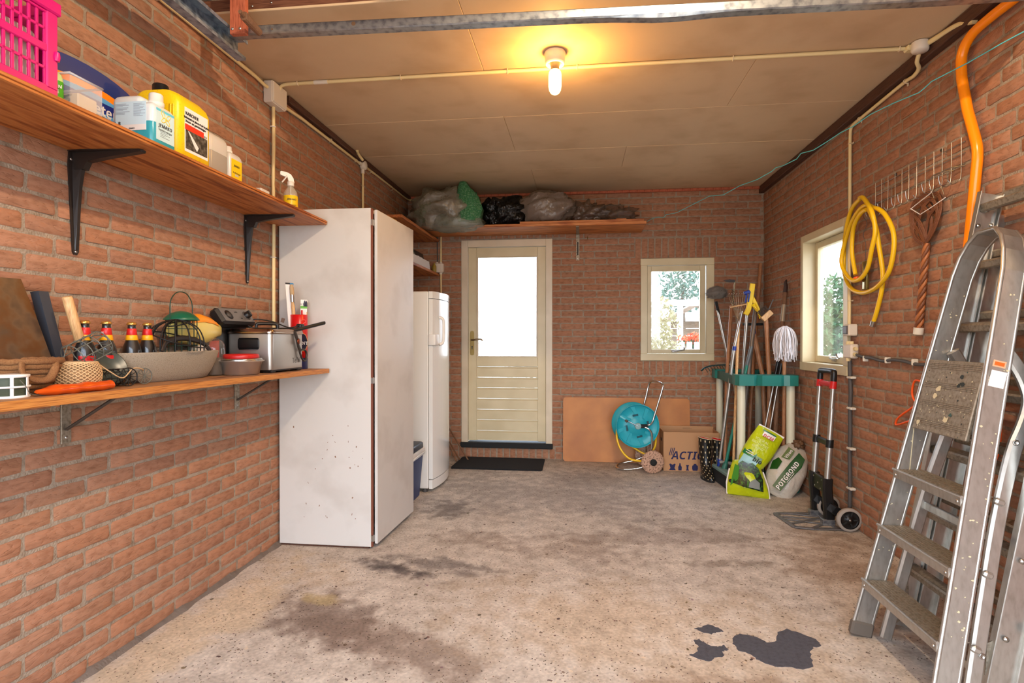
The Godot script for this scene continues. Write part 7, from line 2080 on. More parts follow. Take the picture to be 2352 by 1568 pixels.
	# orange extension cord behind the ladders
	t = thing("extension_cord", "orange extension cord coiled on the right wall behind the ladders", "cord", Vector3(1.69, 0.7, -2.7))
	for k in 8:
		st = ns()
		var pts := []
		for i in 26:
			var w := TAU * i / 26
			pts.append(Vector3(1.70 - 0.007 * (k % 3), 0.84 + 0.012 * sin(k * 1.7) + sin(w) * (0.13 + 0.012 * (k % 4)), -2.62 + 0.01 * cos(k * 2.3) + cos(w) * (0.07 + 0.012 * (k % 3))))
		tube(st, pts, 0.0052, 7, true); part("coil", st, M.orange, t)
	st = ns(); tube(st, curve(vec([[1.70, 0.86, -2.75], [1.70, 0.95, -2.95], [1.70, 0.985, -3.1], [1.70, 0.975, -3.15], [1.70, 0.91, -3.165], [1.70, 0.87, -3.12], [1.70, 0.90, -3.06], [1.70, 0.84, -3.17], [1.70, 0.775, -3.29], [1.70, 0.735, -3.32], [1.70, 0.74, -3.28], [1.70, 0.78, -3.14], [1.70, 0.74, -3.08], [1.70, 0.72, -2.9], [1.70, 0.75, -2.72]]), 6), 0.0052, 7); part("loop", st, M.orange, t)
	# blue steel upright at the very left
	st = ns()
	prism(st, [Vector2(0, 0), Vector2(0.07, 0), Vector2(0.07, 0.005), Vector2(0.005, 0.005), Vector2(0.005, 0.04), Vector2(0, 0.04)], 0.62, Vector3(-1.745, 0.012, -1.455), Basis(Vector3(0.52, 0.08, -0.85).normalized(), Vector3(-0.82, 0.2, -0.5).normalized(), Vector3(-0.1, 1, 0.24).normalized()))
	t = one("steel_upright", st, mat(Color(0.20, 0.38, 0.68), 0.45, 0.2), "blue perforated steel upright leaning on the left wall below the lower shelf", "steel upright")

# ---------------------------------------------------------------- tools in the right back corner
func pole(st: SurfaceTool, a: Vector3, b: Vector3, r: float, r2 := -1.0) -> void:
	tube(st, [a, a.lerp(b, 0.5), b], [r, (r + (r2 if r2 > 0 else r)) / 2, r2 if r2 > 0 else r], 12)

func build_tools() -> void:
	tool_rack()
	long_tools()
	soil_bags()
	hand_truck()

func tool_rack() -> void:
	var t := thing("tool_rack", "green plastic tool rack on cream legs in the right back corner", "tool rack", Vector3(1.45, 0, -5.05))
	var P := Basis(Vector3(1, 0, 0), Vector3(0, 0, -1), Vector3(0, 1, 0))
	var y := 0.832
	var h := 0.082
	var st := ns()
	# front beam in three lobes
	prism(st, [Vector2(1.205, 4.66), Vector2(1.225, 4.605), Vector2(1.335, 4.60), Vector2(1.365, 4.635), Vector2(1.395, 4.60), Vector2(1.535, 4.60), Vector2(1.56, 4.62), Vector2(1.60, 4.605), Vector2(1.665, 4.615), Vector2(1.685, 4.66), Vector2(1.685, 4.76), Vector2(1.60, 4.775), Vector2(1.56, 4.75), Vector2(1.535, 4.77), Vector2(1.395, 4.77), Vector2(1.365, 4.74), Vector2(1.335, 4.775), Vector2(1.215, 4.775)], h, Vector3(0, y, 0), P)
	part("front_beam", st, M.green_plastic, t)
	st = ns(); prism(st, [Vector2(1.235, 5.46), Vector2(1.255, 5.44), Vector2(1.335, 5.44), Vector2(1.355, 5.47), Vector2(1.48, 5.47), Vector2(1.50, 5.44), Vector2(1.66, 5.44), Vector2(1.68, 5.46), Vector2(1.68, 5.59), Vector2(1.235, 5.59)], h, Vector3(0, y, 0), P)
	part("rear_beam", st, M.green_plastic, t)
	st = ns(); prism(st, [Vector2(1.215, 4.78), Vector2(1.30, 4.78), Vector2(1.315, 4.95), Vector2(1.30, 5.1), Vector2(1.315, 5.25), Vector2(1.32, 5.435), Vector2(1.25, 5.435), Vector2(1.235, 5.1)], h * 0.85, Vector3(0, y, 0), P)
	part("side_beam", st, M.green, t)
	st = ns(); prism(st, [Vector2(1.61, 4.78), Vector2(1.685, 4.765), Vector2(1.685, 5.435), Vector2(1.61, 5.435)], h * 0.85, Vector3(0, y, 0), P)
	part("side_beam", st, M.green, t)
	st = ns(); prism(st, [Vector2(1.42, 4.775), Vector2(1.48, 4.775), Vector2(1.48, 5.435), Vector2(1.42, 5.435)], h * 0.7, Vector3(0, y, 0), P)
	part("middle_beam", st, M.green, t)
	# foot frame with slots
	for q in [[1.215, 1.685, -4.79, -4.62], [1.235, 1.685, -5.59, -5.45]]:
		st = ns(); span(st, Vector3(q[0], 0.004, q[2]), Vector3(q[1], 0.085, q[3]), 0.012); part("foot_beam", st, M.green_plastic, t)
	for k in 9:
		st = ns(); span(st, Vector3(1.24 + k * 0.052, 0.02, -5.44), Vector3(1.268 + k * 0.052, 0.07, -4.795), 0.004); part("foot_slat", st, M.green, t)
	var cream := mat(Color(0.86, 0.84, 0.74), 0.4)
	for p in [Vector3(1.262, 0, -4.69), Vector3(1.637, 0, -4.70), Vector3(1.29, 0, -5.52), Vector3(1.64, 0, -5.52)]:
		st = ns(); lathe(st, [[0.031, 0.08], [0.031, y]], 20, p); part("leg", st, cream, t)

func long_tools() -> void:
	var st := ns()
	# cobweb brush
	var t := thing("cobweb_brush", "fuzzy grey cobweb brush on an aluminium pole in front of the back window frame", "brush", Vector3(1.4, 0.1, -5.42))
	st = ns(); pole(st, Vector3(1.246, 1.49, -5.43), Vector3(1.40, 0.75, -5.42), 0.0115); pole(st, Vector3(1.40, 0.76, -5.42), Vector3(1.50, 0.09, -5.40), 0.0135); part("pole", st, M.alu, t)
	st = ns(); pole(st, Vector3(1.236, 1.54, -5.43), Vector3(1.262, 1.42, -5.43), 0.014, 0.012); part("socket", st, M.black_rough, t)
	var fuzz := mat(Color(0.45, 0.42, 0.39), 0.95)
	st = ns(); blob(st, Vector3(1.242, 1.615, -5.42), Vector3(0.088, 0.062, 0.07), 0.15, 1.0, 5, 0.8); part("core", st, fuzz, t)
	st = ns()
	for i in 900:
		var d := Vector3(rng.randfn(), rng.randfn() * 0.8 + 0.15, rng.randfn()).normalized()
		if d.y < -0.5: d.y *= 0.3
		var a := Vector3(1.242, 1.605, -5.42) + d * Vector3(0.06, 0.042, 0.05)
		var b := Vector3(1.242, 1.608, -5.42) + d * Vector3(0.112, 0.082, 0.09) * rng.randf_range(0.85, 1.05)
		var s := d.cross(Vector3(0.3, 0.5, 0.8)).normalized() * 0.003
		tri(st, a - s, a + s, b)
	part("bristles", st, fuzz, t).set_meta("kind", "stuff")
	# cultivator with a dark blade and a twisted shank
	t = thing("garden_hoe", "garden hoe with a dark blade, bent shank and brown wooden handle", "hoe", Vector3(1.30, 0.09, -5.25))
	st = ns(); pole(st, Vector3(1.335, 1.49, -5.28), Vector3(1.262, 0.86, -5.14), 0.0155); pole(st, Vector3(1.262, 0.87, -5.14), Vector3(1.20, 0.02, -4.96), 0.0155); part("handle", st, M.wood_red, t)
	st = ns(); tube(st, curve([Vector3(1.343, 1.48, -5.28), Vector3(1.352, 1.56, -5.285), Vector3(1.362, 1.66, -5.29), Vector3(1.368, 1.70, -5.29), Vector3(1.35, 1.715, -5.285), Vector3(1.31, 1.715, -5.27)], 6), 0.0075, 8); part("shank", st, mat(Color(0.55, 0.5, 0.4), 0.35, 0.8), t)
	st = ns()
	for k in 2:
		var pts := []
		for i in 26:
			var w := i * 0.9 + k * PI
			pts.append(Vector3(1.348 + 0.009 * cos(w), 1.50 + i * 0.0055, -5.283 + 0.009 * sin(w)))
		tube(st, pts, 0.0035, 5)
	part("wire_binding", st, mat(Color(0.45, 0.4, 0.33), 0.4, 0.8), t)
	st = ns(); prism(st, [Vector2(-0.055, 0.0), Vector2(-0.01, -0.013), Vector2(0.045, -0.014), Vector2(0.05, 0.008), Vector2(0.0, 0.012)], 0.01, Vector3(1.315, 1.714, -5.275), Basis(Vector3(1, -0.03, 0).normalized(), Vector3(0.03, 1, 0).normalized(), Vector3(0, 0, 1))); part("blade", st, M.dark_bracket, t)
	# fan rake
	t = thing("fan_rake", "small bronze wire fan rake with a pale wooden handle", "rake", Vector3(1.27, 0.1, -4.75))
	st = ns(); pole(st, Vector3(1.318, 1.325, -4.98), Vector3(1.262, 0.90, -4.83), 0.013, 0.011); pole(st, Vector3(1.262, 0.905, -4.83), Vector3(1.23, 0.1, -4.80), 0.011, 0.011); part("handle", st, M.wood_pale, t)
	var wm := mat(Color(0.52, 0.40, 0.28), 0.35, 0.7)
	for k in 9:
		var f := (k - 4) / 4.0
		st = ns(); tube(st, curve([Vector3(1.318, 1.34, -4.98), Vector3(1.318 + f * 0.03, 1.42, -4.985), Vector3(1.318 + f * 0.07, 1.53, -4.99), Vector3(1.318 + f * 0.082, 1.57, -4.975), Vector3(1.318 + f * 0.082, 1.575, -4.945)], 4), 0.0022, 5); part("tine", st, wm, t)
	st = ns(); pole(st, Vector3(1.25, 1.462, -4.985), Vector3(1.385, 1.488, -4.985), 0.006); part("cross_bar", st, M.wood_pale, t)
	st = ns(); pole(st, Vector3(1.319, 1.36, -4.98), Vector3(1.317, 1.315, -4.978), 0.014); part("collar", st, wm, t)
	# telescopic aluminium pole with a blue foot
	t = thing("telescopic_pole", "telescopic aluminium pole with a blue end, standing left of the tool rack", "pole", Vector3(1.18, 0.0, -5.0))
	st = ns(); pole(st, Vector3(1.345, 1.43, -4.99), Vector3(1.262, 1.12, -4.90), 0.0105); part("inner_tube", st, M.alu, t)
	st = ns(); pole(st, Vector3(1.263, 1.125, -4.90), Vector3(1.168, 0.17, -4.98), 0.0145); part("outer_tube", st, M.alu, t)
	st = ns(); pole(st, Vector3(1.264, 1.135, -4.90), Vector3(1.261, 1.10, -4.90), 0.0155); part("blue_collar", st, M.blue, t)
	st = ns(); pole(st, Vector3(1.169, 0.18, -4.98), Vector3(1.155, 0.01, -4.99), 0.02, 0.018); part("blue_end", st, M.blue, t)
	# yellow floor squeegee
	t = thing("squeegee", "bright yellow plastic squeegee head sticking up from the tool rack", "squeegee", Vector3(1.44, 0.1, -5.0))
	st = ns(); ribbon(st, curve([Vector3(1.436, 1.66, -5.0), Vector3(1.422, 1.57, -4.995), Vector3(1.40, 1.45, -4.99), Vector3(1.375, 1.40, -4.985)], 5), Vector3(1, 0.15, 0), 0.042, 0.02); part("head", st, M.yellow, t)
	st = ns(); ribbon(st, [Vector3(1.415, 1.58, -5.0), Vector3(1.45, 1.51, -5.0), Vector3(1.49, 1.42, -5.0), Vector3(1.505, 1.37, -5.0)], Vector3(1, 0.6, 0), 0.03, 0.016); part("strut", st, M.yellow, t)
	st = ns(); ribbon(st, [Vector3(1.44, 1.49, -4.985), Vector3(1.47, 1.43, -4.985), Vector3(1.435, 1.49, -4.98)], Vector3(1, -0.4, 0), 0.035, 0.012); part("strut", st, M.yellow, t)
	st = ns(); box(st, Vector3(1.383, 1.585, -4.98), Vector3(0.05, 0.03, 0.03), 0.005, Basis(Vector3(0, 0, 1), 0.3)); box(st, Vector3(1.378, 1.545, -4.98), Vector3(0.012, 0.09, 0.012), 0.003, Basis(Vector3(0, 0, 1), -0.15)); box(st, Vector3(1.40, 1.55, -4.975), Vector3(0.012, 0.09, 0.012), 0.003, Basis(Vector3(0, 0, 1), -0.15)); part("clip", st, M.blue, t, "blue clip")
	st = ns(); pole(st, Vector3(1.39, 1.42, -4.99), Vector3(1.33, 0.1, -5.1), 0.0125); part("handle", st, M.alu, t)
	# plain grey pole
	st = ns(); pole(st, Vector3(1.482, 1.50, -5.06), Vector3(1.382, 0.90, -4.93), 0.018); pole(st, Vector3(1.382, 0.905, -4.93), Vector3(1.30, 0.09, -4.90), 0.018)
	one("steel_pole", st, mat(Color(0.45, 0.40, 0.36), 0.45, 0.4), "thick grey pole standing in the middle of the tool rack", "pole")
	# broom with a green handle
	t = thing("broom", "broom with a long green handle leaning through the rack, its head on the floor", "broom", Vector3(1.16, 0.0, -4.9))
	st = ns(); pole(st, Vector3(1.387, 1.135, -4.86), Vector3(1.352, 0.98, -4.865), 0.014); part("grip", st, mat(Color(0.35, 0.36, 0.36), 0.4), t)
	st = ns(); pole(st, Vector3(1.354, 0.985, -4.865), Vector3(1.19, 0.13, -4.9), 0.0125); part("handle", st, mat(Color(0.12, 0.45, 0.38), 0.4), t)
	var bd := Vector3(0.10, 0, 1).normalized()
	var bb := Basis(bd.cross(Vector3.UP), Vector3.UP, bd)
	st = ns(); box(st, Vector3(1.172, 0.105, -4.87), Vector3(0.062, 0.032, 0.42), 0.008, bb); part("head", st, mat(Color(0.45, 0.55, 0.52), 0.5), t)
	st = ns(); pole(st, Vector3(1.196, 0.165, -4.9), Vector3(1.182, 0.11, -4.9), 0.019, 0.024); part("socket", st, mat(Color(0.2, 0.42, 0.36), 0.5), t)
	st = ns()
	for i in 42:
		for j in 5:
			var a := Vector3(1.172, 0.092, -4.87) + bd * (-0.2 + 0.4 * i / 41.0) + bb.x * (-0.026 + 0.013 * j)
			var b := a + Vector3(0, -0.088, 0) + bb.x * (-0.012 + 0.006 * j) + bd * 0.004 * sin(i * 3.1 + j)
			tube(st, [a, b], [0.0042, 0.0055], 4, false, false)
	part("bristles", st, M.black_rough, t).set_meta("kind", "stuff")
	# scrubbing brush lying behind it
	t = thing("dustpan_brush", "grey-backed brush lying on the rack foot behind the green broom", "brush", Vector3(1.25, 0.09, -4.95))
	st = ns(); box(st, Vector3(1.30, 0.135, -5.0), Vector3(0.30, 0.026, 0.05), 0.008, Basis(Vector3.UP, 0.25) * Basis(Vector3(0, 0, 1), -0.2)); part("back", st, mat(Color(0.6, 0.58, 0.55), 0.5), t)
	st = ns(); box(st, Vector3(1.295, 0.108, -4.998), Vector3(0.28, 0.04, 0.045), 0.004, Basis(Vector3.UP, 0.25) * Basis(Vector3(0, 0, 1), -0.2)); part("bristles", st, mat(Color(0.25, 0.21, 0.19), 0.9), t)
	# wire brush on a pole
	t = thing("joint_brush", "wooden handle topped with a pale wooden block of wire bristles", "brush", Vector3(1.5, 0.1, -4.85))
	st = ns(); pole(st, Vector3(1.50, 1.36, -4.86), Vector3(1.525, 0.90, -4.855), 0.0175); pole(st, Vector3(1.525, 0.905, -4.855), Vector3(1.53, 0.09, -4.87), 0.0175); part("handle", st, M.wood_red, t)
	var wb := Basis(Vector3(0, 0, 1), 0.75)
	st = ns(); box(st, Vector3(1.50, 1.385, -4.84), Vector3(0.095, 0.045, 0.03), 0.003, wb); part("block", st, M.wood_pale, t)
	st = ns()
	for i in 60:
		var a := Vector3(1.50, 1.385, -4.84) + wb * Vector3(rng.randf_range(-0.04, 0.04), 0.022, rng.randf_range(-0.01, 0.01))
		tube(st, [a, a + wb * Vector3(rng.randf_range(-0.014, 0.014), 0.05, rng.randf_range(-0.008, 0.008))], 0.0011, 4, false, false)
	part("bristles", st, mat(Color(0.3, 0.24, 0.2), 0.5, 0.5), t).set_meta("kind", "stuff")
	st = ns(); ribbon(st, [Vector3(1.515, 1.42, -4.86), Vector3(1.545, 1.49, -4.865), Vector3(1.56, 1.52, -4.87)], Vector3(1, -0.5, 0), 0.009, 0.005); part("scraper", st, M.grey_cable, t)
	# tall handles at the back
	st = ns(); pole(st, Vector3(1.672, 1.90, -5.57), Vector3(1.56, 0.9, -5.42), 0.0165); pole(st, Vector3(1.56, 0.905, -5.42), Vector3(1.50, 0.09, -5.35), 0.0165)
	one("wooden_pole", st, M.wood_red, "tallest brown wooden pole, leaning into the back corner", "pole")
	t = thing("spade", "spade stood handle up beside the joint brush with a blue taped wooden shaft", "spade", Vector3(1.45, 0.1, -5.1))
	st = ns(); pole(st, Vector3(1.47, 1.34, -5.15), Vector3(1.53, 0.90, -5.05), 0.0185); pole(st, Vector3(1.53, 0.905, -5.05), Vector3(1.56, 0.09, -5.0), 0.0185); part("shaft", st, M.wood_red, t)
	st = ns(); pole(st, Vector3(1.478, 1.275, -5.135), Vector3(1.485, 1.225, -5.125), 0.0195); part("tape", st, M.blue, t, "blue tape")
	st = ns(); rbox(st, Vector3(1.40, 1.312, -5.18), Vector3(1.56, 1.334, -5.12), 0.01, 0.008, 0.008); part("grip", st, M.black_rough, t)
	t = thing("edging_tool", "worn wooden handle with a dark tip and silver paint, right of the rack", "tool", Vector3(1.66, 0.1, -4.9))
	st = ns(); pole(st, Vector3(1.686, 1.58, -4.97), Vector3(1.60, 0.90, -4.88), 0.0175); pole(st, Vector3(1.60, 0.905, -4.88), Vector3(1.56, 0.09, -4.85), 0.0175); part("handle", st, M.wood_worn, t)
	st = ns(); pole(st, Vector3(1.673, 1.48, -4.956), Vector3(1.655, 1.34, -4.938), 0.0182); part("silver_paint", st, mat(Color(0.66, 0.6, 0.52), 0.35, 0.4), t)
	st = ns(); tube(st, curve([Vector3(1.684, 1.56, -4.97), Vector3(1.692, 1.63, -4.975), Vector3(1.69, 1.66, -4.975), Vector3(1.698, 1.69, -4.975)], 5), [0.019, 0.019, 0.0185, 0.018, 0.018, 0.0175, 0.017, 0.016, 0.016, 0.015, 0.014, 0.012, 0.01, 0.008, 0.006, 0.004], 10, false, true, 0.6); part("tip", st, mat(Color(0.22, 0.13, 0.1), 0.6), t)
	# mop
	t = thing("string_mop", "white string mop stood upside down at the right end of the tool rack", "mop", Vector3(1.6, 0.1, -4.72))
	st = ns(); pole(st, Vector3(1.60, 1.22, -4.74), Vector3(1.60, 0.90, -4.73), 0.0145); pole(st, Vector3(1.60, 0.905, -4.73), Vector3(1.60, 0.09, -4.75), 0.0145); part("handle", st, M.wood_red, t)
	st = ns(); lathe(st, [[0.02, -0.05], [0.03, 0.0], [0.02, 0.03], [0.001, 0.04]], 16, Vector3(1.602, 1.235, -4.74)); part("socket", st, M.white, t)
	var cot := mat(Color(0.80, 0.77, 0.77), 0.95)
	for i in 150:
		var w := rng.randf() * TAU
		var out := rng.randf_range(0.25, 1.0)
		var dx := cos(w) * 0.078 * out
		var dz := sin(w) * 0.05 * out
		var len := rng.randf_range(0.17, 0.26)
		var c := Vector3(1.603, 1.272, -4.73)
		st = ns()
		tube(st, curve([c + Vector3(dx * 0.15, 0, dz * 0.15), c + Vector3(dx * 0.6, 0.028 * (1.2 - out), dz * 0.6), c + Vector3(dx * 1.05, -0.04, dz * 1.05), c + Vector3(dx * 1.12 + rng.randf_range(-0.012, 0.012), -0.12, dz * 1.1 + rng.randf_range(-0.01, 0.01)), c + Vector3(dx * 1.0 + rng.randf_range(-0.02, 0.02), -len, dz + rng.randf_range(-0.012, 0.012))], 3), 0.0042, 5)
		part("strand", st, cot, t)
	# walking poles
	for q in [[Vector3(1.588, 1.03, -4.83), Vector3(1.41, 0.12, -4.80)], [Vector3(1.60, 1.0, -4.80), Vector3(1.455, 0.12, -4.79)]]:
		t = thing("walking_pole", ["thin silver walking pole crossing behind the lime bag, further from the mop", "thin silver walking pole crossing behind the lime bag, nearer the mop"][used.get("walking_pole", 0)], "walking pole", q[1])
		st = ns(); pole(st, q[0].lerp(q[1], 0.13), q[1], 0.008, 0.006); part("shaft", st, M.alu, t)
		st = ns(); pole(st, q[0], q[0].lerp(q[1], 0.14), 0.015, 0.012); part("grip", st, M.black, t)
		st = ns(); pole(st, q[0].lerp(q[1], 0.62), q[0].lerp(q[1], 0.645), 0.0105); part("clamp", st, M.black, t)
	# rake head lying on the rear of the rack
	t = thing("rake_head", "dark green rake head with curved tines lying over the rear left of the rack", "rake", Vector3(1.2, 0.92, -5.45))
	var rg := mat(Color(0.08, 0.2, 0.18), 0.4)
	st = ns(); tube(st, curve([Vector3(1.10, 0.905, -5.40), Vector3(1.15, 0.935, -5.43), Vector3(1.24, 0.952, -5.45), Vector3(1.35, 0.955, -5.45), Vector3(1.42, 0.95, -5.45)], 5), 0.008, 8); part("spine", st, rg, t)
	for k in 12:
		var f := k / 11.0
		var a := Vector3(1.12 + 0.26 * f, 0.92 + 0.035 * minf(1.0, f * 2.5), -5.43)
		st = ns(); tube(st, curve([a, a + Vector3(0.015, 0.0, 0.04), a + Vector3(0.03, -0.03, 0.06)], 4), 0.0045, 6, false, true, 0.5); part("tine", st, rg, t)

func sack(st: SurfaceTool, a: Vector3, b: Vector3, side: Vector3, wide: float, thick: float, bulge: Array) -> Array:
	# flattened pillow from foot a to mouth b; bulge = [along, width factor, thickness factor, forward shift]
	var fwd := side.cross((b - a).normalized()).normalized()
	var rings := []
	for q in bulge:
		var c: Vector3 = a.lerp(b, q[0]) + fwd * q[3]
		var ring := PackedVector3Array()
		for k in 28:
			var w := TAU * k / 28
			var x := signf(cos(w)) * pow(absf(cos(w)), 0.8)
			var z := sin(w)
			ring.append(c + side * x * wide * q[1] * 0.5 + fwd * z * thick * q[2] * 0.5 * (1.0 + 0.05 * sin(k * 1.9 + q[0] * 14.0)))
		rings.append(ring)
	loft(st, rings)
	return [fwd]

func soil_bags() -> void:
	# lime-green compost bag, slumped in two
	var t := thing("compost_bag", "slumped lime green bag of soil improver with a picture of plants on its foot", "bag of soil", Vector3(1.3, 0.0, -4.6))
	var lime := mat(Color(0.76, 0.80, 0.06), 0.3)
	lime.heightmap_enabled = true; lime.heightmap_texture = M.wrinkle; lime.heightmap_scale = 0.7; lime.uv1_triplanar = true; lime.uv1_scale = Vector3(2.5, 2.5, 2.5)
	var st := ns()
	# lower half: squat and leaning on the floor
	var S := Vector3(0.93, -0.03, 0.30).normalized()
	sack(st, Vector3(1.262, 0.0, -4.50), Vector3(1.275, 0.24, -4.62), S, 0.30, 0.20, [[0.0, 0.98, 0.12, 0.0], [0.06, 1.0, 0.5, 0.0], [0.25, 0.97, 0.9, 0.01], [0.55, 0.86, 0.95, 0.012], [0.85, 0.72, 0.7, 0.0], [1.0, 0.62, 0.5, -0.01]])
	part("foot_half", st, lime, t)
	var L := Basis(S, (Vector3(1.275, 0.24, -4.62) - Vector3(1.262, 0.0, -4.50)).normalized(), S.cross((Vector3(1.275, 0.24, -4.62) - Vector3(1.262, 0.0, -4.50)).normalized()).normalized())
	st = ns()
	# upper half bent over to the right
	var U := Vector3(0.85, -0.48, 0.18).normalized()
	sack(st, Vector3(1.285, 0.20, -4.60), Vector3(1.462, 0.485, -4.60), U, 0.215, 0.15, [[0.0, 0.72, 0.6, 0.0], [0.15, 0.9, 0.9, 0.005], [0.4, 1.0, 1.0, 0.01], [0.7, 1.0, 0.85, 0.006], [0.92, 0.95, 0.4, 0.0], [1.0, 0.92, 0.08, 0.0]])
	part("top_half", st, lime, t)
	var ud := (Vector3(1.462, 0.485, -4.60) - Vector3(1.285, 0.20, -4.60)).normalized()
	var ub := Basis(U, ud, U.cross(ud).normalized())
	# prints curve with the bag: thin skins laid on its front
	var skin := func(called: String, base: Vector3, b: Basis, poly: Array, w: float, th: float, m: Material, lift: float) -> void:
		var s := ns()
		var pts := PackedVector2Array(poly)
		var ix := Geometry2D.triangulate_polygon(pts)
		var f := func(p: Vector2) -> Vector3:
			var x := clampf(p.x / (w * 0.5), -0.99, 0.99)
			return base + b.x * p.x + b.y * p.y + b.z * (th * 0.5 * sqrt(1.0 - pow(absf(x), 2.4)) + lift)
		for i in range(0, ix.size(), 3): tri(s, f.call(pts[ix[i]]), f.call(pts[ix[i + 1]]), f.call(pts[ix[i + 2]]), 1)
		part(called, s, m, t)
	var grid := func(x0: float, x1: float, y0: float, y1: float, slope := 0.0) -> Array:
		var out := []
		for i in 7: out.append(Vector2(lerpf(x0, x1, i / 6.0), y0 + slope * i / 6.0))
		for i in 7: out.append(Vector2(lerpf(x1, x0, i / 6.0), y1 + slope * (6 - i) / 6.0))
		return out
	var uo := Vector3(1.285, 0.20, -4.60)
	skin.call("print_panel", uo, ub, grid.call(-0.085, 0.03, 0.0, 0.085, 0.0), 0.215, 0.155, mat(Color(0.62, 0.80, 0.80), 0.35), 0.006)
	skin.call("print_panel", uo, ub, grid.call(-0.098, -0.005, 0.085, 0.135), 0.215, 0.155, mat(Color(0.10, 0.46, 0.22), 0.35), 0.007)
	skin.call("print_panel", uo, ub, grid.call(-0.005, 0.045, 0.075, 0.115), 0.215, 0.155, mat(Color(0.55, 0.66, 0.52), 0.35), 0.008)
	text("bio", 0.034, M.ink, uo + ub.x * 0.02 + ub.y * 0.084 + ub.z * 0.0875, ub, t)
	skin.call("print_badge", uo, ub, grid.call(-0.05, 0.04, 0.272, 0.308), 0.215, 0.13, mat(Color(0.93, 0.90, 0.84), 0.35), 0.012)
	skin.call("print_badge", uo, ub, grid.call(-0.062, 0.04, 0.308, 0.318), 0.215, 0.12, mat(Color(0.1, 0.42, 0.2), 0.35), 0.012)
	text("DCM", 0.026, M.red, uo + ub.x * -0.004 + ub.y * 0.279 + ub.z * 0.0805, ub, t)
	for q in [["VOOR AL", 0.235], ["BIO GROEI", 0.205], ["GROND", 0.175]]:
		text(q[0], 0.019, mat(Color(0.9, 0.92, 0.6), 0.4), uo + ub.x * -0.03 + ub.y * q[1] + ub.z * 0.086, ub, t, "lettering", false)
	lines(uo + ub.x * -0.05 + ub.y * 0.12 + ub.z * 0.084, 0.07, 2, 0.016, ub, M.paper, t)
	st = ns(); ribbon(st, [uo + ub.y * 0.335 - ub.x * 0.1, uo + ub.y * 0.337, uo + ub.y * 0.335 + ub.x * 0.1], ub.y, 0.014, 0.012); part("sealed_mouth", st, M.paper, t)
	var lo := Vector3(1.262, 0.0, -4.50)
	skin.call("plant_picture", lo, L, [Vector2(-0.10, 0.07), Vector2(-0.03, 0.045), Vector2(0.03, 0.035), Vector2(0.11, 0.03), Vector2(0.115, 0.12), Vector2(0.09, 0.20), Vector2(0.05, 0.235), Vector2(0.02, 0.225), Vector2(-0.02, 0.245), Vector2(-0.05, 0.22), Vector2(-0.075, 0.16)], 0.29, 0.20, mat(Color(1, 1, 1), 0.35, 0.0, noise_tex(0.03, [[0.0, Color(0.02, 0.03, 0.02)], [0.5, Color(0.06, 0.09, 0.05)], [0.62, Color(0.2, 0.42, 0.1)], [0.8, Color(0.3, 0.5, 0.18)], [1, Color(0.12, 0.2, 0.08)]], 161, 256, 3), Vector3(6, 6, 6)), 0.012)
	skin.call("leaf_print", lo, L, [Vector2(-0.12, 0.05), Vector2(-0.06, 0.10), Vector2(-0.045, 0.2), Vector2(-0.075, 0.215), Vector2(-0.10, 0.13)], 0.29, 0.20, mat(Color(0.24, 0.52, 0.16), 0.35), 0.014)
	skin.call("cloud_print", lo, L, [Vector2(0.01, 0.045), Vector2(0.085, 0.04), Vector2(0.09, 0.09), Vector2(0.06, 0.115), Vector2(0.02, 0.085)], 0.29, 0.20, mat(Color(0.5, 0.52, 0.5), 0.35), 0.015)
	st = ns(); lathe(st, [[0.014, 0.0], [0.014, 0.001], [0.001, 0.001]], 20, lo + L.x * -0.115 + L.y * 0.085 + L.z * 0.078, Basis(L.x, L.z, -L.y)); part("print_dot", st, M.ink, t)
	for s in [-1.0, 1.0]:
		st = ns(); ribbon(st, [lo + L.x * 0.149 * s + L.y * 0.0, lo + L.x * 0.147 * s + L.y * 0.09, lo + L.x * 0.12 * s + L.y * 0.2], Vector3(1, 0, 0), 0.012, 0.008); part("sealed_edge", st, M.paper, t)
	# white and green potting soil bag
	t = thing("potting_soil_bag", "white potting soil bag with dark green band leaning behind the hand truck", "bag of soil", Vector3(1.58, 0, -4.55))
	var white := mat(Color(0.78, 0.74, 0.68), 0.38)
	white.heightmap_enabled = true; white.heightmap_texture = M.wrinkle; white.heightmap_scale = 0.9; white.uv1_triplanar = true; white.uv1_scale = Vector3(2.5, 2.5, 2.5)
	var a := Vector3(1.47, 0.0, -4.53)
	var b := Vector3(1.675, 0.36, -4.66)
	var W := Vector3(0.80, -0.42, 0.42).normalized()
	st = ns(); sack(st, a, b, W, 0.27, 0.2, [[0.0, 0.55, 0.15, 0.0], [0.08, 0.75, 0.55, 0.0], [0.3, 0.95, 1.0, 0.0], [0.6, 1.0, 1.0, 0.0], [0.85, 0.8, 0.6, 0.0], [0.97, 0.5, 0.3, 0.0], [1.0, 0.4, 0.1, 0.0]])
	part("bag", st, white, t)
	var wd := (b - a).normalized()
	var wB := Basis(W, wd, W.cross(wd).normalized())
	var gr := mat(Color(0.10, 0.30, 0.09), 0.38)
	skin.call("print_band", a, wB, [Vector2(-0.045, 0.035), Vector2(0.02, 0.03), Vector2(0.05, 0.15), Vector2(0.085, 0.27), Vector2(0.085, 0.34), Vector2(0.03, 0.36), Vector2(0.0, 0.25), Vector2(-0.025, 0.14)], 0.26, 0.2, gr, 0.012)
	skin.call("print_band", a, wB, [Vector2(-0.11, 0.15), Vector2(-0.06, 0.17), Vector2(-0.05, 0.24), Vector2(-0.085, 0.26), Vector2(-0.115, 0.22)], 0.26, 0.2, gr, 0.012)
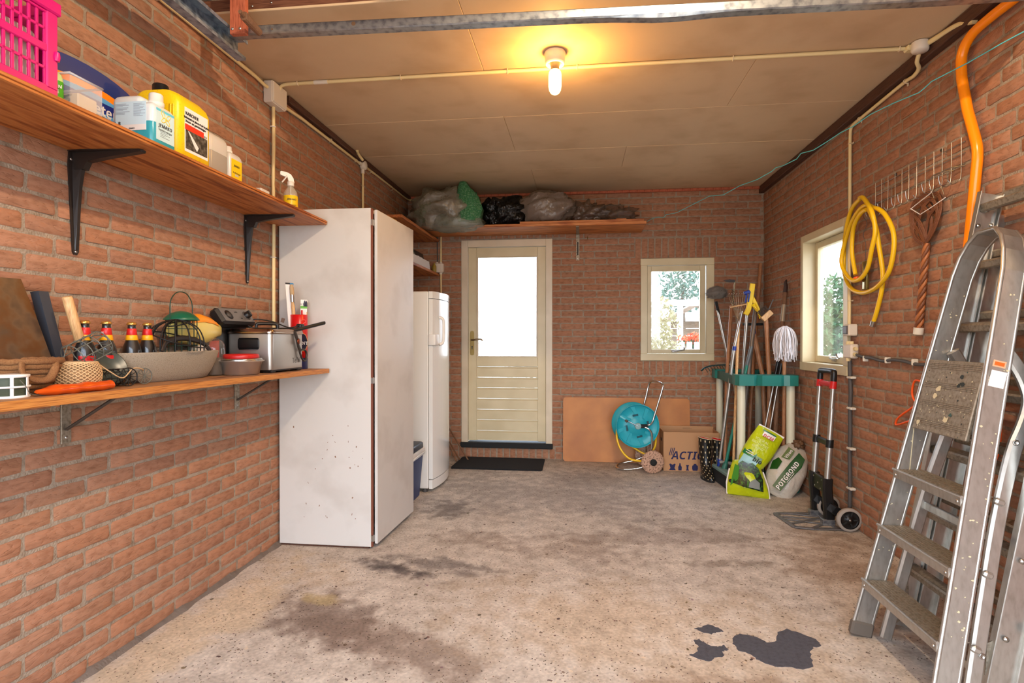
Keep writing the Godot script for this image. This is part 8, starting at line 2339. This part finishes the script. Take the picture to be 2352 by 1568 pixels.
	skin.call("print_band", a, wB, [Vector2(-0.07, 0.27), Vector2(-0.01, 0.28), Vector2(0.0, 0.36), Vector2(-0.05, 0.37)], 0.26, 0.18, mat(Color(0.28, 0.38, 0.14), 0.38), 0.01)
	var tb := Basis(wB.y.rotated(wB.z, -0.22), -wB.x.rotated(wB.z, -0.22), wB.z)
	text("POTGROND", 0.034, M.paper, a + wB.x * 0.022 + wB.y * 0.16 + wB.z * 0.118, tb, t)
	text("Viton", 0.022, M.paper, a + wB.x * -0.03 + wB.y * 0.315 + wB.z * 0.112, tb, t)
	lines(a + wB.x * 0.048 + wB.y * 0.17 + wB.z * 0.112, 0.12, 1, 0.01, tb, M.paper, t)
	st = ns(); blob(st, Vector3(1.678, 0.372, -4.66), Vector3(0.045, 0.035, 0.06), 0.5, 1.4, 77); part("torn_mouth", st, mat(Color(0.42, 0.3, 0.2), 0.6), t)

func hand_truck() -> void:
	var t := thing("hand_truck", "folded telescopic hand truck with a red and black grip standing before the right wall", "hand truck", Vector3(1.58, 0, -3.97))
	var zA := -4.075
	var zB := -3.87
	var st := ns()
	for z in [zA, zB]:
		var lean := func(y: float) -> Vector3: return Vector3(1.572 + (y - 0.25) * 0.055, y, z)
		st = ns(); pole(st, lean.call(0.24), lean.call(0.52), 0.019); part("outer_tube", st, M.alu, t)
		st = ns(); pole(st, lean.call(0.51), lean.call(0.75), 0.0165); part("middle_tube", st, M.alu, t)
		st = ns(); pole(st, lean.call(0.745), lean.call(0.91), 0.014); part("inner_tube", st, M.alu, t)
		st = ns(); pole(st, lean.call(0.878), lean.call(0.925), 0.021); part("red_sleeve", st, M.red, t)
		st = ns(); pole(st, lean.call(0.50), lean.call(0.55), 0.0235); part("clamp", st, M.black, t)
		# plastic foot joint, reaching down to the wheel
		st = ns(); ribbon(st, curve([lean.call(0.30), lean.call(0.24), Vector3(1.578, 0.16, z), Vector3(1.585, 0.07, z), Vector3(1.585, 0.03, z)], 5), Vector3(1, 0, 0), 0.062, 0.045, 0.25); part("joint", st, M.black, t)
		st = ns(); ribbon(st, [Vector3(1.57, 0.13, z + 0.022), Vector3(1.60, 0.11, z + 0.03), Vector3(1.655, 0.078, z + 0.032)], Vector3(0, 1, 0), 0.055, 0.022, 0.25); part("axle_arm", st, M.black, t)
		st = ns(); box(st, Vector3(1.578, 0.022, z), Vector3(0.075, 0.04, 0.05), 0.004); part("foot_plate", st, M.galv, t)
	st = ns(); tube(st, curve([Vector3(1.609, 0.92, zA), Vector3(1.612, 0.975, zA), Vector3(1.612, 0.985, zA + 0.02), Vector3(1.612, 0.986, zB - 0.02), Vector3(1.612, 0.975, zB), Vector3(1.609, 0.92, zB)], 4), 0.0185, 10); part("grip", st, M.black, t)
	st = ns(); span(st, Vector3(1.592, 0.885, zA), Vector3(1.626, 0.918, zB), 0.01); part("red_bridge", st, M.red, t)
	st = ns(); span(st, Vector3(1.578, 0.505, zA), Vector3(1.602, 0.545, zB), 0.008); part("clamp_bridge", st, M.black, t)
	st = ns(); rbox(st, Vector3(1.555, 0.20, zA), Vector3(1.59, 0.30, zB), 0.006, 0.012, 0.012); part("middle_joint", st, M.black, t)
	for q in [[0.28, -4.04], [0.28, -3.91], [0.22, -4.02], [0.22, -3.93], [0.25, -3.97]]:
		st = ns(); lathe(st, [[0.006, 0.0], [0.005, 0.002], [0.001, 0.003]], 10, Vector3(1.555, q[0], q[1]), Basis(Vector3(0, 1, 0), Vector3(-1, 0, 0), Vector3(0, 0, 1))); part("rivet", st, M.steel, t)
	for z in [-4.05, -3.755]:
		var c := Vector3(1.655, 0.074, z)
		var zb := Basis(Vector3(1, 0, 0), Vector3(0, 0, 1), Vector3(0, -1, 0))
		st = ns(); lathe(st, [[0.056, -0.016], [0.068, -0.016], [0.073, -0.01], [0.073, 0.01], [0.068, 0.016], [0.056, 0.016]], 36, c, zb, false); part("tyre", st, mat(Color(0.62, 0.58, 0.54), 0.6), t)
		st = ns(); lathe(st, [[0.001, -0.012], [0.057, -0.013], [0.057, 0.013], [0.05, 0.009], [0.022, 0.008], [0.018, 0.016], [0.001, 0.017]], 30, c, zb); part("wheel_disc", st, M.black, t)
		for k in 5:
			var w := TAU * k / 5
			st = ns(); box(st, c + Vector3(cos(w) * 0.036, sin(w) * 0.036, 0.011), Vector3(0.03, 0.01, 0.006), 0.002, Basis(Vector3(0, 0, 1), w)); part("spoke", st, M.black_rough, t)
		st = ns(); lathe(st, [[0.007, 0.016], [0.006, 0.02], [0.001, 0.021]], 12, c, zb); part("axle_end", st, M.steel, t)
	# toe plate lying open on the floor: a frame with diagonal ribs
	var P := Basis(Vector3(1, 0, 0), Vector3(0, 0, -1), Vector3(0, 1, 0))
	var g := mat(Color(0.55, 0.55, 0.56), 0.42, 0.7)
	var rim := [Vector2(1.315, 4.055), Vector2(1.345, 4.075), Vector2(1.56, 4.10), Vector2(1.60, 4.09), Vector2(1.60, 3.80), Vector2(1.62, 3.775), Vector2(1.45, 3.765), Vector2(1.345, 3.785)]
	for i in rim.size():
		var a: Vector2 = rim[i]
		var b: Vector2 = rim[(i + 1) % rim.size()]
		st = ns(); ribbon(st, [Vector3(a.x, 0.008, -a.y), Vector3(b.x, 0.008, -b.y)], (Vector3(b.x - a.x, 0, a.y - b.y)).cross(Vector3.UP), 0.03, 0.006); part("toe_plate_rim", st, g, t)
	for q in [[1.345, 4.0, 1.59, 3.96], [1.345, 3.95, 1.59, 3.86], [1.36, 3.86, 1.58, 3.99], [1.45, 3.78, 1.585, 3.90], [1.40, 4.08, 1.58, 4.03]]:
		st = ns(); ribbon(st, [Vector3(q[0], 0.0075, -q[1]), Vector3(q[2], 0.0075, -q[3])], Vector3(q[2] - q[0], 0, q[1] - q[3]).cross(Vector3.UP), 0.018, 0.005); part("toe_plate_rib", st, g, t)

# ---------------------------------------------------------------- the ladders at the right
func build_ladders() -> void:
	step_ladder()
	tall_ladder()

func step_ladder() -> void:
	var t := thing("step_ladder", "paint-splashed aluminium step ladder, folded, with a hooped top and a ribbed platform", "ladder", Vector3(1.15, 0, -2.2))
	var D := Vector3(1, -0.235, 0).normalized()          # depth of the stiles
	var xf := func(y: float) -> float: return 1.118 + 0.235 * y
	var zf := func(y: float) -> float: return -2.445 + 0.045 * y
	var zn := func(y: float) -> float: return -1.925 - 0.135 * y
	var st := ns()
	# both stiles and the hoop over the top are one bent profile
	var path := []
	for y in [0.03, 0.4, 0.8, 1.2, 1.43]: path.append(Vector3(xf.call(y), y, zf.call(y)))
	for q in [[1.50, 0.012], [1.55, 0.04], [1.583, 0.08]]: path.append(Vector3(xf.call(q[0]), q[0], zf.call(1.5) + q[1]))
	for q in [[1.583, 0.08], [1.55, 0.04], [1.50, 0.012]]: path.append(Vector3(xf.call(q[0]), q[0], zn.call(1.5) - q[1]))
	for y in [1.43, 1.2, 0.8, 0.4, 0.03]: path.append(Vector3(xf.call(y), y, zn.call(y)))
	ribbon(st, path, D, 0.072, 0.011, 0.3); part("stile_and_hoop", st, M.alu, t)
	for s in [-1.0, 1.0]:
		st = ns()
		var lip := path.map(func(p): return p + D * 0.034 * s)
		tube(st, lip, 0.0075, 8); part("rolled_edge", st, M.alu, t)
	for q in [zf, zn]:
		st = ns(); var z0: float = q.call(0.0)
		box(st, Vector3(xf.call(0.03), 0.03, z0), Vector3(0.085, 0.06, 0.032), 0.008, Basis(Vector3(0, 0, 1), -0.2)); part("foot", st, mat(Color(0.36, 0.32, 0.28), 0.8), t)
	for y in [0.235, 0.46, 0.685]:
		var x: float = xf.call(y)
		var za: float = zf.call(y) + 0.008
		var zb: float = zn.call(y) - 0.008
		st = ns(); span(st, Vector3(x - 0.042, y - 0.004, za), Vector3(x + 0.055, y, zb), 0.001)
		for k in 7: span(st, Vector3(x - 0.034 + k * 0.0125, y, za + 0.004), Vector3(x - 0.028 + k * 0.0125, y + 0.0016, zb - 0.004))
		part("tread", st, M.alu_dull, t, "dirty ribbed tread")
		st = ns(); span(st, Vector3(x - 0.05, y - 0.034, za - 0.012), Vector3(x - 0.044, y - 0.002, zb + 0.012), 0.002); tube(st, [Vector3(x - 0.048, y - 0.002, za - 0.014), Vector3(x - 0.048, y - 0.002, zb + 0.014)], 0.0055, 8); part("tread_nosing", st, M.alu, t)
		for z in [za + 0.006, zb - 0.006]:
			st = ns(); lathe(st, [[0.006, 0.0], [0.0055, 0.003], [0.001, 0.004]], 10, Vector3(x - 0.05, y - 0.02, z), Basis(Vector3(0, 1, 0), Vector3(-1, 0, 0), Vector3(0, 0, 1))); part("rivet", st, M.steel, t)
		st = ns(); box(st, Vector3(x + 0.06, y - 0.012, zb + 0.02), Vector3(0.03, 0.022, 0.02), 0.006, Basis(Vector3(0, 0, 1), -0.4)); part("end_tab", st, M.alu, t)
	# platform folded up between the stiles
	var pb := Basis(D.cross(Vector3(0, 0, 1)).normalized().cross(D) * 1.0, Vector3(0.235, 1, 0).normalized(), Vector3(-1, 0.235, 0).normalized())
	pb = Basis(Vector3(0, 0, 1), Vector3(0.235, 1, 0).normalized(), Vector3(-1, 0.235, 0).normalized())
	var pc := Vector3(xf.call(0.985) - 0.032, 0.985, (zf.call(1.0) + zn.call(1.0)) / 2)
	st = ns(); box(st, pc, Vector3(0.31, 0.272, 0.014), 0.003, pb); var pf := part("platform", st, M.alu_dull, t, "ribbed platform spattered with paint")
	for k in 4:
		for j in 4:
			st = ns(); box(st, pc + pb.z * 0.0075 + pb.y * (-0.112 + k * 0.072 + j * 0.0065), Vector3(0.285, 0.003, 0.003), 0.0008, pb); part("rib", st, M.alu_dull, pf)
	var spl := [mat(Color(0.78, 0.72, 0.58), 0.6), mat(Color(0.10, 0.13, 0.12), 0.6), mat(Color(0.16, 0.27, 0.25), 0.6)]
	for i in 64:
		var c := pc + pb.z * 0.0082 + pb.x * rng.randf_range(-0.14, 0.14) + pb.y * rng.randf_range(-0.13, 0.10)
		splash(pf, c, pb, rng.randf_range(0.0015, 0.005), spl[0] if i % 5 else spl[1 + i % 2])
	for q in [[0.06, 0.08, 0.012, 1], [0.07, 0.055, 0.016, 1], [0.055, 0.048, 0.012, 1], [0.03, -0.08, 0.02, 0], [-0.05, 0.03, 0.02, 0], [-0.06, 0.0, 0.016, 0], [-0.12, -0.11, 0.014, 0], [0.05, -0.06, 0.012, 2]]:
		splash(pf, pc + pb.z * 0.0084 + pb.x * q[0] + pb.y * q[1], pb, q[2], spl[q[3]])
	st = ns(); tube(st, [Vector3(xf.call(0.86) + 0.005, 0.857, zf.call(0.86)), Vector3(xf.call(0.86) + 0.005, 0.857, zn.call(0.86))], 0.008, 8); part("pivot_rod", st, M.steel, t)
	# paint runs and chips on the near stile
	var nb := Basis(Vector3(1, -0.235, 0).normalized(), Vector3(0.235, 1, 0).normalized(), Vector3(0, 0, 1))
	for i in 46:
		var y := rng.randf_range(0.25, 1.45)
		splash(t, Vector3(xf.call(y) + rng.randf_range(-0.028, 0.028), y, zn.call(y) + 0.0062), nb, rng.randf_range(0.0015, 0.007), spl[0])
	for i in 30:
		var y := rng.randf_range(0.25, 1.45)
		splash(t, Vector3(xf.call(y) + rng.randf_range(-0.028, 0.028), y, zf.call(y) + 0.0062), nb, rng.randf_range(0.0015, 0.006), spl[0])
	st = ns(); ribbon(st, [Vector3(xf.call(0.86) - 0.02, 0.90, zf.call(0.86) + 0.0065), Vector3(xf.call(0.7), 0.66, zf.call(0.7) + 0.0065)], Vector3(1, 0, 0), 0.003, 0.001); part("paint_run", st, spl[0], t)
	# stickers on the near stile
	st = ns(); box(st, Vector3(xf.call(1.05), 1.05, zn.call(1.05) + 0.0066), Vector3(0.048, 0.085, 0.001), 0.0, nb); part("instruction_sticker", st, M.paper, t)
	st = ns(); box(st, Vector3(xf.call(1.115), 1.115, zn.call(1.115) + 0.0066), Vector3(0.04, 0.022, 0.001), 0.0, nb); part("instruction_sticker", st, mat(Color(0.83, 0.62, 0.47), 0.5), t)
	st = ns(); box(st, Vector3(xf.call(1.115), 1.115, zn.call(1.115) + 0.0074), Vector3(0.03, 0.012, 0.001), 0.0, nb); part("sticker_print", st, M.orange, t)
	lines(Vector3(xf.call(1.075), 1.078, zn.call(1.06) + 0.0068), 0.036, 7, 0.009, nb, mat(Color(0.55, 0.5, 0.46), 0.6), t)
	# rear prop frame
	for q in [[zf, 0.022], [zn, -0.012]]:
		var z: Callable = q[0]
		st = ns()
		var pts := []
		for v in [[0.01, 0.085], [0.3, 0.082], [0.6, 0.082], [0.82, 0.095], [0.90, 0.112], [0.96, 0.122], [1.01, 0.118], [1.07, 0.09], [1.12, 0.055], [1.15, 0.03]]:
			pts.append(Vector3(xf.call(v[0]) + v[1], v[0], z.call(v[0]) + q[1]))
		ribbon(st, curve(pts, 3), D, 0.045, 0.024, 0.3); part("prop_leg", st, M.alu, t)
		for y in [0.2, 0.86]:
			st = ns(); lathe(st, [[0.009, 0.0], [0.01, 0.003], [0.006, 0.004], [0.005, 0.001], [0.001, 0.001]], 14, Vector3(xf.call(y) + 0.09, y, z.call(y) + q[1] + 0.0125), Basis(Vector3(1, 0, 0), Vector3(0, 0, 1), Vector3(0, -1, 0))); part("bolt", st, M.steel, t)
	for y in [0.15, 0.55]:
		st = ns(); ribbon(st, [Vector3(xf.call(y) + 0.085, y, zf.call(y) + 0.02), Vector3(xf.call(y) + 0.085, y, zn.call(y) - 0.012)], Vector3(0, 1, 0), 0.03, 0.012); part("prop_bar", st, M.alu, t)

func splash(parent: Node, c: Vector3, b: Basis, r: float, m: Material) -> void:
	var poly := []
	for k in 9:
		var w := TAU * k / 9
		var f := rng.randf_range(0.4, 0.95)
		poly.append(Vector2(cos(w) * r * f, sin(w) * r * f * 0.8))
	var st := ns()
	prism(st, poly, 0.0008, c, b)
	part("paint_splash", st, m, parent)

func tall_ladder() -> void:
	var t := thing("tall_ladder", "heavy two-section aluminium ladder with wide side plates leaning on the right wall", "ladder", Vector3(1.35, 0, -2.27))
	var D := Vector3(1, -0.21, 0).normalized()
	var xf := func(y: float) -> float: return 1.325 + 0.185 * y
	var st := ns()
	for z in [-2.545, -1.985]:
		var s := 1.0 if z > -2.3 else -1.0
		# two plates side by side, each with turned edges
		for k in 2:
			var off := D * (0.0 + 0.075 * k)
			var path := [Vector3(xf.call(0.0), 0.003, z + 0.012 * s * k) + off, Vector3(xf.call(0.9), 0.9, z + 0.012 * s * k) + off, Vector3(xf.call(1.79 - 0.07 * k), 1.79 - 0.07 * k, z + 0.012 * s * k) + off]
			st = ns(); ribbon(st, path, D, 0.085 if s < 0 else 0.10, 0.005, 0.2); part("side_plate", st, M.alu, t)
			for e in [-1.0, 1.0]:
				st = ns(); ribbon(st, path.map(func(p): return p + D * (0.042 if s < 0 else 0.049) * e - Vector3(0, 0, 0.011 * s)), Vector3(0, 0, 1), 0.026, 0.005, 0.2); part("plate_flange", st, M.alu, t)
	for y in [0.245, 0.495, 0.745, 0.995, 1.245, 1.495, 1.735]:
		var x: float = xf.call(y)
		st = ns()
		box(st, Vector3(x - 0.004, y, -2.265), Vector3(0.05, 0.034, 0.56), 0.006, Basis(Vector3(0, 0, 1), 0.2))
		part("rung", st, M.alu_dull, t)
		st = ns(); box(st, Vector3(x + 0.075, y + 0.05, -2.265), Vector3(0.045, 0.034, 0.54), 0.006, Basis(Vector3(0, 0, 1), 0.2)); part("rung", st, M.alu_dull, t)
		for q in [[-0.03, -1.976], [-0.03, -2.556]]:
			st = ns(); lathe(st, [[0.009, 0.0], [0.008, 0.004], [0.001, 0.006]], 12, Vector3(x + q[0], y, q[1]), Basis(Vector3(1, 0, 0), Vector3(0, 0, 1), Vector3(0, -1, 0)) if q[1] > -2.3 else Basis(Vector3(1, 0, 0), Vector3(0, 0, -1), Vector3(0, 1, 0))); part("rivet", st, M.steel, t)
	for q in [[1.66, -0.02], [1.66, 0.03], [1.72, 0.0], [1.60, 0.01]]:
		st = ns(); lathe(st, [[0.009, 0.0], [0.008, 0.005], [0.001, 0.007]], 12, Vector3(xf.call(q[0]) + q[1], q[0], -2.541), Basis(Vector3(1, 0, 0), Vector3(0, 0, 1), Vector3(0, -1, 0))); part("bolt", st, M.steel, t)
	# gussets by the lowest rung and the flat brace with its rivets
	for z in [-2.52, -2.0]:
		st = ns(); prism(st, [Vector2(-0.01, 0.0), Vector2(0.0, 0.2), Vector2(0.04, 0.22), Vector2(0.045, 0.05)], 0.004, Vector3(xf.call(0.02) - 0.03, 0.02, z), Basis.IDENTITY); part("gusset", st, M.alu_dull, t)
	st = ns(); box(st, Vector3(xf.call(0.27) + 0.09, 0.268, -1.955), Vector3(0.15, 0.028, 0.004), 0.001, Basis(Vector3(0, 0, 1), -0.08)); part("brace", st, M.alu, t)
	for k in 3:
		st = ns(); lathe(st, [[0.0075, 0.0], [0.007, 0.004], [0.001, 0.005]], 12, Vector3(xf.call(0.27) + 0.035 + k * 0.03, 0.271, -1.953), Basis(Vector3(1, 0, 0), Vector3(0, 0, 1), Vector3(0, -1, 0))); part("rivet", st, M.steel, t)
